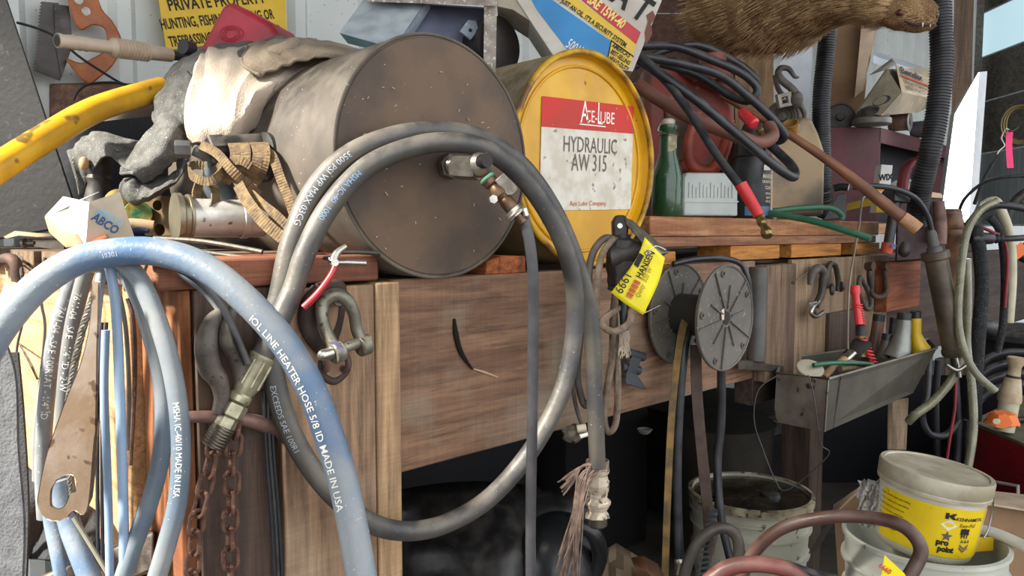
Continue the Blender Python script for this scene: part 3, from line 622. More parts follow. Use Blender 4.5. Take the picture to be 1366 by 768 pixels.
def chain(name, pts, R, r, mat, label, flip=0):
    """every link is an object of its own sharing one mesh"""
    t = T(name, label, 'chain'); P_ = [V(p) for p in cr(pts, 30)]; L = [0]
    for a, b in zip(P_, P_[1:]): L.append(L[-1] + (b - a).length)
    el = 1.75; g = G(); lp = []
    for i in range(24):
        a = 2 * math.pi * i / 24; lp.append((R * math.cos(a), 0, R * math.sin(a) + (R * (el - 1)) * (1 if math.sin(a) >= 0 else -1)))
    g.tube(lp, r, 8, 0, closed=True, ref=(0, 1, 0)); o0 = mobj('link', g, mat); me = o0.data; bpy.data.objects.remove(o0)
    step = (2 * R * el - 2 * r) * .93; s_ = R; n = 0
    while s_ < L[-1] - R * .5:
        i = next(k for k in range(len(L)) if L[k] > s_) - 1; tg = (P_[i + 1] - P_[i]).normalized(); c = P_[i]
        y = FH - tg * FH.dot(tg); y.normalize(); x = y.cross(tg)
        a = math.radians((90 if n % 2 else 0) + 35 + flip + random.uniform(-14, 14)); xx = x * math.cos(a) + y * math.sin(a); yy = tg.cross(xx)
        t.inst('link', me, Matrix(((xx.x, yy.x, tg.x, c.x), (xx.y, yy.y, tg.y, c.y), (xx.z, yy.z, tg.z, c.z), (0, 0, 0, 1)))); s_ += step; n += 1
    return t.done()
rust = M('rust_chain', '6b4a3a', '4f362c', .8, .1, sc_=60, bump=.4, speck='8a6048', sp=.64)
chain('rusty_chain', [F(288, 560, .020), F(283, 610, .02), F(272, 655, .02), F(262, 700, .02), F(255, 790, .02)], .0085, .0026, rust, 'rusty chain hanging down the dark corner board, the left one')
chain('rusty_chain', [F(318, 560, .022), F(311, 600, .022), F(309, 650, .022), F(307, 710, .022), F(309, 800, .022)], .0085, .0026, rust, 'rusty chain hanging down the dark corner board, the right one', 20)
def shackle(name, top, l, r, pin_l, pin_r, rad, mat, label, o, pinmat=None, bow=None):
    """bow shackle: forged bow, two eyes, pin with a collar"""
    t = T(name, label, 'shackle'); pts = bow
    t.part('bow', G().tube(pts, rad, 14, 8), mat)
    a, b = V(pin_l), V(pin_r); ax = (b - a).normalized()
    for p in (pts[0], pts[-1]):
        t.part('eye', G().cyl(V(p) - ax * rad[0] * .9, V(p) + ax * rad[0] * .9, rad[0] * 1.75, n=20), mat, bevel=.001)
    t.part('pin', G().cyl(a, b, rad[0] * .95, n=16), pinmat or mat)
    return t, ax
sh = M('galv_shackle', '8d8878', '6e6a5d', .42, .5, sc_=40, bump=.2, speck='4f4a40', sp=.62, ss=140)
bow = [P(450, 470, .93), P(438, 447, .935), P(430, 425, .94), P(431, 403, .945), P(447, 393, .95), P(463, 400, .955), P(472, 418, .96), P(476, 440, .965), P(485, 461, .965)]
t, ax = shackle('bow_shackle', None, None, None, P(436, 472, .925), P(492, 452, .972), [.0075, .0075, .008, .0085, .009, .0085, .008, .0078, .0078], sh, 'big galvanised bow shackle hung on a bolt on the corner board', 0, None, bow)
cl = t.part('pin_collar', G().cyl(P(444, 470, .925), P(449, 468, .93), .0135, n=24), M('blue_steel', '6a6a90', '8a887c', .4, .6), label='blue painted pin collar')
g = G().cyl(P(430, 474, .918), P(444, 470, .925), .0075, n=14); g.sph(P(432, 473, .918), (.009, .006, .0075)); t.part('pin_eye', g, M('bright_zinc', '')); t.done()
one('hanger_bolt', G().cyl(F(452, 402, -.003), F(452, 402, .05), .0065, n=16), forged, 'short steel bolt in the corner board carrying the bow shackle', 'bolt', bevel=.001)
g = G().tube([F(424, 385, .02), F(412, 405, .02), F(410, 430, .022), F(418, 452, .022), F(432, 470, .02)], [.009, .011, .012, .010, .008], 12, 6)
t = T('old_clevis', 'dark brown old clevis behind the bow shackle, with two rings below', 'clevis'); oc = M('old_brown_iron', '4a3b33', '372b26', .7, .2, sc_=30, bump=.25)
t.part('bow', g, oc); t.part('bow', G().tube([F(424, 385, .02), F(445, 380, .015), F(455, 388, .012), F(450, 430, .01), F(436, 472, .014)], [.008, .008, .008, .008, .008], 12, 6), oc)
for x in (434, 458): t.part('ring', ring(G(), F(x, 482, .02), V((1, -.25, 0)) if x < 440 else V((.9, .1, .1)), .011, .0045, 20, 8), MATS['galled_iron'])
t.part('lower_bow', G().tube([F(425, 480, .012), F(430, 500, .014), F(446, 508, .014), F(462, 494, .012), F(462, 478, .01)], .0055, 10, 6), oc); t.done()
# pliers on the deck edge
t = T('pliers', 'small pliers with a red dipped handle hanging off the deck edge', 'pliers')
zs = M('bright_zinc', ''); redg = M('red_grip', 'a8282c', '8f2226', .35, sc_=40, bump=.1, speck='6a3b38', sp=.66)
t.part('handle', G().tube(pth([(405, 410, .905), (425, 390, .91), (441, 368, .915), (448, 352, .92)]), [.0045, .0045, .0042, .0035], 10, 6), redg, label='red dipped handle')
t.part('handle', G().tube(pth([(448, 350, .925), (462, 350, .93), (488, 351, .94)]), [.003, .004, .004], 10, 5), zs)
t.part('jaw', G().tube(pth([(444, 350, .92), (449, 338, .925), (462, 328, .93)]), [.0055, .005, .003], 10, 5), zs)
t.part('jaw', G().tube(pth([(446, 354, .925), (440, 345, .93), (432, 344, .935)]), [.004, .004, .0025], 10, 5), zs)
t.part('pivot', G().cyl(P(447, 350, .912), P(447, 350, .932), .0045, n=14), zs); t.done()
g = G().tube(pth([(455, 336, .98), (480, 336, .99), (507, 338, 1.0)]), .0035, 10, 4); one('steel_rod', g, dsteel, 'short dark rod lying on the deck edge right of the pliers', 'rod')

# ================================================================ on the deck at the left
paper = M('white_card', 'cfcac0', 'bdb7aa', .75, sc_=20, bump=.08, speck='9a9284', sp=.7); card_in = M('brown_card', 'a08a6c', '8c765a', .85, sc_=20, bump=.1)
k = fr(108, 300, 1.06, roll=-6, yaw=0)
t = T('crushed_carton', 'small crushed white cardboard box with four blue capital letters on the deck', 'box')
t.part('front_panel', G(fr(112, 296, 1.00, yaw=34)).prism([(0, -32), (60, -21), (44, 41), (6, 26)], -1, 0), M('kraft_white', 'b5ad9c', 'a69d8b', .8, bump=.08), label='front panel with the lettering')
t.part('side_panel', G().hexa([P(114, 328, 1.0), P(60, 288, 1.07), P(66, 286, 1.09), P(120, 326, 1.02)], [P(119, 270, 1.0), P(84, 262, 1.07), P(86, 262, 1.09), P(122, 270, 1.02)]), paper, label='white sunlit side panel')
t.part('flap', G().add([P(60, 290, 1.07), P(118, 262, 1.03), P(132, 256, 1.04), P(84, 276, 1.09)], [(0, 1, 2, 3)]), paper, solid=.0012)
t.part('flap', G().grid([[P(60, 290, 1.07), P(84, 281, 1.06), P(96, 278, 1.05)], [P(66, 310, 1.05), P(86, 300, 1.045), P(96, 296, 1.04)], [P(88, 330, 1.0), P(100, 328, 1.0), P(113, 328, .998)]]), card_in, solid=.0012, label='bent open flap showing brown card')
kk = fr(112, 296, 1.00, yaw=34)
for j, (mm, dx, dy) in enumerate(((M('teal_ink', '7aa8bd', bump=0), 5, 8), (M('navy_ink', '1f4a7a', bump=0), 0, 0))):
    t.part('lettering', G(kk).text('ABCO', 8 + dx, 4 + dy, 16, bold=.03, z=.6 + j * .3, wx=.80, roll=-36), mm, label='slanting blue lettering')
t.done()
t = T('metal_canister', 'bright metal cylinder with a rolled collar lying on its side on the deck', 'canister')
a, b = P(236, 290, 1.02), P(350, 292, 1.09); ax = (b - a).normalized(); L = (b - a).length
alum = M('dusty_aluminium', 'cdcac2', 'aaa69c', .34, .45, sc_=12, bump=.1, speck='5d574f', sp=.66, ss=60)
t.part('barrel', G().lathe(a, ax, [(.0265, .008), (.0265, L * .72), (.028, L * .73), (.028, L * .80), (.0265, L * .81), (.0265, L)], 40), alum)
g = G().lathe(a, ax, [(.024, -.004), (.0335, -.003), (.0335, .004), (.030, .006), (.030, .012), (.032, .013), (.032, .016), (.027, .018)], 40); t.part('collar', g, M('collar_steel', '8b8470', '6f6857', .4, .8), label='brownish rolled collar'); t.done()
t = T('bearing_block', 'brown steel block with two round holes on the deck behind the box', 'steel block')
k = fr(212, 284, 1.20, yaw=-10)
cir = lambda x, y, r, n=16: [(x + r * math.cos(6.283 * i / n), y + r * math.sin(6.283 * i / n)) for i in range(n)]
t.part('plate', G(k).prism([(-22, -30), (24, -30), (23, 22), (-20, 24)], -30, 0, holes=[cir(-2, 10, 7), cir(0, -22, 8)]), M('brown_block', '6a5636', '544327', .5, .3, sc_=20, bump=.2), bevel=.001, sm=30); t.done()
one('green_tape_roll', G().lathe(P(183, 285, 1.2), RT * .6 - FH, [(.008, 0), (.020, 0), (.020, .022), (.008, .022)], 24), M('green_yellow', '2f8560', 'c0a83a', .6, sc_=60), 'small green and yellow packet beside the brown block', 'packet')
one('ochre_plug', G().lathe(P(163, 272, 1.25), RT * .3 - FH, [(.006, 0), (.022, 0), (.024, .02), (.012, .024)], 24), M('ochre', '9a8436', '7d6a2a', .6), 'ochre yellow cap between the lettered box and the brown block', 'cap')
one('paper_tube', G().tube(pth([(158, 302, 1.12), (178, 300, 1.13), (205, 303, 1.14)]), .010, 16, 4), card_in, 'short brown paper tube lying in front of the brown block', 'tube')
one('blue_pen', G().tube(pth([(170, 311, 1.08), (186, 307, 1.08), (198, 308, 1.08)]), [.004, .005, .003], 10, 4), M('navy_plastic', '2d3352', bump=0), 'small navy blue cap lying in front of the paper tube', 'cap')
one('red_tin', G().lathe(P(236, 285, 1.35), V((0, 0, 1)), [(.03, -.03), (.03, .028), (.028, .03)], 28), M('red_tin_m', '8c4238', '6d352f', .5), 'dull red tin standing behind the bright canister', 'tin')
for pp, r, lab in (([(205, 318, 1.0), (270, 322, 1.0), (350, 336, .99)], .0035, 'grey steel rod lying along the deck in front of the canister'), ([(230, 330, .97), (300, 340, .97), (356, 347, .965)], .003, 'lower grey rod lying along the deck edge'), ([(215, 336, .94), (270, 346, .94), (330, 352, .93)], .0024, 'thin wire lying on the deck lip')):
    hose('rod', pth(pp), r, dsteel, lab, 'rod', n=8)
one('flat_bar', G(fr(75, 325, 1.35)).prism([(-32, 6), (-30, -4), (10, -10), (12, 6)], -12, 0), dsteel, 'short grey flat bar lying at the far left of the deck', 'bar', bevel=.001)
one('bolt', G().cyl(P(33, 324, 1.3), P(46, 324, 1.3), .0035, n=10).cyl(P(31, 324, 1.3), P(34, 324, 1.3), .009, n=12), nail_m, 'small bolt lying on the deck left of the flat bar', 'bolt')
one('paper_scrap', G().grid([[P(5, 316, 1.3), P(20, 308, 1.3), P(50, 311, 1.28), P(76, 312, 1.3)], [P(8, 318, 1.28), P(25, 314, 1.28), P(50, 316, 1.27), P(78, 315, 1.28)]]), card_in, 'curled tan paper scrap at the far left of the deck', 'paper', solid=.001)
one('wood_shim', G().hexa([P(72, 345, .98), P(140, 312, 1.0), P(144, 316, 1.0), P(74, 349, .98)], [P(74, 345, 1.0), P(142, 312, 1.03), P(146, 316, 1.03), P(76, 349, 1.0)]), MATS['chock_wood'], 'thin wood splinter lying under the lettered box', 'splinter')
# rear stop bolt, hydraulic fittings at the drum's left (strap-tied)
t = T('pipe_assembly', 'dark pipe fitting with hex plugs tied with webbing at the left of the grey drum', 'pipe fitting')
a, b = P(290, 202, 1.08), P(372, 196, 1.13); ax = (b - a).normalized()
t.part('pipe', G().cyl(a, b, .022, n=24), black); t.part('hex_plug', hexn(a - ax * .012, ax, .024, .022), black, sm=20)
t.part('elbow', G().tube(pth([(300, 205, 1.09), (290, 240, 1.1), (300, 265, 1.11)]), .021, 18, 6), M('blue_grey_iron', '5c646b', '474d53', .5, .3, sc_=30, bump=.15))
t.part('bolt_head', hexn(P(254, 199, 1.05), FH * -.4 - RT, .012, .02), M('grey_bolt', '6b6d6c', '565856', .4, .5), sm=20)
t.part('bolt_shank', G().cyl(P(258, 200, 1.06), P(288, 212, 1.08), .008, n=14), MATS['grey_bolt']); t.done()
strap = M('tan_webbing', '74603f', '564430', .85, sc_=90, bump=.5, bs=200)
strap.node_tree.nodes  # woven look comes from the fine bump
t = T('ratchet_strap', 'long tan woven strap wound over the pipe fitting and drooping on the canister', 'strap')
def sp(pts, w=.014, wid=None): t.part('strap_run', G().ribbon(pth(pts), wid or (RT * .9 + V((0, 0, .3))), w, .0022, 14, rib=.45), strap, sm=75)
sp([(268, 193, 1.06), (290, 205, 1.04), (310, 228, 1.03), (330, 246, 1.04), (345, 260, 1.05)], .013, RT * .6 + V((0, 0, .8)))
sp([(318, 246, 1.03), (330, 268, 1.0), (352, 296, .98), (378, 318, .97)], .016, RT * .8 + V((0, 0, .6)))
sp([(335, 258, 1.03), (350, 272, 1.01), (370, 288, .99), (392, 310, .98)], .012, RT * .6 + V((0, 0, .7)))
sp([(351, 197, 1.06), (364, 210, 1.05), (375, 240, 1.04), (385, 265, 1.03), (394, 292, 1.02)], .013, RT)
for x in (312, 326, 342, 352):
    sp([(x - 4, 190, 1.11), (x, 194, 1.06), (x + 2, 208, 1.045), (x - 3, 228, 1.05), (x - 12, 244, 1.07)], .014, RT)
sp([(252, 222, 1.07), (256, 234, 1.04), (275, 242, 1.03), (290, 236, 1.035), (296, 224, 1.05), (280, 222, 1.08), (262, 220, 1.08), (252, 222, 1.07)], .012, (0, 0, 1))
sp([(266, 244, 1.05), (262, 260, 1.04), (268, 276, 1.03), (278, 279, 1.03), (287, 270, 1.035), (286, 250, 1.05), (280, 240, 1.06)], .013, RT * .5 + FH)
sp([(296, 222, 1.05), (318, 214, 1.04), (335, 222, 1.04)], .011, (0, 0, 1)); t.done()

# cloths
cloth_c = [0]
def cloth(ctrl, nu=9, nv=9, wr=.004, fx_=40, seed=0):
    """sheet through a lattice of points (x, y, distance), with small folds"""
    rows = [cr(r, nu) for r in ctrl]; cols = [cr([r[i] for r in rows], nv) for i in range(len(rows[0]))]
    out = []
    for i, c in enumerate(cols):
        l = []
        for j, p in enumerate(c):
            w_ = P(*p); n1 = noise.noise(w_ * fx_ + V((seed, 0, 0))); n2 = noise.noise(V((i * .35, j * .07, seed))); l.append(w_ - FH * wr * (n1 + 1.6 * n2 + .12 * noise.noise(w_ * 60 + V((seed, 3, 0))) + .25 * math.sin(i * .32 + j * .12 + 4 * noise.noise(w_ * 10))) + UPZ * wr * .6 * n2)
        out.append(l)
    return G().grid(out)
gt_ = M('grey_towel_m', '62615d', '4d4c48', .95, sc_=50, bump=.6, bs=420, speck='a5a298', sp=.66, ss=300)
wt = M('white_canvas', 'c9b9a8', 'b3a290', .9, sc_=9, bump=.4, bs=380, speck='9a8a78', sp=.72, ss=60)
tt = M('tan_towel', '9a8a76', '7e6f5d', .92, sc_=16, bump=.5, bs=400)
t = T('grey_towel', 'dirty grey cloth bunched over the drum end and drooping to the left', 'cloth')
t.part('fabric', cloth([[(382, 50, 1.42), (300, 60, 1.44), (258, 72, 1.42), (222, 98, 1.40), (206, 140, 1.36)],
    [(390, 72, 1.30), (310, 70, 1.32), (262, 86, 1.31), (226, 112, 1.30), (204, 158, 1.27)],
    [(380, 90, 1.24), (300, 92, 1.24), (262, 110, 1.24), (236, 150, 1.22), (218, 184, 1.22)],
    [(370, 110, 1.22), (290, 120, 1.21), (262, 150, 1.20), (244, 190, 1.19), (220, 228, 1.20)]], wr=.007, fx_=22), gt_, solid=.004)
t.part('fabric', cloth([[(252, 96, 1.28), (232, 130, 1.24), (208, 165, 1.2), (178, 205, 1.18), (160, 232, 1.17)],
    [(262, 110, 1.24), (246, 150, 1.19), (228, 185, 1.15), (196, 215, 1.13), (178, 232, 1.13)],
    [(258, 130, 1.24), (250, 170, 1.2), (240, 205, 1.17), (214, 228, 1.15), (190, 244, 1.15)]], wr=.006, fx_=26), gt_, solid=.005)
t.part('fabric', cloth([[(90, 205, 1.36), (110, 186, 1.33), (132, 176, 1.31), (170, 186, 1.30), (205, 190, 1.28)],
    [(92, 208, 1.30), (115, 198, 1.28), (140, 192, 1.26), (172, 200, 1.25), (200, 205, 1.22)],
    [(108, 262, 1.30), (118, 240, 1.30), (140, 208, 1.24), (165, 222, 1.2), (182, 232, 1.19)]], wr=.004, fx_=24), gt_, solid=.004)
t.part('fabric', cloth([[(248, 190, 1.24), (244, 215, 1.22), (225, 235, 1.2), (200, 232, 1.18), (184, 236, 1.16)],
    [(250, 205, 1.18), (240, 232, 1.15), (215, 255, 1.14), (184, 262, 1.13), (165, 240, 1.14)],
    [(240, 215, 1.22), (225, 245, 1.2), (205, 262, 1.19), (180, 272, 1.18), (160, 258, 1.18)]], wr=.005, fx_=24), gt_, solid=.004); t.done()
g = cloth([[(268, 72, 1.32), (300, 66, 1.34), (350, 60, 1.36), (420, 56, 1.37), (482, 70, 1.30)],
    [(262, 92, 1.20), (296, 92, 1.19), (345, 90, 1.20), (400, 84, 1.21), (460, 78, 1.23)],
    [(250, 130, 1.15), (285, 128, 1.12), (330, 122, 1.12), (372, 108, 1.15), (410, 92, 1.20)],
    [(246, 165, 1.15), (278, 168, 1.11), (320, 160, 1.10), (350, 138, 1.13), (374, 112, 1.17)],
    [(252, 188, 1.17), (282, 192, 1.13), (315, 190, 1.12), (338, 168, 1.14), (352, 140, 1.17)]], 7, 7, wr=.009, fx_=16, seed=4)
one('white_canvas_cloth', g, wt, 'white and tan canvas cloth draped over the left end of the grey drum', 'cloth', solid=.004)
g = cloth([[(330, 62, 1.30), (365, 54, 1.31), (400, 52, 1.31), (440, 57, 1.29), (484, 68, 1.26)], [(322, 84, 1.15), (352, 70, 1.155), (392, 62, 1.16), (440, 66, 1.17), (486, 74, 1.18)], [(345, 100, 1.13), (372, 90, 1.13), (405, 80, 1.14), (445, 76, 1.16), (488, 77, 1.18)]], wr=.004, fx_=20, seed=9)
one('tan_towel', g, tt, 'tan brown towel folded along the top of the grey drum', 'cloth', solid=.005)
one('small_cloth_roll', G().tube(pth([(350, 85, 1.16), (365, 72, 1.15), (384, 66, 1.15), (394, 56, 1.17)]), [.006, .012, .013, .008], 12, 6), tt, 'twisted rolled edge of tan cloth lying on the towel above the drum', 'cloth')

# yellow pipe, pipes behind, bellows spout, saws, sign
ypipe = M('scuffed_yellow', 'd6a323', 'b98a1e', .35, sc_=16, bump=.1, speck='6b5324', sp=.60, ss=24)
one('yellow_pipe', G().tube(pth([(-60, 262, 1.02), (0, 222, 1.08), (60, 184, 1.15), (130, 145, 1.24), (216, 118, 1.36)]), .0205, 24, 8), ypipe, 'scuffed yellow pipe rising to the right across the upper left', 'pipe')
one('brown_pipe', G().tube(pth([(60, 225, 1.62), (140, 190, 1.62), (230, 150, 1.62)]), .055, 24, 4), M('brown_pipe_m', '695848', '54463a', .6, sc_=9, bump=.12, dust=.4), 'thick brown pipe lying behind the yellow pipe', 'pipe')
dk = M('dark_lumber', '1c1a19', '131211', .8, sc_=6, bump=.3, speck='332e2a', sp=.66, ss=60)
one('leaning_slab', G().hexa([P(-60, -60, 1.35), P(-10, -60, 1.33), P(110, 300, 1.33), P(-60, 330, 1.35)], [P(-60, -60, 1.42), P(-10, -60, 1.40), P(110, 300, 1.40), P(-60, 330, 1.42)]), dk, 'dark grey slab leaning at the upper left corner', 'slab', bevel=.004)
one('tin_sheet', G().hexa([P(-40, 318, 1.52), P(-40, 180, 1.52), P(250, 150, 1.55), P(330, 318, 1.55)], [P(-40, 318, 1.56), P(-40, 180, 1.56), P(250, 150, 1.59), P(330, 318, 1.59)]), M('blue_black', '25282d', '1b1d21', .6, sc_=6, speck='4a4c50', sp=.7), 'blue-black panel standing at the back of the deck at the left', 'panel')
one('brown_plank', G().hexa([P(66, 112, 1.72), P(215, 116, 1.74), P(215, 168, 1.74), P(66, 165, 1.72)], [P(66, 108, 1.79), P(215, 112, 1.81), P(215, 168, 1.81), P(66, 165, 1.79)]), WOOD('umber_wood', '7a5c48', '5c4233', 'x', off=50), 'brown plank at the wall below the saws', 'plank', bevel=.003)
t = T('dark_nozzle', 'dark flanged nozzle half hidden under the grey cloth at the left', 'nozzle')
t.part('neck', G().lathe(P(132, 238, 1.3), RT * .05 + UPZ, [(.03, -.07), (.02, -.02), (.017, -.01), (.02, 0), (.017, .006), (.022, .02), (.022, .05)], 24), black)
t.part('knob', G().sph(P(112, 218, 1.27), (.008, .008, .012)), M('tan_knob', '9c7f5c')); t.done()
sawm = M('saw_blade', '4b4644', '3a3634', .45, .6, sc_=14, bump=.12, speck='6b5f58', sp=.66)
wk = lambda x, y: (lambda p: p)(F(x, y, -(WALLY - .03)))
def wframe(x, y, roll=0):
    o = F(x, y, -(WALLY - .012)); k_ = (o - CAM).dot(FH) / FPX
    return Matrix.Translation(o) @ Matrix(((1, 0, 0, 0), (0, 0, -1, 0), (0, 1, 0, 0), (0, 0, 0, 1))) @ Matrix.Rotation(math.radians(roll), 4, 'Z') @ Matrix.Scale(k_, 4)
def wq(pts, o=.012): return [F(x, y, -(WALLY - o)) for x, y in pts]
def wslab(pts, o, th):
    a, b = wq(pts, o + th), wq(pts, o); n = len(a)
    return G().add(a + b, [tuple(reversed(range(n))), tuple(range(n, 2 * n))] + [(i, (i + 1) % n, n + (i + 1) % n, n + i) for i in range(n)])
blade = [(56, 0), (72, 2), (96, 100), (80, 108), (47, 92)]
teeth = []
for i in range(22):
    u = i / 21; teeth += [(56 - 9 * u, 2 + 90 * u), (53 - 9 * u, 4 + 90 * u)]
t = T('hand_saw', 'old saw with a rusty toothed blade and orange wooden handle on the metal wall', 'saw')
t.part('blade', wslab(teeth + [(80, 108), (95, 60), (78, 4)], .010, .0015), sawm, sm=0)
t.part('blade', wslab([(78, 8), (90, 22), (97, 2), (84, -20)] if 0 else [(72, 5), (92, 8), (97, 60), (82, 104), (74, 60)], .013, .0015), sawm, sm=0)
hout = cr([(90, -12), (95, 10), (104, 28), (106, 42), (112, 38), (122, 33), (134, 36), (141, 48), (150, 54), (160, 54), (158, 38), (148, 22), (134, 8), (126, -12)], 4)
hl = [(88, -20), (92, 8), (106, 40), (122, 34), (136, 36), (142, 46), (140, 66), (126, 76), (108, 84), (88, 78), (100, 96), (118, 112), (132, 104), (150, 88), (160, 70), (162, 52), (150, 28), (136, 12), (126, -20)]
hn = M('orange_handle', 'b0642c', '8e4a1e', .45, sc_=20, bump=.15, speck='6b3a1a', sp=.66)
t.part('handle', wslab(cr(hl, 3), .014, .018), hn, sm=30, bevel=.003, label='orange wooden handle')
for x, y in ((115, 15), (105, 0)): t.part('screw', G().cyl(F(x, y, -(WALLY - .030)), F(x, y, -(WALLY - .035)), .009, n=16), zs)
t.done()
hose('wall_wire', [F(22, 30, -.95), F(50, 38, -.95), F(75, 50, -.95), F(105, 75, -.95), F(135, 95, -.95), F(160, 110, -.95), F(178, 116, -.95)], .0028, M('black_wire', '222222', .5, bump=0), 'thin black wire strung across the saws', 'wire', n=8)
hose('wall_wire', [F(98, 134, -.93), F(104, 122, -.93), F(120, 112, -.93), F(150, 110, -.93), F(175, 114, -.93)], .0026, MATS['black_wire'], 'short curled black wire end under the saw handle', 'wire', n=8)
t = T('bellows_spout', 'off-white flexible plastic spout with a ribbed bellows pointing left', 'spout')
a, b = P(76, 54, 1.42), P(232, 74, 1.62); ax = (b - a).normalized(); L = (b - a).length
pr = [(.0135, 0), (.0142, .002), (.0125, .012)]
for i in range(3): pr += [(.014, .03 + i * .012), (.0125, .035 + i * .012)]
pr += [(.0125, L * .42)]
for i in range(11): pr += [(.0195, L * (.450 + i * .029)), (.0195, L * (.456 + i * .029)), (.0155, L * (.464 + i * .029)), (.0155, L * (.470 + i * .029))]
pr += [(.015, L * .78), (.014, L * .97)]
t.part('tube', G().lathe(a, ax, pr, 28), M('offwhite_plastic', 'cdbba6', 'b8a38c', .35, sc_=12, bump=.05)); t.part('mouth', G().lathe(a - ax * .0005, ax, [(.006, 0), (.0105, 0), (.0105, .001)], 24), M('spout_dark', '6b5f55', bump=0)); t.part('nozzle', G().cyl(a + ax * L * .96, a + ax * L * 1.12, .011, .008), MATS['black_cord_m']); t.done()
# sign
s0 = [(208, -12), (222, 66), (385, 50), (381, -16)]
t = T('warning_sign', 'yellow POSTED private property sign hung crooked on the metal wall', 'sign')
sg = wq([(205, -40), (222, 67), (383, 48), (379, -55)], .024)
t.part('sign_sheet', G().hexa(sg, [p + V((0, .001, 0)) for p in sg]), M('sign_yellow', 'ddb51c', 'd0a814', .5, sc_=12, bump=.03), sm=0)
bx_ = (sg[2] - sg[1]); Wd = bx_.length; bx_.normalize(); by_ = (sg[0] - sg[1]); by_ = (by_ - bx_ * by_.dot(bx_)).normalized(); ink = M('black_ink', '15140f', rough=.7, bump=0)
tw = lambda p: sg[1] + bx_ * p[0] * Wd + by_ * p[1] * Wd + V((0, -.0012, 0))
g = G(); g.text('POSTED', .5, .43, .30, bold=.03, wx=.72, al='c', M=tw); g.text('PRIVATE PROPERTY', .5, .27, .115, bold=.02, wx=.78, al='c', M=tw); g.text('HUNTING, FISHING, TRAPPING OR', .47, .145, .105, bold=.02, wx=.56, al='c', M=tw); g.text('TRESPASSING FOR ANY PURPOSE OR', .50, .02, .105, bold=.02, wx=.53, al='c', M=tw)
t.part('lettering', g, ink, sm=0, label='black lettering POSTED PRIVATE PROPERTY'); t.done()
# red plastic can
redp = M('dull_red_plastic', 'b02436', '8d1f30', .5, sc_=12, bump=.1, dust=.25)
k = fr(305, 50, 1.50, yaw=-15, roll=0)
t = T('red_gas_can', 'faded red plastic fuel can lying on its side above the cloths', 'fuel can')
t.part('body', G(k).prism([(-58, -30), (-8, 42), (4, 46), (62, 14), (92, -30), (60, -60), (-40, -60)], -60, 0), redp, bevel=.012, seg=4, label='red moulded body')
g = G(); kq = fr(308, 45, 1.497, yaw=-15)
for r_ in (16, 11): g.tube([kq @ V((r_ * math.cos(i * .35), r_ * .6 * math.sin(i * .35), 2)) for i in range(18)], .0012, 5, 0, closed=True)
t.part('embossed_mark', g, redp); t.part('cap', G().cyl(P(256, 66, 1.46), P(244, 62, 1.44), .014, n=20), MATS['black_cord_m']); t.done()
# ================================================================ on top of the drums
tin_b = M('dusty_blue_tin', '8c98a4', '7a8490', .5, .2, sc_=14, bump=.15, speck='b5b5b2', sp=.62, ss=80)
tin_i = M('inner_blue_tin', '70748a', '5d6076', .6, sc_=14, bump=.1)
t = T('sheet_metal_box', 'open blue-grey sheet metal box with a splintered pale rim on top of the grey drum', 'box')
t.part('sloping_lid', G().hexa([P(487, -2, 1.52), P(566, 8, 1.47), P(524, 64, 1.36), P(453, 44, 1.42)], [P(489, -6, 1.53), P(568, 3, 1.48), P(526, 60, 1.365), P(455, 40, 1.43)]), M('crumpled_foil', 'c3ccd0', 'a3afb6', .38, .2, sc_=22, bump=.5, bs=22), label='crumpled silvery sloping lid')
t.part('lid_skirt', G().hexa([P(453, 44, 1.42), P(524, 64, 1.36), P(522, 72, 1.37), P(464, 58, 1.42)], [P(455, 42, 1.46), P(526, 62, 1.42), P(524, 72, 1.42), P(466, 58, 1.46)]), M('teal_tin', '5f7a80', '4c6166', .5, bump=.2))
t.part('back_panel', G().hexa([P(560, 6, 1.50), P(652, 12, 1.52), P(652, 100, 1.52), P(520, 90, 1.44)], [P(560, 4, 1.52), P(652, 10, 1.54), P(652, 100, 1.54), P(520, 90, 1.46)]), tin_i)
t.part('side_flange', G().hexa([P(566, 8, 1.46), P(574, 12, 1.48), P(536, 68, 1.40), P(524, 66, 1.36)], [P(566, 4, 1.47), P(574, 8, 1.50), P(538, 66, 1.42), P(526, 64, 1.38)]), tin_b)
rimm = M('splintered_rim', 'a89f94', '857b70', .8, sc_=40, bump=.6, bs=120, speck='d0c8bc', sp=.6, ss=120)
t.part('rim_board', G().hexa([P(646, -4, 1.44), P(663, -4, 1.44), P(661, 110, 1.40), P(645, 100, 1.40)], [P(648, -4, 1.52), P(663, -4, 1.52), P(661, 110, 1.48), P(647, 100, 1.48)]), rimm, label='pale splintered upright rim')
t.part('rim_board', G().hexa([P(490, -8, 1.46), P(662, -6, 1.42), P(662, 8, 1.42), P(490, 2, 1.46)], [P(490, -12, 1.52), P(662, -10, 1.50), P(662, 4, 1.50), P(490, -2, 1.52)]), rimm)
k = fr(626, 38, 1.47, yaw=25, roll=-32)
t.part('latch', G(k).prism([(-9, -12), (9, -12), (11, 6), (2, 14), (-7, 8)], -2, 2), tin_b, bevel=.001); t.part('latch_hole', G(k).prism(cir(2, -2, 2.5), 2, 2.6), M('dark_hole', '')); t.done()
one('black_keg', G().lathe(P(668, 60, 1.50), (0, 1, 0), [(.05, 0), (.056, .004), (.056, .3), (.05, .31)], 40), M('black_keg_m', '2f2a28', '241f1e', .5, .1, dust=.3), 'small dark round can lying in the valley between the two drums', 'can')
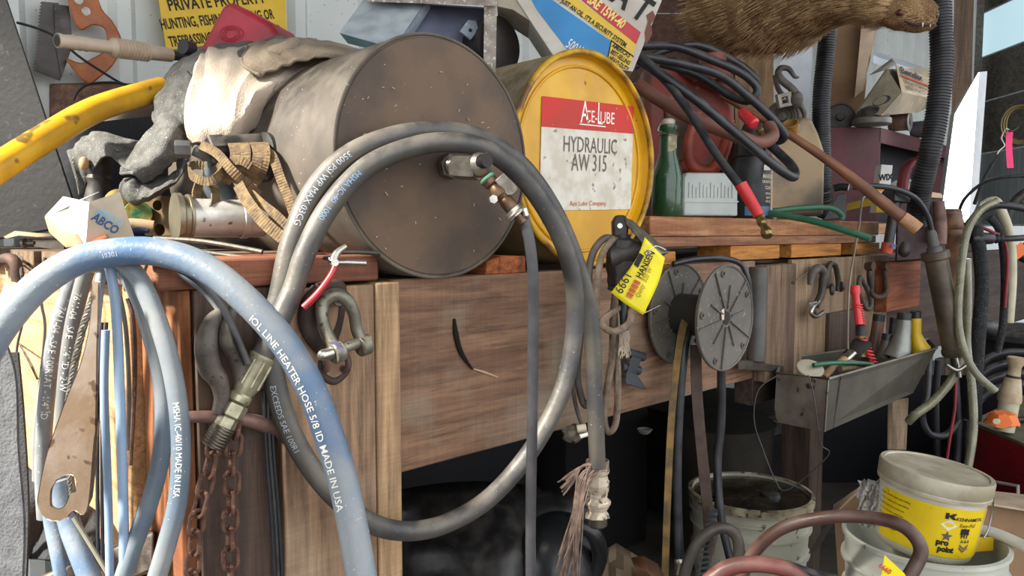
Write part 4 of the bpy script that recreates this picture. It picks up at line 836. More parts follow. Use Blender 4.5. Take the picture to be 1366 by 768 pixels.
# oil jug box
k = fr(0, 0, 1.42); k = fr(683, 384, 1.40)
def A_(l): return [(x - 683, 384 - y) for x, y in l]
boxw = M('grimy_white_card', 'c6c1b6', 'b3ab9e', .6, sc_=10, bump=.08, speck='7f766a', sp=.7, ss=60)
kx = fr(683, 384, 1.47)
def pc(l, z0, z1, mat, name, t, lab=None, under=None, k=kx): return t.part(name, G(k).prism(A_(l), z0, z1), mat, label=lab, under=under, sm=0)
t = T('oil_box', 'tilted white motor oil box with blue, red and yellow panels on the yellow drum', 'box')
fp = t.part('front_panel', G(kx).prism(A_([(664, -30), (706, 34), (740, 84), (841, 100), (884, -6), (860, -50), (700, -60)]), -90, 0), boxw, sm=0, bevel=.001)
t.part('side_panel', G(kx).prism(A_([(660, -30), (664, 16), (684, 20), (706, 34), (690, -10), (686, -30)]), -92, -2), M('aged_card', 'b3aa97', '968c79', .7, bump=.1), sm=0)
t.part('blue_panel', G(kx).prism(A_([(708, -10), (723, -10), (727, 3), (812, 61), (805, 92), (768, 88), (716, 22), (709, 10)]), 0, .5), M('oil_blue', '2a83bd', '2577ae', .5, bump=.03, speck='4f6f85', sp=.72, ss=50), under=fp, sm=0, label='blue panel')
t.part('yellow_panel', G(kx).prism(A_([(729, -6), (748, -8), (845, 64), (836, 97), (806, 90), (812, 60)]), 0, .6), M('oil_yellow', 'e0bd3a', 'd4ae30', .5, bump=.03), under=fp, sm=0, label='yellow panel')
t.part('red_band', G(kx).prism(A_([(750, -10), (772, -10), (851, 50), (845, 65)]), 0, .9), M('oil_red', 'c4323c', 'b32c36', .5, bump=.03), under=fp, sm=0, label='red band')
g = G(kx)
def tg(g, s, x, y, size, roll, **k_): g.text(s, x - 683, 384 - y, size, roll=roll, z=1.2, **k_)
g1 = G(kx); tg(g1, 'ROTELLA T', 716, -58, 44, -35, bold=.03, wx=.75, shear=0); tg(g1, "NOT JUST AN OIL. IT'S A SECURITY SYSTEM.", 734, 3, 8.6, -34.5, bold=.03, wx=.70); tg(g1, "AMERICA'S", 813, 68, 8, -33, bold=.03, wx=.7); tg(g1, 'BEST-SELLING', 811, 76, 8, -33, bold=.03, wx=.6); tg(g1, 'HEAVY-DUTY', 809, 84, 8, -33, bold=.03, wx=.6)
g1.prism(A_([(812, 60), (813.5, 60), (807.5, 90), (806, 90)]), .6, 1); g1.prism(A_([(812, 59), (842, 80), (842, 82), (812, 61)]), .6, 1)
t.part('lettering', g1, ink, under=fp, sm=0, label="bold black lettering on the white and yellow panels")
g1 = G(kx); tg(g1, 'MULTIGRADE', 728, -28, 14, -36, bold=.0, wx=.66); tg(g1, 'SAE 15W-40', 780, 11, 17, -37, bold=.03, wx=.64); t.part('lettering', g1, M('pale_yellow_ink', 'ecd27a', bump=0), under=fp, sm=0, label='yellow lettering SAE 15W-40')
g1 = G(kx); tg(g1, '50013', 752, 68, 19, -35, bold=.0, wx=.5); t.part('lettering', g1, white_ink, under=fp, sm=0, label='white number 50013')
g1 = G(kx); g1.prism(A_([(866, 22), (870, 30), (864, 40), (866, 52), (858, 66), (856, 50), (860, 36), (858, 28)]), 0, 1); t.part('rust_stain', g1, M('rust_stain_m', '6d3b2c', bump=0), under=fp, sm=0)
t.done()

# ================================================================ behind: timber, post, boards
t = T('timber_post', 'upright pale brown timber post behind the black hoses, carrying the animal head', 'post')
a = P(977, 310, 3.0).x; g = G().hexa([P(978, 420, 2.95) + V((0, 0, 0)), P(1030, 420, 2.95), P(1030, 420, 3.1), P(978, 420, 3.1)], [v + V((0, 0, 0)) for v in (P(978, -400, 2.95), P(1030, -400, 2.95), P(1030, -400, 3.1), P(978, -400, 3.1))])
for i, v in enumerate(g.v): v.z = ZT - .005 if i < 4 else 3.2
t.part('timber', g, WOOD('post_far', '8c6e4a', '6b5237', 'z', off=61), bevel=.004); t.done()
t = T('plank_partition', 'dark reddish brown horizontal planks above the black hoses', 'planks')
def vq(xa, xb, ya, yb, d, th): return G().hexa([P(xa, yb, d), P(xb, yb, d), P(xb, ya, d), P(xa, ya, d)], [P(xa, yb, d + th), P(xb, yb, d + th), P(xb, ya, d + th), P(xa, ya, d + th)])
dkr = WOOD('dark_red_wood', '5c3c2b', '422a1f', 'x', off=63)
for i, (ya, yb) in enumerate(((-40, 17), (19, 62), (64, 110), (112, 160), (162, 290))): t.part('plank', vq(836, 985, ya, yb, 3.12 + .005 * (i % 2), .03), dkr, bevel=.003)
t.part('glazing', vq(944, 977, -40, 12, 3.10, .004), M('pale_pane', '9fb0b4', '8fa0a6', .3), label='small pale pane'); t.done()

# ================================================================ animal head
fur_m = M('brown_fur_skin', '8a6d4a', '65492f', .9, sc_=12, bump=.4)
hp = [(990, -30, 2.2, 96), (1040, -14, 2.1, 82), (1080, -18, 2.0, 70), (1120, -14, 1.92, 50), (1150, -6, 1.87, 33), (1180, 6, 1.84, 26), (1205, 14, 1.82, 26), (1228, 20, 1.81, 22), (1243, 24, 1.805, 16), (1251, 25, 1.80, 8)]
cp = [P(x, y, d) for x, y, d, r in hp]; rd = [r * d / 1000 for x, y, d, r in hp]
t = T('taxidermy_animal', 'brown furry mounted animal head with its muzzle pointing right, hung on the timber post', 'animal mount')
g = G().tube(cp, rd, 28, 6, flat=1.0, ref=(0, 0, 1))
for v in g.v: v += V((noise.noise(v * 30), noise.noise(v * 30 + V((5, 0, 0))), noise.noise(v * 30 + V((0, 9, 0))))) * .006
bodyo = t.part('head_skin', g, fur_m, sm=80)
fur = G(); rng = random.Random(3); crp = cr([tuple(c) for c in cp], 10); crr = cr([(r,) for r in rd], 10)
for i in range(15000):
    u = rng.random() ** 1.0; k_ = int(u * (len(crp) - 2)); c = V(crp[k_]); tg_ = (V(crp[k_ + 1]) - c).normalized(); r = crr[k_][0]
    s1 = tg_.cross(UPZ).normalized(); s2 = s1.cross(tg_); a = rng.random() * 6.283; d_ = s1 * math.cos(a) + s2 * math.sin(a)
    if d_.dot(FH) > .5: continue
    b = c + d_ * r * .97 + V([rng.uniform(-.004, .004) for _ in range(3)]); sn = u > .62
    L_ = (rng.uniform(.006, .012) if sn else rng.uniform(.025, .05)) * (1.15 - .4 * u)
    tip = b - tg_ * L_ * .85 + d_ * L_ * (.16 if sn else .30) - UPZ * L_ * .35; wv_ = tg_.cross(d_).normalized() * (.0008 if sn else .0014)
    md = (b + tip) / 2 + d_ * L_ * .08
    fur.v += [b - wv_, b + wv_, md + wv_ * .7, md - wv_ * .7, tip]; n_0 = len(fur.v) - 5; fur.f += [(n_0, n_0 + 1, n_0 + 2, n_0 + 3), (n_0 + 3, n_0 + 2, n_0 + 4)]
t.part('fur', fur, M('fur_strands', 'b59468', '7d5d3c', .85, sc_=26, bump=0, speck='c4ab80', sp=.6, ss=300), sm=0, kind='stuff', label='brown and tan fur')
t.part('nose', G().sph(P(1247, 20, 1.785), (.009, .009, .009)), M('nose_m', '3b2a24', rough=.4), label='dark nose')
t.part('eye', G().sph(P(1200, 17, 1.778), .008), M('eye_m', '4a1f18', rough=.25), label='reddish brown eye')
t.part('mouth', G().tube(pth([(1206, 28, 1.778), (1222, 33, 1.775), (1246, 33, 1.785)]), [.002, .0035, .002], 8, 5), M('mouth_m', '2a1a16', bump=0))
t.part('tooth', G().lathe(P(1231, 30, 1.772), (0, 0, -1), [(.0022, 0), (.0016, .006), (.0004, .011)], 8).lathe(P(1241, 33, 1.775), (0, 0, -1), [(.002, 0), (.0004, .006)], 8), M('tooth_m', 'd8cba8', rough=.3), label='pale teeth'); t.done()

# ================================================================ on the pallet: bottle, jugs, hoses
BZ = 1.0535
t = T('swing_top_bottle', 'dusty dark green swing-top glass bottle beside the yellow drum', 'bottle')
c = P(890, 289, 1.70); c.z = BZ + .0005; hh = (1.02 + (310 - 162) * 1.70 / 1000) - BZ
gl = M('green_glass', '1c4427', '2c4a30', .22, bump=.05, bs=20, sc_=14, coat=.5, speck='6b7a62', sp=.72, ss=60)
S = 1.70 / 1000
t.part('glass', G().lathe(c, (0, 0, 1), [(19 * S, 0), (20.5 * S, 3 * S), (20.5 * S, 52 * S), (17 * S, 66 * S), (12 * S, 82 * S), (11 * S, 100 * S), (11 * S, 112 * S), (12.5 * S, 114 * S), (12.5 * S, hh - 8 * S), (8 * S, hh - 6 * S)], 36), gl)
t.part('stopper', G().lathe(c + UPZ * (hh - 9 * S), (0, 0, 1), [(8 * S, 0), (8.5 * S, 2 * S), (8.5 * S, 8 * S), (6 * S, 10 * S)], 24), M('porcelain', 'cbbfae', 'b5a792', .3), label='white porcelain stopper')
g = G(); ring(g, c + UPZ * (108 * S), (0, 0, 1), 13 * S, .0011, 24, 6); g.tube([c + UPZ * (hh - 3 * S) - RT * 9 * S, c + UPZ * (hh - 14 * S) - RT * 15 * S - FH * .01, c + UPZ * (112 * S) - RT * 13 * S - FH * .012, c + UPZ * 106 * S + RT * 3 * S - FH * .022, c + UPZ * 112 * S + RT * 13 * S], .0011, 6, 5); t.part('wire_bail', g, zs)
k = Matrix.Translation(c) @ Matrix(((RT.x, 0, -FH.x, 0), (RT.y, 0, -FH.y, 0), (0, 1, 0, 0), (0, 0, 0, 1))) @ Matrix.Scale(S, 4)
def lab_cyl(r, x0, x1, y0, y1, k, e=.4): return G(k).grid([[(r * math.sin(a), y, (r + e) * math.cos(a)) for a in [x0 + (x1 - x0) * i / 8 for i in range(9)]] for y in (y0, y1)])
t.part('paper_patch', lab_cyl(11.4, -.2, 1.1, 82, 108, k), M('torn_label', 'b9ab8d', '7d7a5e', .8, sc_=60), label='torn remains of a paper label on the neck'); t.done()

t = T('red_jug', 'large grimy red plastic jug with a moulded handle behind the bottle', 'jug')
grim = M('grimy_red', '8c2e1e', '5f4236', .55, sc_=11, bump=.2, lo=.42, hi=.56, speck='a85a3c', sp=.66, ss=40)
kj = fr(683, 384, 1.98)
t.part('body', G(kj).prism(A_([(858, 92), (876, 84), (935, 82), (978, 96), (980, 180), (970, 222), (940, 236), (905, 234), (862, 236)]), -55, -8), grim, bevel=.018, seg=5, sm=60)
t.part('handle', G().tube(pth([(930, 150, 1.94), (918, 190, 1.93), (925, 222, 1.93), (950, 226, 1.93), (966, 200, 1.93), (974, 165, 1.94)]), [.012, .013, .015, .016, .016, .014], 14, 6), M('jug_orange_red', 'a8432a', '7d3524', .5, sc_=16, bump=.2), label='moulded handle loop')
t.part('side_pad', G(kj).prism(A_([(884, 140), (920, 130), (932, 160), (912, 215), (890, 222)]), -8, -2), M('brown_grime', '6e4b3c', '4d382e', .7, sc_=14, bump=.2), bevel=.006); t.part('neck', G().lathe(P(950, 100, 1.97), V((0, 0, 1)), [(.05, -.02), (.045, .01), (.035, .025), (.035, .05)], 24), grim)
t.done()
t = T('white_tub', 'milky white ribbed plastic tub beside the green bottle', 'tub')
milk = M('milky_plastic', 'b9c0ba', 'a9b0ab', .35, sc_=12, bump=.05, coat=.2); kt = fr(948, 288, 1.80, yaw=8)
gg = G(kt); gg.prism([(-38, 0), (38, 0), (37, 52), (30, 57), (-34, 57), (-38, 50)], -60, 0); t.part('body', gg, milk, bevel=.004, seg=3)
g = G(kt)
for i in range(13): g.prism([(-31 + i * 5, 24), (-28.5 + i * 5, 24), (-28.5 + i * 5, 44 - 3 * (i % 3)), (-31 + i * 5, 44 - 3 * (i % 3))], 0, 1.2)
g.prism([(-38, 18), (38, 18), (38, 20), (-38, 20)], 0, 1.6); t.part('moulded_ribs', g, milk, sm=0); t.done()
t = T('glue_bottle', 'black squeeze bottle with white print, standing behind the red-sleeved cable', 'bottle')
c = P(1001, 288, 1.86); c.z = BZ; S = 1.86 / 1000
blp = M('black_plastic', '1d1e21', '27292c', .4, bump=.05, dust=.2)
t.part('body', G().lathe(c, (0, 0, 1), [(23 * S, 0), (25 * S, 3 * S), (25 * S, 70 * S), (22 * S, 80 * S), (22 * S, 98 * S), (14 * S, 118 * S), (9 * S, 128 * S)], 32), blp)
t.part('neck_ring', ring(G(), c + UPZ * 82 * S, (0, 0, 1), 24 * S, .002), blp)
k = Matrix.Translation(c) @ Matrix(((RT.x, 0, -FH.x, 0), (RT.y, 0, -FH.y, 0), (0, 1, 0, 0), (0, 0, 0, 1))) @ Matrix.Scale(S, 4)
cm = lambda p: (25.5 * math.sin(p[0] / 25 + .15), p[1], 25.5 * math.cos(p[0] / 25 + .15))
g = G(k)
for s_, y, z_ in (('MARINE', 52, 8), ('GRADE GLUE', 46, 5), ('CLEAR', 38, 6), ('STRONG', 31, 4), ('QUICK', 26, 4), ('4 FL OZ', 21, 4)): g.text(s_, 14, y, z_, bold=.02, wx=.75, al='c', M=cm)
t.part('lettering', g, M('cream_ink', 'c9c0a8', bump=0), sm=0, label='pale lettering MARINE GRADE'); t.part('logo', G(k).prism([(8, 62), (16, 62), (16, 68), (12, 71), (8, 68)], 22, 25.4), white_ink, sm=0)
t.part('blue_band', lab_cyl(25.2, -.6, 1.2, 4, 16, k), M('blue_band_m', '3f6f8f', '2f556f', .5)); t.done()
t = T('red_scale_card', 'narrow cream card with red ruled marks behind the black glue bottle', 'card'); kc = fr(1024, 250, 1.93)
t.part('card', G(kc).prism([(-6, -34), (7, -34), (6, 34), (-6, 34)], -1, 0), M('cream_card', 'c9b79d', 'b8a488'), sm=0); g = G(kc)
for i in range(16): g.prism([(-5, -31 + 4 * i), (5, -31 + 4 * i), (5, -29.5 + 4 * i), (-5, -29.5 + 4 * i)], 0, .4)
t.part('ruled_marks', g, M('oil_red', ''), sm=0); t.done()
t = T('tan_oil_jug', 'dirty tan plastic oil jug with an off-centre neck at the end of the pallet', 'jug')
tj = M('tan_plastic', 'a08762', '6f6350', .45, sc_=7, bump=.1, lo=.42, hi=.58, dust=.3); kj = fr(683, 384, 2.15)
t.part('body', G(kj).prism(A_([(1022, 288), (1022, 200), (1032, 182), (1050, 172), (1064, 158), (1078, 160), (1088, 180), (1097, 205), (1098, 288)]), -45, 0), tj, bevel=.012, seg=4, sm=60)
t.part('spout', G().lathe(P(1056, 176, 2.12), (UPZ * .7 - RT * .3 - FH * .5), [(.02, 0), (.022, .02), (.024, .028), (.018, .03), (.014, .01)], 24), M('tan_neck', 'a97f3c', '8a6630', .45)); t.done()
# hoses over the pallet
bh = M('black_hose', '23252a', '2f3136', .38, sc_=30, bump=.08, dust=.35)
hose('black_hose', pth([(840, 60, 1.75), (870, 90, 1.72), (930, 134, 1.70), (985, 180, 1.70), (1035, 222, 1.70), (1058, 236, 1.72), (1058, 224, 1.76), (1040, 205, 1.80), (1010, 178, 1.84)]), .0108, bh, 'long straight black hose slanting down in front of the red jug, hooked at its end')
hose('black_hose', pth([(850, 62, 1.86), (900, 62, 1.86), (950, 80, 1.86), (990, 98, 1.86), (1010, 118, 1.86), (1000, 134, 1.87), (975, 128, 1.9), (930, 100, 1.92), (880, 84, 1.92)]), .0102, bh, 'upper black hose looping round at the timber post')
hose('black_hose', pth([(856, 75, 1.80), (910, 85, 1.80), (960, 100, 1.82), (1000, 130, 1.83), (1030, 158, 1.84), (1046, 180, 1.86), (1036, 188, 1.88), (1020, 178, 1.90)]), .0105, bh, 'middle black hose bending back above the tan jug')
hose('black_hose', pth([(845, 90, 1.95), (880, 70, 1.95), (930, 60, 1.96), (985, 85, 1.97), (1012, 108, 1.97)]), .0095, bh, 'rearmost black hose arching highest over the red jug')
t = T('sleeved_cable', 'black battery-like cable with a bright red sleeve and brass tip resting on the pallet edge', 'cable')
t.part('cable', G().tube(pth([(850, 80, 1.76), (885, 105, 1.72), (920, 150, 1.68), (955, 205, 1.63), (990, 252, 1.58)]), .0092, 14, 8), bh)
t.part('sleeve', G().tube(pth([(988, 246, 1.575), (1000, 266, 1.565), (1013, 288, 1.55)]), [.0135, .0125, .0115], 20, 6), M('bright_red', 'd8363c', 'c92f35', .35, bump=.03), label='bright red sleeve')
a, b = P(1013, 288, 1.55), P(1028, 322, 1.50); ax = (b - a).normalized()
t.part('brass_tip', G().lathe(a, ax, [(.010, 0), (.0085, .01), (.0105, .012), (.0105, .022), (.007, .026), (.0085, .036), (.0115, .042), (.0125, .052), (.009, .058)], 10), M('dirty_brass', '8f7a4a', '6a5a3c', .35, .7, sc_=60), sm=20, label='dirty brass tip'); t.done()
rb = M('dusty_red_rubber', '7d5040', '6b4436', .6, sc_=14, bump=.1, dust=.35)
hose('dull_red_hose', pth([(850, 112, 1.78), (875, 130, 1.77), (925, 158, 1.76), (980, 180, 1.76), (1012, 190, 1.77), (1030, 182, 1.79), (1026, 168, 1.82)]), .0158, rb, 'dusty dull red hose crossing behind the straight black hose')
hose('dull_red_hose', pth([(900, 85, 2.0), (935, 105, 1.98), (972, 118, 1.96), (985, 114, 1.96)]), .0155, rb, 'short dull red hose end above the red jug')
t = T('spark_plug_boot', 'small red rubber boot with a brass plug tip lying on the dull red hose', 'plug')
a, b = P(988, 148, 1.80), P(1012, 172, 1.76); ax = (b - a).normalized()
t.part('boot', G().lathe(a, ax, [(.008, 0), (.013, .01), (.013, .035), (.015, .04), (.015, .05), (.011, .054)], 18), M('bright_red', '')); t.part('plug_tip', G().lathe(b, ax, [(.009, 0), (.009, .008), (.005, .010), (.005, .018)], 12), MATS['dirty_brass']); t.done()
wd = M('worn_brown_handle', '8c5c40', '6c4734', .45, sc_=12, stretch=(1, 1, 1), bump=.08)
t = T('worn_tool_shaft', 'long worn brown tool handle slanting down to the right over the pallet', 'handle')
t.part('shaft', G().tube(pth([(960, 125, 1.98), (1010, 155, 1.95), (1060, 184, 1.90), (1120, 225, 1.86), (1175, 268, 1.82), (1208, 294, 1.80)]), [.0085, .009, .010, .012, .0145, .015], 18, 8), wd)
t.part('end_ferrule', G().tube(pth([(1203, 290, 1.80), (1214, 298, 1.795), (1224, 306, 1.79)]), [.0165, .0172, .0175], 20, 4), M('light_ferrule', 'b58a62', '97704d', .6, sc_=40, bump=.2), label='lighter wrapped end'); t.done()
gh = M('green_hose', '2f6b50', '2a5f47', .45, sc_=20, bump=.06, dust=.3)
hose('green_hose', pth([(1010, 282, 1.85), (1050, 288, 1.80), (1090, 296, 1.75), (1130, 308, 1.70), (1162, 318, 1.67)]), .0078, gh, 'green hose with a cut end sticking out over the pallet edge')
hose('green_hose', pth([(1015, 284, 1.95), (1060, 278, 1.95), (1105, 277, 1.97), (1122, 286, 1.98), (1123, 293, 1.98)]), .0075, gh, 'green hose bent down at its end on the pallet behind the cut one')

# ================================================================ hung on the beam, middle
cast = M('cast_iron_grey', '423f3c', '33302e', .55, .3, sc_=40, bump=.25, bs=140, dust=.15)
t = T('grease_coupler', 'dark cast coupler head with a lever, hung at the foot of the yellow drum', 'tool')
Yq = 1.27
t.part('head_body', G().lathe(P(829, 366, Yq), UPZ * 1 + RT * .02, [(.022, -.02), (.024, -.012), (.024, 0), (.027, .01), (.027, .05), (.024, .058), (.014, .062), (.014, .068)], 28), cast)
t.part('side_boss', G().cyl(P(812, 343, Yq - .01), P(856, 334, Yq - .01), .022, .018, 20), cast, bevel=.002)
t.part('clevis_head', G(fr(827, 300, Yq)).prism([(-10, -16), (10, -16), (11, 4), (6, 13), (-6, 13), (-11, 4)], -9, 9), cast, bevel=.004, seg=3)
t.part('pivot_pin', G().cyl(P(827, 301, Yq - .014), P(827, 301, Yq + .014), .0045, n=14), zs)
lvm = M('pressed_steel', '8c8678', '6c675c', .4, .6, sc_=40, bump=.1)
t.part('lever', G().hexa([P(833, 290, 1.255), P(842, 292, 1.275), P(894, 336, 1.235), P(884, 338, 1.215)], [P(835, 300, 1.255), P(842, 304, 1.275), P(880, 345, 1.235), P(872, 342, 1.215)]), lvm, bevel=.002, label='bright pressed steel lever')
t.part('lower_tube', G().tube(pth([(829, 382, Yq), (831, 410, Yq), (833, 440, Yq)]), .007, 12, 4), MATS['black_cord_m']); t.part('collar', ring(G(), P(829, 384, Yq), UPZ, .020, .004), cast); t.done()
t = T('auction_tag', 'bright yellow paper tag printed 6661 tied to the coupler lever', 'tag')
ty_ = M('tag_yellow', 'f2e21e', 'ecd91c', .45, sc_=8, bump=.02)
kt = fr(683, 384, 1.21)
tgp = [[(860, 316), (851, 341), (834, 366), (815, 390)], [(873, 330), (866, 356), (848, 385), (834, 405)], [(887, 344), (880, 372), (868, 400), (858, 420)]]
t.part('paper', G().grid([[P(x, y, 1.21 - .006 * (j == 1) + .004 * (i == 1)) for i, (x, y) in enumerate(cr(r_, 4))] for j, r_ in enumerate(zip(*[cr(r, 4) for r in tgp])) for r_ in [list(r_)]] if 0 else [[P(*c_, 1.212) for c_ in cr(list(r2), 3)] for r2 in zip(*[cr(r, 3) for r in tgp])]), ty_, solid=.0004, sm=60)
def tgt(g, s_, x, y, size, roll, **k_): g.text(s_, x - 683, 384 - y, size, roll=roll, z=.8, **k_)
g = G(kt); tgt(g, '6661', 830, 393, 18, 62, wx=.85); tgt(g, 'HANSEN', 855, 372, 12, 62, bold=.02, wx=.85); t.part('lettering', g, ink, sm=0, label='black number 6661 and lettering')
g = G(kt); g.prism(A_([(845, 352), (853, 337), (859, 341), (851, 357)]), .5, .9); t.part('logo', g, ink, sm=0)
g = G(kt); dx_, dy_ = math.cos(math.radians(62)), math.sin(math.radians(62))
for i in range(13):
    s0_ = i * 2.1; w_ = .7 + .6 * (i % 3); x_, y_ = 835 + dx_ * s0_, 395 - dy_ * s0_; px_, py_ = dy_ * 9, dx_ * 9
    g.prism(A_([(x_, y_), (x_ + px_, y_ + py_), (x_ + px_ + dx_ * w_, y_ + py_ - dy_ * w_), (x_ + dx_ * w_, y_ - dy_ * w_)]), .5, .8)
t.part('barcode', g, M('tag_red', 'c8452c', bump=0), sm=0, label='red barcode')
g = G(kt); tgt(g, 'Qunty  320 W', 853, 398, 9, 66, wx=.8, shear=.3); g.prism(A_([(856, 373), (857, 373), (868, 348), (867, 348)]), .4, .8); t.part('handwriting', g, M('pencil_ink', '8a7a2a', bump=0), sm=0)
t.part('eyelet', ring(G(), P(864, 337, 1.209), -FH, .0035, .0015, 16, 6), zs); t.part('string', G().tube(pth([(864, 336, 1.20), (868, 332, 1.19), (876, 328, 1.21), (888, 333, 1.235)]), .0008, 5, 6), white_ink); t.done()
rope = M('dirty_rope', '80705f', '66584a', .9, sc_=60, bump=.5, bs=260); rub2 = M('grey_cord', '55504a', '47423d', .6, sc_=30, bump=.15)
hose('cord_loop', pth([(822, 320, 1.26), (806, 318, 1.25), (790, 340, 1.24), (785, 380, 1.24), (788, 440, 1.25), (790, 520, 1.26), (780, 540, 1.27), (770, 500, 1.28), (775, 440, 1.27)]), .0062, rub2, 'grey cord hanging in a narrow loop left of the coupler head', 'cord', n=10)
hose('braided_rope', pth([(818, 318, 1.25), (803, 340, 1.235), (797, 380, 1.235), (796, 440, 1.25), (800, 500, 1.27), (796, 545, 1.28), (790, 590, 1.28)]), .0058, rope, 'pale braided rope falling from the coupler beside the black hose end', 'rope', n=10)
hose('braided_rope', pth([(822, 385, 1.25), (818, 420, 1.27), (816, 480, 1.30), (808, 530, 1.31), (806, 560, 1.31), (812, 576, 1.31), (822, 560, 1.31), (824, 500, 1.31), (820, 430, 1.29), (820, 400, 1.28)]), .0062, rope, 'pale rope hanging in the longest loop below the coupler', 'rope', n=10)
hose('braided_rope', pth([(826, 410, 1.27), (812, 420, 1.25), (803, 432, 1.24), (818, 442, 1.23), (838, 432, 1.25), (842, 415, 1.27), (834, 402, 1.28)]), .0060, rope, 'short rope ring wound crosswise round the other ropes under the tag', 'rope', n=10)
t = T('frayed_rope_end', 'frayed rope end hanging beneath the yellow tag', 'rope'); g = G()
for i in range(26): g.tube(pth([(832 + random.uniform(-3, 3), 425, 1.28), (834 + random.uniform(-7, 7), 450, 1.275), (834 + random.uniform(-9, 9), 474 + random.uniform(-6, 4), 1.275)]), .0009, 4, 4)
t.part('rope_strands', g, M('pale_rope', 'a89a88', '8c7f6f', .9, bump=.1), kind='stuff'); t.part('core', G().tube(pth([(832, 410, 1.29), (834, 460, 1.29)]), .005, 10, 4), rope); t.done()
t = T('black_crank', 'small black plastic crank handle screwed on the beam', 'crank'); bkp = M('grey_black_plastic', '3b3f44', '2e3135', .45, bump=.1)
t.part('upper_arm', G().cyl(F(836, 470, .03), F(858, 476, .03), .009, n=16), bkp, bevel=.001); t.part('web', G().hexa([F(843, 474, .024), F(856, 478, .024), F(848, 500, .024), F(836, 498, .024)], [F(843, 474, .040), F(856, 478, .040), F(848, 500, .040), F(836, 498, .040)]), bkp, bevel=.002)
t.part('middle_arm', G().cyl(F(828, 489, .03), F(852, 494, .03), .009, n=16), bkp, bevel=.001); t.part('lower_arm', G().hexa([F(836, 494, .024), F(848, 497, .024), F(862, 518, .024), F(834, 512, .024)], [F(836, 494, .04), F(848, 497, .04), F(862, 520, .04), F(834, 512, .04)]), bkp, bevel=.002); t.done()
t = T('taped_plug', 'lump of grey tape with a cream plug hanging beside the hose end', 'plug')
g = G(); g.sph(P(764, 578, 1.29), (.022, .014, .015), 12, 8)
for v in g.v: v += V([random.uniform(-.003, .003) for _ in range(3)])
t.part('tape_lump', g, M('dirty_tape', '5b5349', '7d7468', .7, sc_=70, bump=.4), sm=20); t.part('plug', G().cyl(P(770, 572, 1.27), P(782, 570, 1.27), .007, n=14), M('cream_plastic', '')); t.part('plug', G().cyl(P(774, 582, 1.27), P(786, 578, 1.27), .004, n=10), white_ink)
t.part('cord', G().tube(pth([(776, 566, 1.28), (768, 540, 1.28), (762, 500, 1.28), (762, 460, 1.285)]), .0035, 10, 6), rub2); t.done()
drain = pth([(697, 286, .955), (706, 320, .955), (711, 370, .96), (711, 450, .97), (710, 560, .98), (708, 680, .99), (708, 810, 1.0)])
hose('drain_hose', drain, .0072, M('dark_grey_hose', '3a3a3c', '48474a', .4, sc_=30, bump=.08, dust=.3), 'thin dark grey hose hanging straight down from the drum valve')

# spools
def spool(t, yy, x, z, R):
    c = V((x, yy, z)); bk = M('spool_grey', '57534b', '67625a', .6, sc_=10, bump=.15, speck='8a8374', sp=.66, ss=120, dust=.15)
    fl = t.part('flange', G().lathe(c, (0, 1, 0), [(R - .002, 0), (R, .002), (R, .004), (R - .002, .006)], 64), bk)
    g = G(); p, _ = torus(c, (0, 1, 0), R - .002, .0025, 64); g.tube(p, .0026, 6, 0, closed=True)
    for i in range(10):
        a = i * math.pi / 5 + .15; d = V((math.cos(a), 0, math.sin(a))); o = d.cross(V((0, 1, 0)))
        g.hexa([c + d * .018 + o * s_ * .0014 + V((0, y_, 0)) for s_, y_ in ((-1, 0), (1, 0), (1, -.004), (-1, -.004))], [c + d * R * (.97 if i % 2 else .62) + o * s_ * .0014 + V((0, y_, 0)) for s_, y_ in ((-1, 0), (1, 0), (1, -.004), (-1, -.004))])
    t.part('rib', g, bk, under=fl, sm=0, label='moulded ribs of the flange')
    for i in range(5):
        a = i * 1.257 + .5; t.part('hole_boss', ring(G(), c + V((math.cos(a), 0, math.sin(a))) * R * .85 + V((0, -.002, 0)), (0, 1, 0), .005, .0018, 14, 6), bk, under=fl)
    t.part('hub_opening', G().lathe(c + V((0, -.0015, 0)), (0, 1, 0), [(.014, 0), (.016, .003)], 6), M('dark_hole', ''), under=fl, sm=0)
t = T('cable_spool', 'grey plastic cable spool with two ribbed flanges hung on the beam', 'spool')
sx_, sz_ = 1.3105, P(970, 424, 1.457).z
spool(t, -.128, sx_, sz_, .104); spool(t, -.022, sx_, sz_, .104)
t.part('barrel', G().cyl((sx_, -.125, sz_), (sx_, .0, sz_), .042, n=28), M('barrel_dark', '2f2d2a'))
t.part('torn_tag', G().hexa([V((sx_ - .022, -.132, sz_ - .002)), V((sx_ - .014, -.132, sz_ - .002)), V((sx_ - .014, -.132, sz_ + .02)), V((sx_ - .024, -.132, sz_ + .018))], [V((sx_ - .022, -.131, sz_ - .002)), V((sx_ - .014, -.131, sz_ - .002)), V((sx_ - .014, -.131, sz_ + .02)), V((sx_ - .024, -.131, sz_ + .018))]), M('offwhite_plastic', '')); t.done()
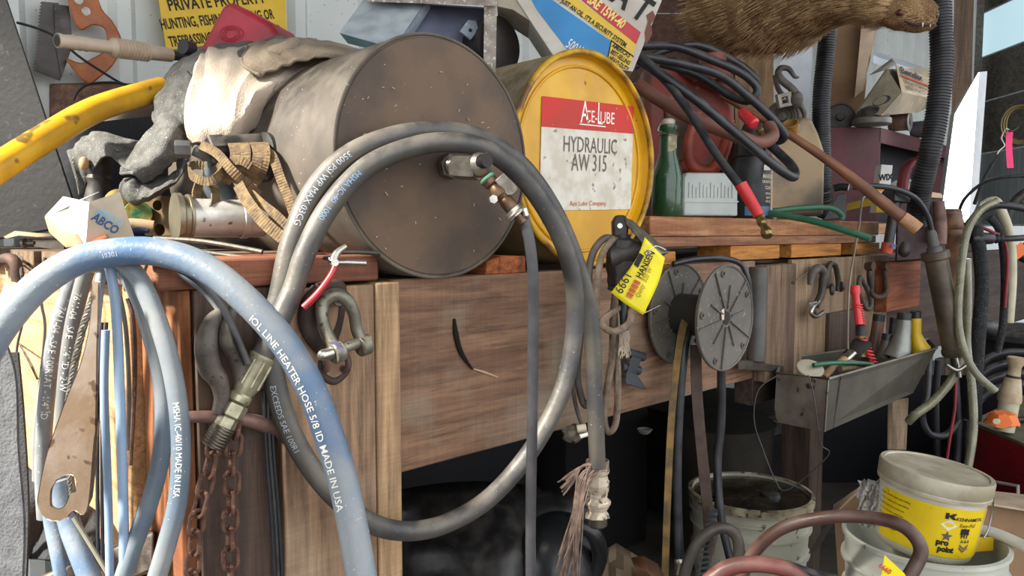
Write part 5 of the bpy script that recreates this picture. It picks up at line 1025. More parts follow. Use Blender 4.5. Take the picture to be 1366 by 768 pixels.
# things hung over the spool barrel
hose('hanging_hose', pth([(922, 430, 1.50), (912, 470, 1.47), (905, 560, 1.47), (903, 650, 1.47), (906, 745, 1.47)]), .0095, bh, 'black hose hanging from the spool, with a metal clamp at its end')
one('end_clamp', G().lathe(P(907, 752, 1.47), UPZ, [(.0115, -.02), (.0115, 0), (.0125, .002), (.0125, .010), (.010, .014)], 20), zs, 'bright metal clamp on the end of the black hose below the spool', 'clamp')
hose('hanging_hose', pth([(962, 480, 1.50), (962, 560, 1.52), (957, 620, 1.52), (962, 690, 1.50), (976, 752, 1.48)]), .0088, bh, 'black hose hanging straight from the front flange of the spool towards the white bucket')
one('yellow_strap', G().ribbon(pth([(920, 410, 1.51), (908, 450, 1.46), (897, 540, 1.46), (891, 650, 1.46), (886, 800, 1.46)]), RT, .014, .003), M('ochre_strap', '8a6c3a', '5a4a34', .8, sc_=26, bump=.3), 'dirty ochre flat strap hanging from the spool, leftmost below it', 'strap')
one('brown_strap', G().ribbon(pth([(928, 460, 1.50), (930, 530, 1.50), (936, 600, 1.50), (946, 700, 1.50), (944, 722, 1.50)]), RT, .022, .004), M('brown_strap_m', '55433a', '42342d', .8, sc_=26, bump=.3), 'wide brown leather-like strap hanging behind the black hoses under the spool', 'strap')
hose('spool_cable', pth([(898, 352, 1.50), (925, 346, 1.52), (960, 344, 1.55), (988, 352, 1.56), (998, 374, 1.56), (1000, 400, 1.57)]), .006, bh, 'black cable drooping under the pallet behind the spool', 'cable')
one('grey_pipe_stub', G().cyl(F(1012, 356, .03), F(1008, 480, .03), .021, n=24), M('grey_pipe_m', '55544f', '434340', .5, sc_=14, bump=.1), 'short grey pipe standing against the rough post right of the spool', 'pipe')
one('spool_bracket', G().hexa([F(985, 480, .02), F(1045, 488, .02), F(1045, 496, .02), F(985, 492, .02)], [F(985, 480, .035), F(1045, 488, .035), F(1045, 496, .035), F(985, 492, .035)]), dsteel, 'flat steel bracket under the cable spool', 'bracket')
hose('tag_string', [F(885, 405, .02), F(858, 418, .03), F(862, 414, .03)], .0006, white_ink, 'thin string running from the tag to the spool', 'string', n=5)
# ================================================================ right end: cabinet, boxes, tools
oxr = M('oxblood_paint', '4c0d16', '3a0a12', .7, sc_=8, bump=.06, dust=.08)
ck = fr(1175, 170, 2.75, yaw=12); ck2 = fr(1175, 170, 2.75, yaw=-66)
bk_h = 2.75 / 1000
t = T('red_cabinet', 'dark red open-fronted steel cabinet on the bench at the right', 'cabinet')
zt_, zb_ = P(1175, 170, 2.75).z, BZ
c0 = P(1175, 170, 2.75).xy; c1 = P(1100, 170, 2.72).xy; c2 = P(1280, 170, 3.45).xy; c3 = c1 + (c2 - c0)
def wallq(a, b, za, zb, th, ins):
    a, b, ins = V((a.x, a.y)), V((b.x, b.y)), V((ins.x, ins.y)).normalized() * th
    return G().hexa([V((a.x, a.y, za)), V((b.x, b.y, za)), V((b.x, b.y, zb)), V((a.x, a.y, zb))], [V((a.x + ins.x, a.y + ins.y, za)), V((b.x + ins.x, b.y + ins.y, za)), V((b.x + ins.x, b.y + ins.y, zb)), V((a.x + ins.x, a.y + ins.y, zb))])
dl, df = c2 - c0, c1 - c0
t.part('side_wall', wallq(c0, c1, zb_, zt_, .004, dl), oxr, bevel=.001)
t.part('side_wall', wallq(c2, c3, zb_, zt_, .004, -dl), oxr)
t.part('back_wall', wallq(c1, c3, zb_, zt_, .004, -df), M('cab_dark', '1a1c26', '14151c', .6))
t.part('top', G().hexa([V((*c, zt_ - .004)) for c in (c0, c1, c3, c2)], [V((*c, zt_)) for c in (c0, c1, c3, c2)]), oxr, bevel=.001)
t.part('bottom', G().hexa([V((*c, zb_ + .001)) for c in (c0, c1, c3, c2)], [V((*c, zb_ + .005)) for c in (c0, c1, c3, c2)]), oxr)
t.part('header_rail', wallq(c0, c2, zt_ - .055, zt_ - .002, .006, df), oxr, bevel=.001); t.done()
# clutter on the cabinet
t = T('round_disc', 'dark cast disc with a centre boss leaning on top of the red cabinet', 'disc')
c = P(1121, 158, 2.80); c.z = zt_ + .046; ax = (-FH * .8 - RT * .3 + UPZ * .1)
t.part('disc', G().lathe(c, ax, [(.05, -.03), (.052, -.02), (.052, 0), (.046, .002), (.044, -.002), (.016, -.002), (.014, .008), (.009, .010)], 36), MATS['cast_iron_grey']); t.done()
t = T('work_lamp', 'dusty round lamp with a domed shell and pale rim lying on the red cabinet', 'lamp')
c = P(1163, 166, 2.70); c.z = zt_
t.part('rim', G().lathe(c, (0, 0, 1), [(.058, .001), (.064, .004), (.064, .022), (.058, .026)], 36), M('dull_grey_rim', '6b6862', '55524d', .5, .3, dust=.4)); t.part('shell', G().lathe(c, (0, 0, 1), [(.057, .024), (.055, .04), (.042, .058), (.02, .068), (.002, .070)], 36), MATS['black_iron']); t.done()
def roll(px, py, d, mat, lab, R, hole, L_, yz=None, rim=None):
    c = P(px, py, d); c.z = zt_ + R; ax = (RT * .75 - FH * .65)
    t = T('oil_filter', lab, 'filter'); t.part('body', G().lathe(c - ax.normalized() * L_, ax, [(R * .9, 0), (R * .93, .003), (R * .93, L_ - .004), (R * .9, L_ - .002)], 32), mat)
    t.part('end_plate', G().lathe(c, ax, [(R * .96, -.008), (R, -.006), (R, -.001), (R * .92, .001), (hole * 1.3, .001), (hole, -.006), (hole * .6, -.006), (hole * .5, .004)], 32), rim); t.done()
roll(1214, 168, 2.84, M('brown_pleats', '6b5042', '54402f', .8, stretch=(1, 1, 1), sc_=70), 'brown-bodied oil filter with a grey end lying on the cabinet', .036, .017, .07, rim=M('grey_end', '6f6f6a', '5c5c58', .45, .3))
roll(1238, 172, 3.05, M('grey_filter', '565357', '48464a', .6), 'oil filter with a pink-red end ring lying behind the corrugated hose', .036, .015, .06, rim=M('pink_ring', 'b8445a', '9c3a4c', .45))
# carton
def box_faces(t, quads, mats):
    for nme, qd, m_ in quads: pass
crt = M('aged_carton', 'a79d86', '8f8670', .8, sc_=10, bump=.1); crt2 = M('aged_carton_light', 'bfae93', 'ab9a7e', .8, sc_=10, bump=.1)
t = T('parts_carton', 'battered carton with a red stripe and round emblem lying tilted on the red cabinet', 'carton')
Ya = 2.72
v0, v1, v2, v3 = P(1145, 148, 2.72), P(1184, 92, 2.80), P(1203, 123, 2.66), P(1175, 154, 2.62)
u1, u2, u3 = P(1196, 86, 3.10), P(1262, 113, 3.02), P(1255, 134, 2.96)
t.part('end_panel', G().hexa([v0, v3, v2, v1], [v + FH * .004 + RT * .002 for v in (v0, v3, v2, v1)]), crt, label='grey end panel with a round printed emblem')
t.part('front_panel', G().hexa([v2, u3, u2, P(1195, 86, 2.80)], [v + FH * .004 for v in (v2, u3, u2, P(1195, 86, 2.80))]), crt2, label='tan front panel with printing')
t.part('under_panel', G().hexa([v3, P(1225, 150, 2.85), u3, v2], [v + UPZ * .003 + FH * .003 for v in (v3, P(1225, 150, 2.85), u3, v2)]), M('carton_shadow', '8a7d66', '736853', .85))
t.part('flap', G().add([v1, P(1196, 86, 2.80), P(1190, 78, 2.95), P(1160, 100, 2.95)], [(0, 1, 2, 3)]), M('white_flap', 'c9c4ba', 'b5b0a6', .8), solid=.002)
t.part('back_panel', G().hexa([v0, v1, P(1262, 90, 3.15), P(1250, 140, 3.10)], [v + FH * .02 for v in (v0, v1, P(1262, 90, 3.15), P(1250, 140, 3.10))]), crt)
o_, x_, y_ = P(1196, 86, 2.795), P(1262, 113, 3.015), P(1203, 123, 2.655); X = (x_ - o_); Wc = X.length; X.normalize(); Yd = (y_ - o_).normalized() * -1
om = lambda p: o_ + X * p[0] * Wc - Yd * (p[1]) * Wc * -1 - FH * .003
g = G(); g.text('Bendix', .05, -.13, .17, bold=.03, wx=.9, M=om); t.part('lettering', g, M('faded_navy', '2b2f44', bump=0), sm=0, label='navy lettering')
g = G(); g.text('Brake Shoes', .1, -.30, .12, bold=.01, wx=.8, M=om); g.text('RELINED', .12, -.40, .10, bold=.01, wx=.9, M=om); t.part('lettering', g, M('faded_ink', '5a5550', bump=0), sm=0)
g = G().add([om((.04, -.17)), om((.9, -.17)), om((.9, -.20)), om((.04, -.20))], [(3, 2, 1, 0)]); t.part('red_stripe', g, M('tag_red', ''), sm=0)
g = G(); cc = v0.lerp(v2, .52) - FH * .004; p_, _ = torus(cc, -(v3 - v0).cross(v1 - v0), .030, .004, 28); g.tube(p_, .0065, 6, 0, closed=True, flat=.15); t.part('emblem', g, M('faded_navy', ''), sm=0, label='dark round printed emblem'); t.done()
t = T('leaning_cardboard', 'tall folded brown cardboard sheet leaning behind the black corrugated pipe', 'cardboard')
kb = M('kraft_brown', '8f7153', '7c6046', .85, sc_=6, bump=.08)
t.part('sheet', G().hexa([P(1104, 168, 3.3), P(1150, 168, 3.25), P(1168, -20, 3.25), P(1120, -20, 3.3)], [P(1104, 168, 3.32), P(1150, 168, 3.27), P(1168, -20, 3.27), P(1120, -20, 3.32)]), kb)
t.part('folded_edge', G().hexa([P(1140, 130, 3.2), P(1150, 120, 3.2), P(1171, 22, 3.2), P(1150, 25, 3.2)], [P(1140, 130, 3.24), P(1152, 120, 3.24), P(1173, 22, 3.24), P(1150, 25, 3.24)]), M('kraft_light', 'b5a08a', 'a28c75', .85)); t.done()
one('white_sheet_panel', G().hexa([P(1036, 320, 3.25), P(1072, 320, 3.25), P(1084, 55, 3.3), P(1040, 60, 3.3)], [P(1036, 320, 3.28), P(1072, 320, 3.28), P(1084, 55, 3.33), P(1040, 60, 3.33)]), M('pale_sheet', 'c5cad0', 'b2b8bf', .5, sc_=8, bump=.3, bs=20), 'crinkled white plastic sheet behind the hook', 'sheet')
one('grey_shelf_board', G().hexa([P(1165, 74, 3.2), P(1265, 108, 3.6), P(1265, 116, 3.6), P(1165, 84, 3.2)], [P(1168, 68, 3.35), P(1268, 102, 3.75), P(1268, 108, 3.75), P(1168, 76, 3.35)]), M('pale_sheet', ''), 'pale slanting board above the Bendix-printed carton'.replace('Bendix-printed ', 'tilted '), 'board')
# hooks at the post
t = T('hook_block', 'old cast crane hook with a swivel block against the timber post', 'hook')
t.part('hook', G().tube(pth([(1066, 132, 2.2), (1056, 118, 2.2), (1044, 108, 2.2), (1038, 98, 2.2), (1042, 91, 2.2), (1052, 92, 2.2), (1060, 102, 2.2), (1066, 103, 2.2)]), [.012, .011, .011, .010, .009, .008, .006, .002], 12, 6), forged)
t.part('swivel', G().sph(P(1062, 133, 2.2), (.022, .02, .026), 12, 8), forged); t.part('link_plate', G(fr(1046, 134, 2.2, roll=12)).prism([(-9, -9), (9, -9), (9, 9), (-9, 9)], -4, 4, holes=[[(-4, -4), (4, -4), (4, 4), (-4, 4)]]), M('pressed_steel', ''), bevel=.001)
t.part('rear_arm', G().tube(pth([(1034, 100, 2.25), (1038, 118, 2.25), (1046, 130, 2.24)]), .008, 10, 5), forged)
t.part('hanging_tail', G().tube(pth([(1068, 140, 2.2), (1073, 152, 2.2), (1072, 166, 2.2)]), [.009, .007, .004], 10, 5), forged); t.done()
t = T('pump_body', 'round cast pump body with a stepped face sitting behind the wooden handle', 'pump')
c = P(1044, 156, 2.25); ax = -FH - RT * .5
t.part('housing', G().lathe(c, ax, [(.055, -.07), (.058, -.04), (.052, -.02), (.045, 0), (.040, 0), (.038, .012), (.028, .012), (.026, .004), (.014, .004), (.012, .014)], 32), M('dusty_cast', '6d6658', '544e44', .6, .2, sc_=30, bump=.2))
t.part('bracket', G().hexa([P(1018, 172, 2.3), P(1070, 172, 2.3), P(1068, 142, 2.3), P(1030, 144, 2.3)], [P(1018, 172, 2.36), P(1070, 172, 2.36), P(1068, 142, 2.36), P(1030, 144, 2.36)]), MATS['dusty_cast'], bevel=.006); t.done()
# corrugated pipes
def corrug(name, path, r, pitch, mat, lab):
    pts = [V(p) for p in cr(path, 10)]; L = [0]
    for a, b in zip(pts, pts[1:]): L.append(L[-1] + (b - a).length)
    n = int(L[-1] / pitch * 4); out, rr = [], []
    j = 0
    for i in range(n + 1):
        s_ = L[-1] * i / n
        while j < len(L) - 2 and L[j + 1] < s_: j += 1
        u = (s_ - L[j]) / max(L[j + 1] - L[j], 1e-9); out.append(pts[j].lerp(pts[j + 1], u)); rr.append(r * (1.0 if i % 4 in (0, 1) else .90))
    return one(name, G().tube(out, rr, 24, 0), mat, lab, 'pipe')
cpm = M('corrugated_black', '1b1d20', '24262a', .38, bump=.03, dust=.15)
corrug('corrugated_pipe', pth([(1250, -60, 1.95), (1254, 20, 1.95), (1256, 90, 1.95), (1250, 150, 1.95), (1240, 205, 1.95), (1228, 255, 1.98), (1222, 300, 2.02)]), .0275, .0075, cpm, 'large black corrugated pipe hanging in front of the white lit panel')
corrug('corrugated_pipe', pth([(1106, 20, 2.3), (1102, 70, 2.3), (1096, 130, 2.3), (1096, 190, 2.3), (1098, 250, 2.3), (1100, 285, 2.35)]), .0265, .0075, cpm, 'black corrugated pipe hanging in front of the red cabinet')
# shop light
lt = M('light_housing', 'd5d9dc', 'c9cdd1', .4, bump=0)
t = T('panel_light', 'tall lit white light panel leaning at the right, its lower end glaring', 'light')
a0, a1, a2, a3 = P(1256, 286, 2.75), P(1292, 300, 2.72), P(1306, 96, 2.72), P(1274, 152, 2.78)
b1_, b2_ = P(1304, 270, 2.76), P(1317, 95, 2.78)
t.part('diffuser', G().add([a0, a1, a2, a3], [(0, 1, 2, 3)]), EMIT('lit_diffuser', 'f4f8ff', 7.0), sm=0)
t.part('housing', G().hexa([a0 + FH * .003, a1 + FH * .003, a2 + FH * .003, a3 + FH * .003], [a0 + FH * .03, b1_ + FH * .03, b2_ + FH * .03, a3 + FH * .03]), lt)
t.part('side_edge', G().add([a1, b1_, b2_, a2], [(0, 1, 2, 3)]), lt, sm=0); t.done()
# yellow tray, small boxes, funnel-like clamp
yl = M('yellow_plastic', 'd8b21e', 'c9a21a', .4, sc_=14, bump=.05)
one('yellow_strip', G().hexa([P(1128, 281, 2.3), P(1172, 272, 2.2), P(1186, 262, 2.2), P(1186, 268, 2.2)], [P(1130, 271, 2.32), P(1172, 264, 2.22), P(1188, 250, 2.22), P(1190, 256, 2.22)]), yl, 'yellow plastic strip lying on the pallet end in front of the cabinet', 'strip', bevel=.001)
t = T('filter_carton', 'small white and yellow carton with three black letters standing before the cabinet', 'carton')
kf = fr(1179, 255, 2.4, yaw=-6)
cf = t.part('box', G(kf).prism([(-9, -28), (6, -28), (10, 34), (-4, 35)], -22, 0), M('clean_white', 'd8d8d2', 'c8c8c2', .6)); g = G(kf); g.text('WIX', -7, 14, 11, bold=.05, z=.4, wx=.8, roll=4); t.part('lettering', g, ink, under=cf, sm=0, label='black lettering')
t.part('yellow_band', G(kf).prism([(-8, 0), (8, 0), (8, 6), (-8, 6)], 0, .4), M('orange_band', 'd88a1e', bump=0), under=cf, sm=0); t.part('yellow_band', G(kf).prism([(-9, -28), (6, -28), (8, -6), (-8, -6)], 0, .4), yl, under=cf, sm=0); t.done()
t = T('grey_filter_can', 'pale grey round filter with a fine mesh face behind the red shackle', 'filter')
t.part('body', G().lathe(P(1206, 262, 2.6), -FH - RT * .3, [(.055, -.05), (.062, -.045), (.062, 0), (.052, .003), (.05, -.003), (.02, -.003)], 36), M('pale_filter', '9a9a92', '86867e', .5)); t.done()
t = T('black_clamp', 'black plastic stand tapering up to a small foot on the pallet end', 'stand')
t.part('foot', G().hexa([P(1098, 294, 2.05), P(1130, 290, 2.05), P(1128, 258, 2.05), P(1118, 258, 2.05)], [P(1098, 294, 2.1), P(1130, 290, 2.1), P(1128, 258, 2.1), P(1118, 258, 2.1)]), blp, bevel=.002); t.part('cap', G().tube(pth([(1113, 251, 2.06), (1122, 249, 2.05), (1132, 250, 2.04)]), .010, 14, 4), blp); t.done()
# dark red machine with shackle eye
t = T('red_lifting_eye', 'dark red U-shaped lifting eye on a maroon block at the right end of the bench', 'lifting eye')
ore = M('worn_red_iron', '7d2b30', '5c2226', .42, .2, sc_=26, bump=.15)
t.part('eye', G().tube(pth([(1202, 262, 2.05), (1205, 240, 2.05), (1210, 224, 2.05), (1220, 217, 2.05), (1230, 222, 2.05), (1235, 240, 2.05), (1235, 262, 2.05)]), .0145, 18, 8), ore)
t.part('block', G().hexa([P(1194, 350, 2.15), P(1262, 345, 2.15), P(1258, 262, 2.15), P(1196, 268, 2.15)], [P(1194, 350, 2.3), P(1262, 345, 2.3), P(1258, 262, 2.3), P(1196, 268, 2.3)]), M('maroon_block', '3a1b20', '2a1518', .5, .1, sc_=20, bump=.15), bevel=.006)
t.part('collar', G().lathe(P(1236, 263, 2.05), UPZ, [(.012, -.004), (.024, -.004), (.024, .004), (.014, .008)], 20), ore); t.part('neck', G().tube(pth([(1252, 268, 2.12), (1254, 300, 2.12), (1252, 325, 2.12)]), [.015, .018, .02], 16, 5), MATS['galled_iron']); t.done()
one('wood_chip', G().hexa([P(1214, 262, 2.0), P(1258, 264, 2.0), P(1256, 258, 2.0), P(1218, 252, 2.0)], [P(1214, 262, 2.04), P(1258, 264, 2.04), P(1256, 258, 2.04), P(1218, 252, 2.04)]), M('raw_wood', ''), 'pale wood chip lying across the maroon block beneath the lifting eye', 'wood chip')
t = T('black_socket_bar', 'black bar with a square head and a red lower end standing beside the pallet', 'socket bar')
t.part('head', G(fr(1195, 262, 1.98, yaw=20, roll=-5)).prism([(-14, -8), (14, -8), (14, 4), (8, 10), (-8, 10), (-14, 4)], -12, 12), blp, bevel=.003)
t.part('shaft', G().tube(pth([(1195, 268, 1.98), (1190, 295, 1.98), (1185, 326, 1.98)]), [.013, .0125, .0125], 18, 4), blp); t.part('end_cap', G().tube(pth([(1185, 324, 1.98), (1182, 338, 1.98)]), .0155, 18, 3), M('jug_orange_red', ''), label='red lower end'); t.part('small_knob', G().lathe(P(1206, 342, 2.0), UPZ, [(.004, -.002), (.014, .006), (.016, .016), (.012, .03), (.006, .04)], 14), MATS['black_iron']); t.part('blue_button', G().cyl(P(1193, 328, 1.96), P(1192, 328, 1.95), .005, n=12), M('blue_button_m', '5a7fd0', bump=0)); t.done()

# grease gun
gg_m = M('dirty_grease_gun', '5f5444', '40372d', .42, .2, sc_=14, bump=.12, dust=.15)
t = T('grease_gun', 'long dirty grey grease gun hanging nose down at the right end of the bench', 'grease gun')
a, b = P(1247, 336, 1.98), P(1274, 474, 1.98); ax = (b - a).normalized(); L = (b - a).length
t.part('barrel', G().lathe(a, ax, [(.034, 0), (.034, .018), (.028, .022), (.028, L * .93), (.031, L * .94), (.031, L * .98), (.027, L)], 36), gg_m)
t.part('neck', G().lathe(a, -ax, [(.02, 0), (.018, .012), (.014, .016), (.013, .05), (.009, .06)], 24), M('grey_rubber_neck', '5b5a55', '4b4a46', .5))
t.part('hose', G().tube(pth([(1243, 312, 1.98), (1238, 290, 1.97), (1222, 265, 1.95), (1195, 252, 1.93), (1165, 248, 1.93), (1138, 250, 1.94)]), .0072, 12, 8), bh)
t.part('handle_rod', G().cyl(b, b + ax * .06, .006), M('bright_zinc', '')); t.part('pull_bar', G().tube(pth([(1262, 486, 1.96), (1276, 494, 1.96), (1290, 486, 1.96)]), [.004, .006, .004], 10, 4), M('bright_zinc', ''), label='bright pull handle'); t.done()
t = T('brown_cylinder', 'rusty brown cylinder with a ringed coupling hanging behind the grease gun', 'cylinder')
a, b = P(1270, 282, 2.3), P(1262, 420, 2.3); ax = (b - a).normalized(); rbm = M('rusty_brown', '84583a', '543a2a', .45, .1, sc_=16, bump=.15)
t.part('tube', G().lathe(a, ax, [(.022, 0), (.030, .01), (.030, .02), (.034, .03), (.034, .05), (.031, .055), (.034, .06), (.034, .075), (.030, .08), (.030, .30)], 32), rbm)
t.part('top_coupling', G().lathe(a, -ax, [(.028, -.02), (.028, .0), (.02, .008)], 28), MATS['galled_iron']); t.done()

# tray and what is in it
tray = M('tray_metal', '5d5a50', '4c4940', .5, .3, sc_=6, bump=.1, dust=.2); tray2 = M('tray_dirty_end', '9a9286', '6a5a4c', .55, .2, sc_=10, bump=.2, speck='3f352d', sp=.62, ss=40)
t = T('metal_tray', 'long grey sheet metal tray with a stained end hung under the hooks', 'tray')
TL, TR_ = 1.72, 2.08
qa = [P(1036, 497, 1.76), P(1105, 505, 1.62), P(1250, 464, 2.02), P(1240, 452, 2.16), P(1045, 478, 1.92)]
qb = [P(1032, 562, 1.77), P(1100, 576, 1.64), P(1218, 524, 2.02), P(1216, 516, 2.14), P(1045, 548, 1.92)]
def wq2(i, j, th=.003):
    a, b, c, d = qb[i], qb[j], qa[j], qa[i]; n = (b - a).cross(d - a).normalized() * th; return G().hexa([a, b, c, d], [p - n for p in (a, b, c, d)])
t.part('stained_end', wq2(0, 1), tray2, label='stained pale left end'); t.part('front_wall', wq2(1, 2), tray); t.part('right_wall', wq2(2, 3), tray); t.part('back_wall', wq2(3, 4), tray); t.part('left_wall', wq2(4, 0), tray)
t.part('floor_plate', G().add([p + UPZ * .004 for p in qb], [(0, 1, 2, 3, 4)]), tray, solid=.003)
t.part('rolled_rim', G().tube([qa[0], qa[1], qa[2], qa[3], qa[4]], .0032, 8, 0, closed=True), M('tray_rim', '8b877a', '716d62', .45, .4))
t.part('corner_crease', G().tube([qa[1].lerp(qa[2], .10), qb[1].lerp(qb[2], .08)], .0015, 6, 0), tray); t.done()
paint = M('brush_pale_wood', 'c9a57c', 'b48e66', .5)
def gl2(l): return pth(l)
t = T('paint_brush', 'paint brush with dark bristles and a pale wooden handle in the metal tray', 'brush')
t.part('bristles', G().tube(gl2([(1150, 458, 1.88), (1140, 468, 1.86), (1130, 474, 1.85)]), [.026, .022, .014], 14, 5, flat=.6), M('dark_bristle', '1f1d1b', '2b2926', .9, bump=.5, bs=400)); t.part('ferrule', G().tube(gl2([(1137, 470, 1.85), (1126, 480, 1.84)]), .0135, 16, 3, flat=.7), zs); t.part('handle', G().tube(gl2([(1127, 479, 1.84), (1112, 490, 1.82), (1098, 503, 1.80)]), [.013, .009, .012], 14, 5, flat=.7), paint); t.done()
t = T('red_hose_tool', 'bright red handled tool with a coiled neck standing in the tray', 'tool')
rdm = M('bright_red', '')
t.part('handle', G().lathe(P(1140, 381, 1.92), P(1146, 432, 1.90) - P(1140, 381, 1.92), [(.011, 0), (.013, .003), (.013, .018), (.009, .026), (.0095, .06), (.010, .10)], 20), rdm)
g = G()
for i in range(9): ring(g, P(1144 + i * .5, 406 + i * 3.4, 1.91), UPZ, .0108, .0020, 16, 6)
t.part('grip_rings', g, rdm, label='ribs on the red grip'); t.part('black_collar', G().cyl(P(1148, 434, 1.89), P(1148, 447, 1.89), .013), blp); t.part('amber_tube', G().cyl(P(1148, 447, 1.89), P(1150, 476, 1.88), .010), M('amber', '8d7426', '6f5a1c', .3))
g = G(); g.tube([P(1151 + i * .16 + 5 * math.cos(i * .5), 450 + i * .38, 1.872 + .01 * math.sin(i * .5)) for i in range(94)], .0022, 6, 0); t.part('red_coil', g, rdm, label='red coiled cord'); t.done()
hose('green_hose', pth([(1085, 487, 1.74), (1110, 484, 1.76), (1140, 484, 1.80), (1164, 486, 1.84)]), .0055, gh, 'short green hose lying across the metal tray')
one('cream_disc', G().lathe(P(1080, 494, 1.76), UPZ * .8 - FH * .5, [(.028, 0), (.031, .002), (.031, .008), (.028, .010)], 32), M('cream_plastic', ''), 'round cream lid in the left end of the tray', 'lid')
one('cardboard_scrap', G().tube(pth([(1120, 492, 1.80), (1135, 487, 1.82), (1150, 488, 1.84)]), [.008, .014, .008], 14, 5), card_in, 'tan curled scrap lying in the tray beside the brush', 'scrap')
def snip(name, pts, mat, lab, r=(.014, .017, .03), cap=blp):
    t = T(name, lab, 'nozzle bottle'); t.part('body', G().tube(pth(pts), list(r), 20, 6), mat); a, b = P(*pts[0]), P(*pts[1]); d = (a - b).normalized(); t.part('cap', G().cyl(a - d * .004, a + d * .014, r[0] * 1.08), cap); t.done()
grc = M('grey_cast_alu', '8a8c86', '73756f', .4, .4, sc_=20, bump=.1)
snip('cone_nozzle', [(1206, 424, 1.96), (1204, 446, 1.96), (1196, 476, 1.96)], grc, 'grey cone-shaped nozzle with a black cap at the back of the tray', (.0165, .020, .036))
snip('cone_nozzle', [(1222, 422, 2.02), (1222, 446, 2.02), (1228, 466, 2.02)], yl, 'yellow curved nozzle with a black cap beside the grey cone', (.0135, .0135, .026))
snip('cone_nozzle', [(1172, 426, 2.04), (1169, 448, 2.04), (1164, 474, 2.04)], M('brown_plastic', '6a4a40', '553b33', .45), 'brown tapered nozzle with a black cap behind the red coil', (.0145, .016, .020))
snip('cone_nozzle', [(1183, 452, 1.98), (1181, 462, 1.98), (1178, 476, 1.98)], M('brown_grey', '5e544c', '4a423c', .5), 'short grey-brown capped nozzle beside the grey cone', (.012, .014, .018))
snip('cone_nozzle', [(1192, 430, 2.1), (1190, 446, 2.1), (1188, 470, 2.1)], M('black_hose', ''), 'dark slim nozzle between the brown and grey ones', (.010, .010, .012))
# hooks and shackles on the plywood
def hk(x, y, dx=0): return F(x, y, .012)
nail(F(1092, 352, -.01), F(1058, 377, .07), .0022, 'long nail in the plywood carrying the left group of hooks')
hkm = M('blackened_steel', '4a4540', '35312d', .45, .4, sc_=30, bump=.2, dust=.2)
fo = lambda l, o=.035: [F(x, y, o) for x, y in l]
t = T('slip_hook', 'small grey slip hook, leftmost on the nail in the plywood', 'hook'); t.part('hook', G().tube(fo([(1081, 380), (1083, 366), (1090, 358), (1098, 362), (1099, 376)]), [.007, .011, .012, .011, .009], 12, 6), forged); t.part('body', G().tube(fo([(1098, 370), (1096, 390), (1088, 408)]), [.011, .010, .009], 12, 5), hkm); t.part('eye', ring(G(), F(1086, 412, .04), V((.4, -1, .2)), .012, .0055, 20, 8), hkm); t.done()
t = T('d_shackle', 'bright small shackle hanging lowest in the left group on the plywood', 'shackle'); t.part('bow', G().tube(fo([(1092, 402), (1084, 410), (1082, 418), (1088, 422), (1098, 416)], .045), .006, 10, 6), M('bright_zinc', '')); t.part('pin', G().cyl(F(1078, 407, .05), F(1088, 404, .045), .005), M('bright_zinc', '')); t.done()
t = T('chain_shackle', 'dark shackle with two eyes, right one in the left group on the plywood', 'shackle'); t.part('bow', G().tube(fo([(1104, 384), (1103, 366), (1107, 352), (1114, 354), (1118, 372), (1118, 388)], .03), .0075, 12, 6), hkm); t.part('eye', ring(G(), F(1110, 386, .04), V((.3, -1, 0)), .011, .0055, 20, 8), hkm); t.part('eye', ring(G(), F(1121, 382, .035), V((.9, -.4, 0)), .010, .0055, 20, 8), hkm); t.done()
t = T('snap_hook', 'worn bright oval snap link in the right group on the plywood', 'snap hook'); g = G(); lp = fo(cr([(1149, 372), (1154, 390), (1162, 410), (1160, 414), (1153, 408), (1146, 388), (1143, 374)], 3, True), .045); g.tube(fo([(1147, 370), (1146, 385), (1149, 400), (1156, 412), (1162, 408), (1160, 394), (1153, 378)], .045), .007, 12, 6, closed=True); t.part('link', g, forged); t.done()
t = T('bow_shackle', 'brown rusty bow shackle hanging mouth up at the right of the plywood', 'shackle'); bs_ = M('brown_shackle', '5d4338', '46332b', .55, .3, sc_=40, bump=.2, dust=.2)
t.part('bow', G().tube(fo([(1179, 358), (1181, 375), (1182, 388), (1175, 396), (1164, 394), (1160, 386)], .05), [.007, .0085, .009, .009, .0085, .006], 14, 6), bs_); t.part('eye', G().lathe(F(1180, 355, .06), V((-.2, -1, 0)), [(.004, -.012), (.012, -.012), (.0135, 0), (.012, .010), (.005, .010)], 20), bs_); t.done()
t = T('eye_hook', 'dark eye hook left of the rusty bow shackle on the plywood', 'hook'); t.part('shank', G().tube(fo([(1160, 356), (1160, 370), (1162, 384)], .04), .008, 12, 5), hkm); t.part('eye', G().lathe(F(1161, 355, .055), V((-.2, -1, 0)), [(.004, -.012), (.012, -.012), (.0135, 0), (.012, .010), (.005, .010)], 20), bs_); t.done()
hose('bent_wire', pth([(1154, 262, 2.05), (1150, 268, 1.98), (1146, 300, 1.92), (1139, 340, 1.88), (1133, 380, 1.85), (1131, 430, 1.84), (1131, 465, 1.85)]), .0028, M('tan_wire', '8a8272', '716a5c', .4, .3), 'stiff tan wire hooked over the pallet and standing down into the tray', 'wire', n=8)
hose('loop_wire', pth([(1038, 500, 1.70), (1012, 520, 1.70), (1006, 560, 1.70), (1018, 600, 1.69), (1034, 640, 1.68), (1046, 654, 1.67), (1070, 640, 1.66), (1098, 615, 1.64), (1106, 602, 1.63), (1095, 592, 1.62), (1090, 560, 1.60), (1084, 520, 1.59), (1078, 500, 1.60)]), .0014, M('wire_dark', ''), 'thin wire looping down from the tray towards the white bucket', 'wire', n=6)
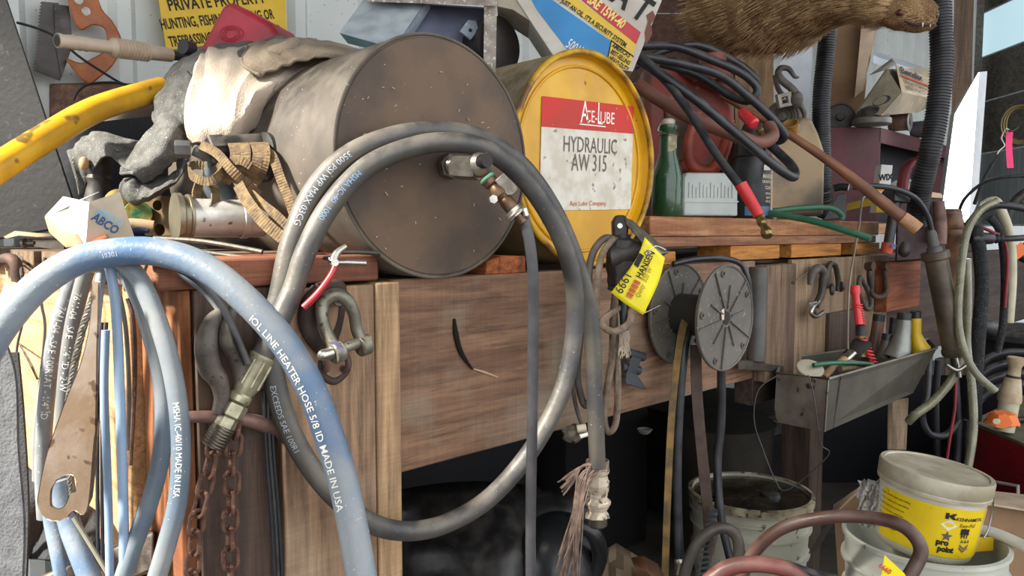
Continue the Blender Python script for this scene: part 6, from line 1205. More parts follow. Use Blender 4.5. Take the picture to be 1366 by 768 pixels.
# ================================================================ hoses at the far right
clr = M('clear_yellow_hose', '9a987a', '7f7d62', .22, sc_=20, bump=.05, coat=.3, trans=.35); crm = M('cream_hose', 'c4bda4', 'b0a98f', .4, sc_=20, bump=.05); fuzz = M('black_fuzzy', '1c1d1f', '2a2b2c', .9, sc_=60, bump=.6, bs=300, speck='8a8d90', sp=.66, ss=300)
hose('clear_hose', pth([(1330, 268, 1.95), (1308, 280, 1.95), (1290, 310, 1.95), (1282, 360, 1.95), (1278, 420, 1.95), (1284, 460, 1.93), (1300, 495, 1.90), (1328, 522, 1.88)]), .0098, clr, 'yellowish clear hose arching at the right and swinging out to the right at its foot')
hose('clear_hose', pth([(1290, 345, 2.1), (1291, 400, 2.1), (1290, 460, 2.1), (1297, 520, 2.08), (1298, 580, 2.05), (1286, 650, 2.02)]), .011, clr, 'braided clear hose hanging straight down behind the arched clear one')
hose('clear_hose', pth([(1286, 470, 2.0), (1270, 505, 2.0), (1245, 535, 2.0), (1222, 552, 2.0), (1212, 562, 2.02)]), .0115, clr, 'dull greenish hose slanting down left below the grease gun')
hose('cream_hose', pth([(1310, 275, 2.4), (1328, 268, 2.38), (1340, 290, 2.36), (1348, 320, 2.36), (1350, 370, 2.36), (1346, 430, 2.36)]), .0135, crm, 'thick cream hose arching on the right behind the black cable')
hose('black_hose', pth([(1290, 300, 2.15), (1305, 285, 2.12), (1330, 274, 2.10), (1366, 278, 2.08), (1400, 290, 2.08)]), .010, bh, 'black hose curving out past the right edge above the tyre-like coil')
hose('black_cable', pth([(1275, 300, 2.5), (1285, 268, 2.45), (1310, 245, 2.4), (1340, 236, 2.35), (1390, 234, 2.3)]), .0055, blkc, 'thin black cable bowing up in front of the lit panel at the right', 'cable')
hose('black_cable', pth([(1380, 316, 2.2), (1350, 318, 2.2), (1330, 318, 2.22), (1318, 316, 2.25)]), .009, blkc, 'black cable with a ribbed boot pointing left at the right edge', 'cable')
one('ribbed_boot', G().lathe(P(1336, 318, 2.2), RT * -1, [(.012, 0), (.015, .004), (.011, .010), (.015, .016), (.011, .022), (.016, .028), (.018, .05), (.02, .08), (.014, .09)], 20), blp, 'black ribbed rubber boot on the cable at the right edge', 'rubber boot')
hose('fuzzy_rubber_seal', pth([(1300, 300, 2.2), (1306, 330, 2.2), (1310, 380, 2.2), (1306, 440, 2.2), (1302, 500, 2.2), (1300, 560, 2.2)]), .019, fuzz, 'thick rough black rubber strip hanging behind the clear hoses', 'rubber strip')
hose('fuzzy_rubber_seal', pth([(1320, 290, 2.3), (1334, 310, 2.3), (1340, 360, 2.3), (1338, 430, 2.3), (1330, 470, 2.3)]), .011, fuzz, 'narrow rough black rubber strip at the right of the thick one', 'rubber strip')
hose('red_cable', pth([(1302, 300, 2.28), (1325, 310, 2.26), (1338, 318, 2.26), (1344, 350, 2.27), (1340, 410, 2.28)]), .005, M('oxblood_cable', '8c2430', '74202a', .4), 'dark red cable dropping among the black strips at the right', 'cable')
hose('red_cable', pth([(1317, 400, 2.34), (1310, 370, 2.34), (1312, 345, 2.34)]), .004, MATS['oxblood_cable'], 'short dark red cable between the black strips', 'cable')
hose('red_cable', pth([(1275, 490, 2.06), (1274, 540, 2.06), (1268, 580, 2.06), (1262, 620, 2.06)]), .004, MATS['oxblood_cable'], 'thin dark red cable hanging under the grease gun', 'cable')
for i, (l, lab) in enumerate((([(1240, 470, 2.2), (1236, 530, 2.15), (1230, 555, 2.15), (1240, 578, 2.15), (1262, 580, 2.15), (1280, 560, 2.15)], 'black hose curling up under the grease gun'),
    ([(1270, 440, 2.2), (1278, 560, 2.2), (1276, 620, 2.2), (1270, 700, 2.2)], 'black hose hanging down left of the clear one, near the yellow bucket'), ([(1290, 560, 2.25), (1290, 620, 2.25), (1286, 700, 2.25)], 'black hose hanging down behind the braided clear one'),
    ([(1252, 480, 2.3), (1248, 540, 2.3), (1252, 640, 2.3)], 'black hose hanging behind the tray corner'))): hose('black_hose', pth(l), .010, bh, lab)
for i in range(4):
    hose('black_hose', pth([(1296, 560 - i * 12, 2.5 + i * .05), (1310, 530 - i * 15, 2.5 + i * .05), (1340, 515 - i * 15, 2.48 + i * .05), (1385, 512 - i * 14, 2.45 + i * .05)]), .0125, bh, ['lowest', 'second lowest', 'second highest', 'highest'][i] + ' of the four black hose coils lying on the black bucket')
hose('black_hose', pth([(1296, 586, 2.3), (1310, 572, 2.3), (1340, 563, 2.28), (1385, 556, 2.25)]), .0115, bh, 'black hose crossing over the red box at the right edge')
# pink ribbon and clip, wires
hose('black_strap', pth([(1330, 210, 2.5), (1320, 225, 2.48), (1308, 250, 2.46), (1300, 272, 2.45)]), .006, fuzz, 'rough black strap hanging under the pink ribbon', 'strap')
t = T('pink_ribbon', 'neon pink ribbon clipped on a wire loop at the upper right', 'ribbon'); t.part('ribbon', G().ribbon(pth([(1347, 176, 2.6), (1346, 195, 2.6), (1348, 224, 2.59)]), RT, .022, .001), M('neon_pink', 'ef1d6e', 'e01865', .5, bump=0)); t.part('wire_loop', G().tube(pth([(1360, 168, 3.58), (1352, 174, 2.62), (1342, 172, 2.6), (1336, 184, 2.6), (1340, 194, 2.6), (1334, 200, 2.59), (1330, 206, 2.58)]), .0022, 6, 6), M('bright_zinc', '')); t.done()
t = T('wire_coil', 'coil of yellowish wire hanging on the far wooden wall at the upper right', 'wire coil'); g = G()
for i in range(3):
    p_, _ = torus(P(1361, 166, 3.6 + .01 * i), -FH + RT * .1 * i, .09 - .006 * i, .003, 32); g.tube(p_, .004, 6, 0, closed=True)
t.part('coil', g, M('brass_wire', '9a8a56', '7d6f44', .4, .3)); t.done()
one('orange_flag', G().hexa([P(1349, 335, 2.6), P(1362, 322, 2.6), P(1372, 335, 2.6), P(1350, 352, 2.6)], [P(1349, 335, 2.62), P(1362, 322, 2.62), P(1372, 335, 2.62), P(1350, 352, 2.62)]), M('flag_orange', 'e0702a', bump=0), 'small orange plastic piece showing at the right edge', 'plastic piece')
t = T('spoked_wheel', 'dark spoked wheel rim cut by the right edge behind the hoses', 'wheel'); g = G(); c = P(1392, 300, 3.0); p_, _ = torus(c, -FH, .15, .012, 48); g.tube(p_, .018, 10, 0, closed=True); t.part('tyre', g, MATS['black_iron'])
g = G()
for i in range(8): a = i * .785; g.cyl(c, c + (RT * math.cos(a) + UPZ * math.sin(a)) * .145, .004, n=6)
t.part('spokes', g, dsteel); t.done()
# far structure to the right: timber post and end wall boards, panes
t = T('corner_timber', 'upright brown timber beside the corrugated pipe at the upper right', 'post'); g = G().hexa([P(1270, 300, 3.7), P(1296, 300, 3.7), P(1296, -40, 3.7), P(1270, -40, 3.7)], [P(1270, 300, 3.8), P(1296, 300, 3.8), P(1296, -40, 3.8), P(1270, -40, 3.8)])
for i, v in enumerate(g.v): v.z = 0 if i % 4 < 2 else 3.2
t.part('timber', g, WOOD('far_post', '7d6650', '5c4a39', 'z', off=71), bevel=.004); t.done()
t = T('wall_planks', 'weathered grey horizontal planks of the far end wall at the right', 'planks')
pk = WOOD('grey_plank', '7a736a', '5f5951', 'y', off=73)
a, b = P(1294, 300, 4.3), P(1500, 300, 3.2)
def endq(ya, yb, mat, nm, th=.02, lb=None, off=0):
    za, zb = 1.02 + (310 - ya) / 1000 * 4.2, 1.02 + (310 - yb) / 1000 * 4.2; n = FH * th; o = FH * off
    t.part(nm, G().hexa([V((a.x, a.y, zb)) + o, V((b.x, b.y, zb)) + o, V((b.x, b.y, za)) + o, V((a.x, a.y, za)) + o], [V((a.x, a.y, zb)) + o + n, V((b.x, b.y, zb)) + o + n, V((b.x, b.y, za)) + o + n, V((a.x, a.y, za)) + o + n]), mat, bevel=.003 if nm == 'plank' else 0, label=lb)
for ya, yb in ((-170, -70), (-68, 20), (80, 137), (139, 205)): endq(ya, yb, pk, 'plank')
endq(22, 78, EMIT('daylit_pane', 'a9c6cf', .75), 'pane', .004, 'daylit translucent pane', .01); endq(207, 300, M('corr_pale', '9aa0a2', '868c8e', .5, sc_=3, stretch=(20, 20, 1)), 'sheet', .006, 'pale sheet metal strip', .01); endq(302, 430, EMIT('glow_sheet', 'c3cbd0', .6), 'sheet', .006, 'pale sheet below, glowing in place of daylight', .01); endq(432, 640, WOOD('end_low_wood', '5c3f38', '43302b', 'y', off=75), 'plank'); t.done()  # the lower sheet is no lamp: its emission stands in for daylight
t = T('corner_framing', 'grey wooden upright framing the daylit pane at the upper right', 'post'); t.part('upright', G().hexa([V((P(x, 300, d).x, P(x, 300, d).y, z)) for x, d, z in ((1290, 4.15, 0), (1300, 4.15, 0), (1300, 4.15, 3.2), (1290, 4.15, 3.2))], [V((P(x, 300, d).x, P(x, 300, d).y, z)) for x, d, z in ((1290, 4.22, 0), (1300, 4.22, 0), (1300, 4.22, 3.2), (1290, 4.22, 3.2))]), pk); t.done()

# ================================================================ red box with things on it, black bucket
t = T('red_toolbox', 'dark red steel box with a dusty top at the right edge', 'tool box')
ra = M('box_red', '8c1620', '7a121b', .35, sc_=8, bump=.04)
q0 = [P(1290, 575, 2.3), P(1420, 625, 2.0), P(1420, 560, 2.5), P(1330, 540, 2.7)]
zt2 = P(1296, 566, 2.3).z; cs = [P(1294, 566, 2.3).xy, P(1400, 600, 1.95).xy, P(1480, 560, 2.4).xy, P(1375, 560, 2.75).xy]
t.part('body', G().hexa([V((*c, .20)) for c in cs], [V((*c, zt2)) for c in cs]), ra, bevel=.004); t.part('lid', G().hexa([V((*c, zt2)) for c in cs], [V((*c, zt2 + .012)) for c in cs]), M('dusty_lid', '6b6454', '55503f', .6, sc_=20, bump=.1), bevel=.003)
t.part('handle_frame', G().tube(pth([(1324, 642, 2.08), (1358, 648, 2.0), (1358, 676, 2.0), (1352, 680, 2.0)]), .005, 8, 0), M('pale_bar', 'a8a49c', bump=0), label='pale wire handle'); t.done()
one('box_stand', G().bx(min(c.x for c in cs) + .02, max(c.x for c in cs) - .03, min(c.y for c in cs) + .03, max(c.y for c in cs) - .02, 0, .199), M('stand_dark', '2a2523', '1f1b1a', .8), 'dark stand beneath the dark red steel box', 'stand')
t = T('grease_cartridge', 'upright white tube with a cream conical top standing on the red box', 'cartridge')
c = P(1340, 556, 2.15); c.z = zt2 + .0125; S = 2.15 / 1000; mw_ = M('milky_tube', 'b5b79f', 'a3a58e', .4, sc_=10)
t.part('tube', G().lathe(c, UPZ + RT * .12, [(12 * S, 4 * S), (12.5 * S, 44 * S)], 28), mw_)
t.part('cone', G().lathe(c, UPZ + RT * .12, [(14 * S, 44 * S), (14.5 * S, 50 * S), (13 * S, 58 * S), (9.5 * S, 76 * S), (8 * S, 78 * S), (7.5 * S, 92 * S), (11 * S, 98 * S), (11.5 * S, 104 * S), (8 * S, 106 * S)], 28), M('cream_top', 'bca98a', 'a29074', .45, sc_=30))
t.part('collar_line', G().lathe(c, UPZ + RT * .12, [(8.6 * S, 76 * S), (9.2 * S, 78 * S), (8.4 * S, 80 * S)], 24), M('dark_hole', '')); t.done()
t = T('orange_scraps', 'crumpled orange plastic cap on the red box at the foot of the white tube', 'cap'); g = G(); g.lathe(P(1337, 561, 2.1), UPZ, [(.045, -.008), (.040, .002), (.030, .020), (.022, .024)], 14)
for v in g.v: v += V([random.uniform(-.004, .004) for _ in range(3)])
t.part('cap', g, M('flag_orange', ''), sm=20); t.part('button', G().cyl(P(1330, 562, 2.05), P(1329, 562, 2.03), .008), M('cream_plastic', '')); t.done()
t = T('black_bucket', 'large black lidded bucket at the right behind the white tube', 'bucket')
c = P(1372, 560, 2.75); c.z = .62; bb = M('dusty_black_plastic', '2c2e30', '3a3c3d', .5, sc_=14, bump=.08, dust=.4)
hz = P(1350, 440, 2.75).z - .62
t.part('body', G().lathe(c, UPZ, [(.16, 0), (.185, hz - .03), (.19, hz - .02)], 48), bb); t.part('lid', G().lathe(c, UPZ, [(.195, hz - .03), (.198, hz - .01), (.19, hz), (.14, hz + .012), (.02, hz + .016)], 48), bb); t.part('neck', G().tube(pth([(1330, 440, 2.6), (1318, 436, 2.58), (1306, 432, 2.58)]), [.03, .025, .02], 18, 5), bb); t.done()
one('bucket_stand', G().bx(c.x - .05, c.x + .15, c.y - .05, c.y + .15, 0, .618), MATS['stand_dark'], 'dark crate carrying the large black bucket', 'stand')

# ================================================================ buckets
def pail(name, lab, c, r0, r1, h, mat, ribs=(), axis=(0, 0, 1), rimm_=None, inner=None, wall=.004):
    t = T(name, lab, 'bucket'); ax = V(axis).normalized()
    pr = [(r0, 0)]; 
    for u in ribs:
        r = r0 + (r1 - r0) * u; pr += [(r, h * u - .006), (r + .007, h * u - .005), (r + .007, h * u), (r, h * u + .001)]
    pr += [(r1, h - .003), (r1 + .003, h), (r1 - wall, h), (r0 - wall, .01), (.001, .008)]
    o = t.part('body', G().lathe(c, ax, pr, 64), mat, sm=40)
    if rimm_: t.part('rim', G().lathe(c, ax, [(r1 + .001, h - .016), (r1 + .008, h - .014), (r1 + .008, h + .002), (r1 - .002, h + .004), (r1 - .004, h)], 64, cap=False), rimm_, sm=50)
    return t, ax, o
wpl = M('dirty_white_plastic', 'b9b7a6', 'a19f8d', .4, sc_=8, bump=.05, speck='5b5340', sp=.68, ss=40); wrim = M('oily_rim', 'a89f84', '6b5f49', .45, sc_=26, bump=.15, speck='2f2820', sp=.58, ss=50)
c = P(1001, 655, 1.86); c.z = 0.0; hb = P(1001, 655, 1.86).z
t, ax, o = pail('white_bucket', 'dirty white bucket with an oily black lid under the bench by the spool hoses', c, .125, .146, hb, wpl, (.62, .80, .9), rimm_=wrim)
t.part('lid', G().lathe(c, ax, [(.142, hb - .006), (.138, hb - .012), (.12, hb - .014), (.118, hb - .008), (.06, hb - .010), (.055, hb - .006), (.02, hb - .008)], 48), M('oily_black', '17140f', '3a3024', .25, sc_=14, bump=.2, coat=.3, speck='8f8468', sp=.70, ss=60), label='oily black lid')
t.part('spout_cap', G().lathe(c + RT * .045 - FH * .02 + UPZ * (hb - .008), UPZ, [(.024, 0), (.022, .010), (.012, .014)], 20), blp); t.done()
c2_ = P(1232, 716, 1.32); hz2 = c2_.z; cb = V((c2_.x, c2_.y, hz2 - .37))
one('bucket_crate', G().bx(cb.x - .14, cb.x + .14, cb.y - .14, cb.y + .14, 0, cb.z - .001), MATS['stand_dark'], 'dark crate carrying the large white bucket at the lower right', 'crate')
t, ax, o = pail('white_bucket', 'large open white bucket at the lower right with the yellow-labelled pail in it', cb, .116, .131, .37, M('cleaner_white_plastic', 'c3c5b8', 'b3b5a8', .35, sc_=8, bump=.03, speck='8a8674', sp=.72, ss=50), (.55, .72, .88))
t.part('lip', G().lathe(cb, ax, [(.131, .366), (.136, .367), (.136, .374), (.129, .375), (.127, .366)], 64, cap=False), MATS['cleaner_white_plastic']); t.done()
# labelled pail, tilted
ax = (UPZ + RT * .13 - FH * .03).normalized(); S = 1.21 / 1000
bp_ = P(1229, 727, 1.33); t = T('labelled_pail', 'small white pail with a yellow lettered label sitting tilted in the big bucket', 'pail')
hP = 122 * S
wp = M('grimy_pail_white', 'c9c4b4', 'b0a994', .4, sc_=9, bump=.05, speck='7d7258', sp=.70, ss=50)
pb = t.part('body', G().lathe(bp_, ax, [(.076 - .001, 0), (.078, .003), (66 * S, .012), (72 * S, hP * .80)], 64), wp)
t.part('lid', G().lathe(bp_, ax, [(72 * S, hP * .76), (76 * S, hP * .765), (76.5 * S, hP * .80), (75 * S, hP * .815), (76.5 * S, hP * .83), (77 * S, hP * .97), (75.5 * S, hP), (70 * S, hP), (69 * S, hP * .985), (20 * S, hP * .985)], 72), M('dusty_pail_lid', 'bdb5a0', '9a9078', .5, sc_=14, bump=.15, dust=.5), sm=40, label='dusty white lid with a skirt')
k0 = -FH - ax * (-FH).dot(ax); k0.normalize(); k1 = ax.cross(k0); k1 = k1 if k1.dot(RT) > 0 else -k1
def pm(a, h, e=.0006):
    a = a - .36
    u = h / (hP * .8); r = 66 * S + 6 * S * u + e; return bp_ + ax * h + (k0 * math.cos(a) + k1 * math.sin(a)) * r
def patch(a0, a1, h0, h1, e): return G().grid([[pm(a0 + (a1 - a0) * i / 24, h, e) for i in range(25)] for h in (h0, h1)])
ly = t.part('label_sheet', patch(-1.2, 1.35, hP * .10, hP * .70, .0006), M('label_yellow', 'e3c40e', 'd6b60c', .4, bump=.02, speck='8f7a1e', sp=.72, ss=60), under=pb, label='yellow printed label')
mp_ = lambda p: pm(p[0], p[1] * 1.0, .0012)
def PT(g, s_, a, h, size, wx=1, bold=0, **kw):
    R_ = 70 * S
    return g.text(s_, 0, 0, size, wx=wx, bold=bold, M=lambda p: pm(a + p[0] / R_, h + p[1], .0013), **kw)
g = G(); PT(g, 'KENNAMETAL', .33, hP * .565, .0085, 1.05, .02); PT(g, 'Easy-Pull', .42, hP * .49, .0095, .95, .0, shear=.25)
for i in range(7): PT(g, ['Tungsten carbide inserts and tooling', 'for use in construction and mining', 'keep lid closed when not in use', 'store in a dry place away from', 'wear eye protection when working', 'follow the instructions supplied', 'with each tool and holder'][i], -1.28 + .02 * (i % 2), hP * (.62 - i * .065), .0055, .8)
PT(g, 'FIT', .50, hP * .36, .011, 1.1, .05); PT(g, 'pro', .05, hP * .25, .014, 1.0, .06); PT(g, 'point', .10, hP * .17, .014, .9, .06)
t.part('lettering', g, ink, under=pb, sm=0, label='black lettering on the yellow label')
def pshape(l, a, h, s_): 
    R_ = 70 * S; n = len(l); return G().add([pm(a + x * s_ / R_, h + y * s_, .0013) for x, y in l], [tuple(range(n))])
t.part('logo', pshape([(0, 0), (0, 1), (.5, 1), (.5, .6), (1.1, 1), (1.6, 1), (1.2, .5), (1.7, 0), (1.1, 0), (.5, .4), (.5, 0)], .12, hP * .57, .011), ink, under=pb, sm=0, label='black arrow-like emblem')
star = [((1 if i % 2 == 0 else .42) * math.sin(i * math.pi / 5), (1 if i % 2 == 0 else .42) * math.cos(i * math.pi / 5)) for i in range(10)]
t.part('star', pshape(star, .22, hP * .36, .010), M('star_grey', '57534a', bump=0), under=pb, sm=0, label='grey star emblem')
t.part('diamond', pshape([(-1.2, 0), (0, -.9), (1.2, 0), (0, .9)], .22, hP * .50, .012), M('star_white', 'd8d2b8', bump=0), under=pb, sm=0, label='pale diamond emblem')
g = pshape([(0, 0), (1.4, 0), (1.4, .9), (0, .9)], .48, hP * .40, .012); t.part('emblem', g, ink, under=pb, sm=0)
g = G(); 
for dx in (0, .8, 1.6):
    gq = pshape([(dx, 0), (dx + .35, .8), (dx + .7, 0)], .52, hP * .30, .0085); b_ = len(g.v); g.v += gq.v; g.f += [tuple(i + b_ for i in f) for f in gq.f]
for dy in (-.3, -.9):
    gq = pshape([(0, dy), (1.1, dy - .8), (2.2, dy), (2.2, dy - .4), (1.1, dy - 1.2), (0, dy - .4)], .52, hP * .30, .0085); b_ = len(g.v); g.v += gq.v; g.f += [tuple(i + b_ for i in f) for f in gq.f]
t.part('emblem', g, M('star_grey', ''), under=pb, sm=0); g = G(); 
t.part('white_strip', patch(1.18, 1.32, hP * .12, hP * .68, .0010), M('clean_white', ''), under=pb)
t.part('bail_wire', G().tube([pm(1.5, hP * .80, .006), pm(1.55, hP * .60, .012), pm(1.5, hP * .40, .012), pm(1.4, hP * .30, .008)], .0018, 8, 6), zs); t.done()
one('yellow_carton', G().hexa([P(1298, 736, 1.30), P(1325, 734, 1.30), P(1326, 716, 1.30), P(1300, 716, 1.30)], [P(1298, 736, 1.34), P(1325, 734, 1.34), P(1326, 716, 1.34), P(1300, 716, 1.34)]), yl, 'small yellow carton inside the big white bucket', 'carton')
one('white_pipe', G().tube(pth([(1298, 704, 1.34), (1330, 712, 1.30), (1375, 732, 1.24)]), .0098, 18, 4), M('pvc_white', 'd4d2c8', 'c4c2b8', .35), 'white plastic pipe sticking out of the big bucket to the right', 'pipe')
t = T('clear_plastic_bag', 'crumpled clear plastic bag between the pails', 'bag'); rows = []
for i in range(10):
    rows.append([P(1144 + 30 * j / 9 + 3 * math.sin(i * 1.7 + j), 640 + 62 * i / 9 + 2 * math.sin(j * 2.1), 1.36 + .012 * math.sin(j * 2.3 + i * 1.9)) for j in range(10)])
pm_ = M('clear_film', 'c9c9c4', 'b5b5b0', .2, bump=.2, alpha=.55); t.part('film', G().grid(rows), pm_, solid=.0006, sm=25); t.done()
# cardboard boxes
t = T('cardboard_box', 'open brown cardboard carton standing behind the big white bucket', 'box'); 
t.part('side_panel', G().hexa([P(1118, 768, 1.62), P(1180, 768, 1.60), P(1180, 640, 1.60), P(1112, 676, 1.62)], [P(1118, 768, 1.625), P(1180, 768, 1.605), P(1180, 640, 1.605), P(1112, 676, 1.625)]), kb)
t.part('flap', G().hexa([P(1112, 676, 1.60), P(1155, 646, 1.58), P(1150, 652, 1.50), P(1110, 690, 1.50)], [P(1112, 673, 1.60), P(1155, 643, 1.58), P(1150, 649, 1.50), P(1110, 687, 1.50)]), MATS['kraft_light']); t.part('flap', G().hexa([P(1108, 690, 1.55), P(1116, 690, 1.56), P(1090, 735, 1.56), P(1078, 738, 1.55)], [P(1108, 690, 1.555), P(1116, 690, 1.565), P(1090, 735, 1.565), P(1078, 738, 1.555)]), M('card_dark', '3b352e', '2e2924', .8)); t.done()
t = T('cardboard_box', 'flattened brown cardboard at the bottom right corner under the red box', 'box')
t.part('front_panel', G().hexa([P(1308, 800, 1.62), P(1450, 800, 1.62), P(1450, 690, 1.62), P(1308, 670, 1.62)], [P(1308, 800, 1.66), P(1450, 800, 1.66), P(1450, 690, 1.66), P(1308, 670, 1.66)]), kb)
t.part('top_flap', G().hexa([P(1308, 672, 1.60), P(1420, 690, 1.60), P(1420, 668, 1.85), P(1310, 656, 1.85)], [P(1308, 669, 1.60), P(1420, 687, 1.60), P(1420, 665, 1.85), P(1310, 653, 1.85)]), MATS['kraft_light']); t.done()
# hoses at the bottom
brh = M('brown_rubber', '5e3f36', '4b342d', .42, sc_=24, bump=.12, dust=.35)
hose('brown_hose', pth([(985, 790, 1.28), (1000, 745, 1.27), (1040, 706, 1.25), (1100, 690, 1.22), (1160, 690, 1.19), (1205, 702, 1.16), (1228, 730, 1.14), (1218, 760, 1.13), (1190, 800, 1.12)]), .0108, brh, 'brown rubber hose looping in front of the big white bucket')
hose('brown_hose', pth([(930, 790, 1.22), (965, 760, 1.22), (1005, 752, 1.21), (1050, 760, 1.2), (1090, 790, 1.2)]), .0135, M('red_brown_rubber', '74433c', '5e3932', .42, sc_=24, bump=.1, dust=.35), 'red-brown hose arching low at the bottom centre')
hose('brown_hose', pth([(908, 800, 1.34), (915, 758, 1.34), (932, 722, 1.34), (958, 704, 1.34), (980, 712, 1.34), (986, 740, 1.34), (980, 790, 1.34)]), .0105, M('grey_brown_rubber', '4d4740', '3c3833', .45, sc_=24, bump=.1, dust=.35), 'grey-brown hose making a tight arch below the spool hoses')
hose('brown_hose', pth([(1050, 752, 1.36), (1085, 765, 1.36), (1130, 775, 1.36)]), .008, MATS['black_hose'] , 'short black hose end pointing right beside the brown loops')
t = T('toothed_bar', 'dark ribbed rubber bar leaning between the strap and the white bucket', 'rubber bar'); t.part('bar', G().hexa([P(930, 790, 1.42), P(944, 790, 1.42), P(958, 680, 1.46), P(948, 676, 1.46)], [P(930, 790, 1.44), P(944, 790, 1.44), P(958, 680, 1.48), P(948, 676, 1.48)]), bh)
g = G()
for i in range(13):
    u = i / 13; x_, y_ = 938 + 15 * u, 775 - 96 * u; g.hexa([P(x_ - 9, y_, 1.41 + .04 * u), P(x_ + 6, y_ - 3, 1.41 + .04 * u), P(x_ + 6, y_ - 6, 1.41 + .04 * u), P(x_ - 9, y_ - 3, 1.41 + .04 * u)], [P(x_ - 9, y_, 1.425 + .04 * u), P(x_ + 6, y_ - 3, 1.425 + .04 * u), P(x_ + 6, y_ - 6, 1.425 + .04 * u), P(x_ - 9, y_ - 3, 1.425 + .04 * u)])
t.part('teeth', g, bh, sm=0); t.part('plate', G().hexa([P(942, 738, 1.43), P(952, 742, 1.43), P(960, 700, 1.46), P(954, 690, 1.46)], [P(942, 738, 1.44), P(952, 742, 1.44), P(960, 700, 1.47), P(954, 690, 1.47)]), MATS['brown_strap_m']); t.done()
# yellow tag at bottom right
t = T('auction_tag', 'yellow paper tag cut off by the bottom edge in front of the big white bucket', 'tag'); t.part('paper', G().hexa([P(1172, 790, 1.08), P(1222, 790, 1.08), P(1206, 764, 1.08), P(1180, 740, 1.08)], [P(1172, 790, 1.081), P(1222, 790, 1.081), P(1206, 764, 1.081), P(1180, 740, 1.081)]), ty_, sm=0)
g = G(fr(683, 384, 1.079)); g.text('6660', 1186 - 683, 384 - 768, 10, roll=-35, bold=.03); t.part('lettering', g, MATS['tag_red'], sm=0); t.done()
# under the bench: bag, paper, dark stand-ins for shade
bagm = M('black_bag', '161516', '1e1d1d', .34, sc_=8, bump=.3, bs=24, dust=.12)
rows = []
for i in range(17):
    v = i / 16; row = []
    for j in range(25):
        u = j / 24; x = 470 + 330 * u; top = 668 - 26 * math.sin(u * 3.14) + (20 if u < .2 else 0) * (1 - u * 5 if u < .2 else 0)
        y = top + (900 - top) * v; d = 1.62 - .32 * v ** .6 * math.sin(max(.12, min(1, u)) * 2.9) + .02 * noise.noise(V((u * 7, v * 7, 1)))
        row.append(P(x, y, d))
    rows.append(row)
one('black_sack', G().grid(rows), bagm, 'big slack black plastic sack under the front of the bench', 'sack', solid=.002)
t = T('black_jug', 'black moulded plastic jug with a handle lying beside the taped hose end', 'jug'); t.part('body', G().sph(P(745, 760, 1.5), (.10, .10, .12), 24, 16), M('satin_black', '17181b', '1f2023', .3, bump=.04)); t.part('handle', G().tube(pth([(772, 700, 1.42), (792, 712, 1.42), (800, 740, 1.43), (792, 772, 1.44)]), [.012, .016, .016, .014], 14, 6), MATS['satin_black']); t.done()
t = T('paper_bag', 'crumpled brown paper bag on the ground right of the taped hose end', 'bag'); rows = []
for i in range(9):
    rows.append([P(792 + 90 * j / 9, 722 + (4 + 11 * abs(j - 3)) * .55 * (1 - i / 8) + 90 * i / 8, 1.5 - .018 * i + .012 * math.sin(j * 2.2 + i)) for j in range(10)])
t.part('sheet', G().grid(rows), M('tan_paper', '7d6a52', '6a5943', .85, sc_=9, bump=.3, bs=30), solid=.001, sm=25); t.done()
t = T('leather_scrap', 'curled brown leather scrap with a pale edge at the bottom centre', 'leather'); t.part('scrap', G().grid([[P(842, 744, 1.40), P(858, 742, 1.40), P(876, 752, 1.40), P(886, 768, 1.40)], [P(846, 756, 1.38), P(862, 762, 1.37), P(876, 775, 1.37), P(886, 790, 1.38)], [P(852, 790, 1.4), P(866, 792, 1.4), P(876, 795, 1.4), P(886, 800, 1.4)]]), M('brown_leather', '6e4a2e', '4f3422', .5, bump=.15), solid=.003, sm=60); t.done()
nav = M('shade_navy', '0a0c16', '07080f', .6, sc_=5, bump=.05)  # under-bench darkness put into the colour
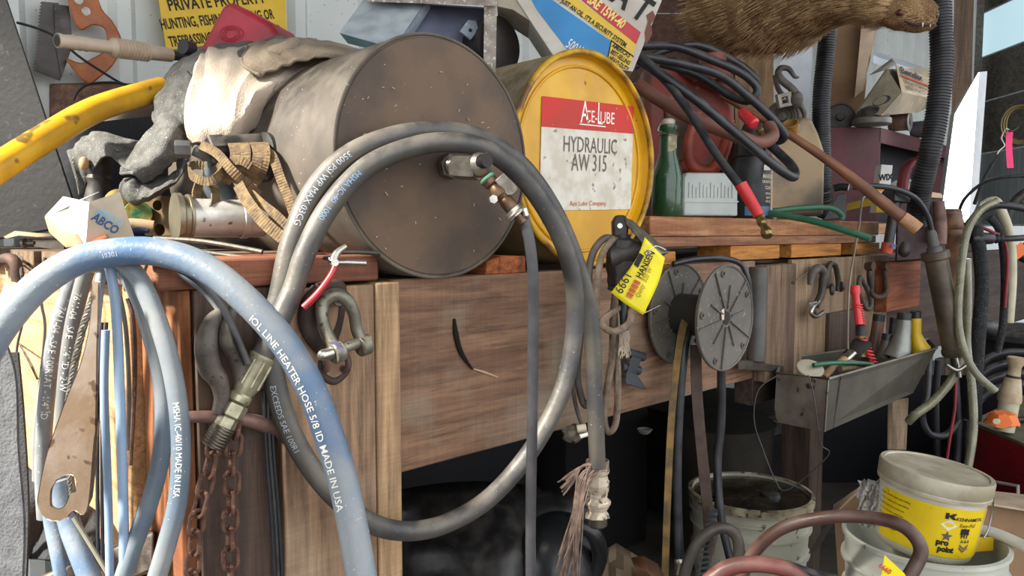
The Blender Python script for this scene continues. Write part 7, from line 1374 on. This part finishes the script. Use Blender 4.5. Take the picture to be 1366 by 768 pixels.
one('shade_box', G().bx(.75, 1.55, .62, 1.0, .0, .80), nav, 'added dark navy box standing in for the shade under the bench', 'cabinet', bevel=.004)  # added box, its dark colour stands in for shade under the bench
one('shade_sheet', G().bx(.36, .74, .55, .57, 0, .90), M('shade_black', '0b0b0e', '08080a', .9), 'added near-black sheet standing in for shade under the left of the bench', 'board')  # added sheet, near-black to paint the shade at the left
one('shade_block', G().bx(1.6, 2.0, .55, .95, 0, .62), M('shade_black_brown', '0e0d0d', '0a0909', .9), 'added near-black box standing in for shade at the back under the bench', 'crate', bevel=.004)  # added filler, shade at the back painted as a near-black colour
one('dark_drum', G().lathe((2.5, .62, 0), (0, 0, 1), [(.26, 0), (.28, .01), (.28, .3), (.285, .31), (.28, .32), (.28, .38), (.2, .385)], 40), M('dark_drum_m', '26221f', '1b1816', .6), 'dark round drum below the lower shelf', 'drum')
one('grey_dish', G().lathe(P(860, 574, 1.7), UPZ, [(.008, -.008), (.012, -.005), (.018, .003), (.016, .004), (.008, -.002)], 24), M('dull_dish', '77736a'), 'small pale dish glimpsed in the dark under the bench', 'dish')
one('dark_tub', G().lathe(P(960, 640, 2.3) - UPZ * .32, UPZ, [(.13, 0), (.16, .50), (.165, .51), (.15, .51)], 40), M('dark_tub_m', '2e2a26', '3a352e', .5), 'dark tub standing behind the white oily-lidded bucket', 'tub')
one('wooden_stake', G().hexa([P(1183, 600, 2.1), P(1209, 600, 2.1), P(1212, 530, 2.1), P(1184, 535, 2.1)], [P(1183, 600, 2.16), P(1209, 600, 2.16), P(1212, 530, 2.16), P(1184, 535, 2.16)]), WOOD('stake_wood', '9a836a', '6e5842', 'z', off=81), 'short pale wooden post under the right end of the tray', 'post', bevel=.003)
one('shade_side_sheet', G().hexa([P(1080, 700, 3.0), P(1290, 700, 3.0), P(1290, 500, 3.0), P(1080, 500, 3.0)], [P(1080, 700, 3.03), P(1290, 700, 3.03), P(1290, 500, 3.03), P(1080, 500, 3.03)]), nav, 'added dark navy sheet standing in for shade below the tray', 'sheet')  # added backdrop, dark navy in place of the shade below the tray
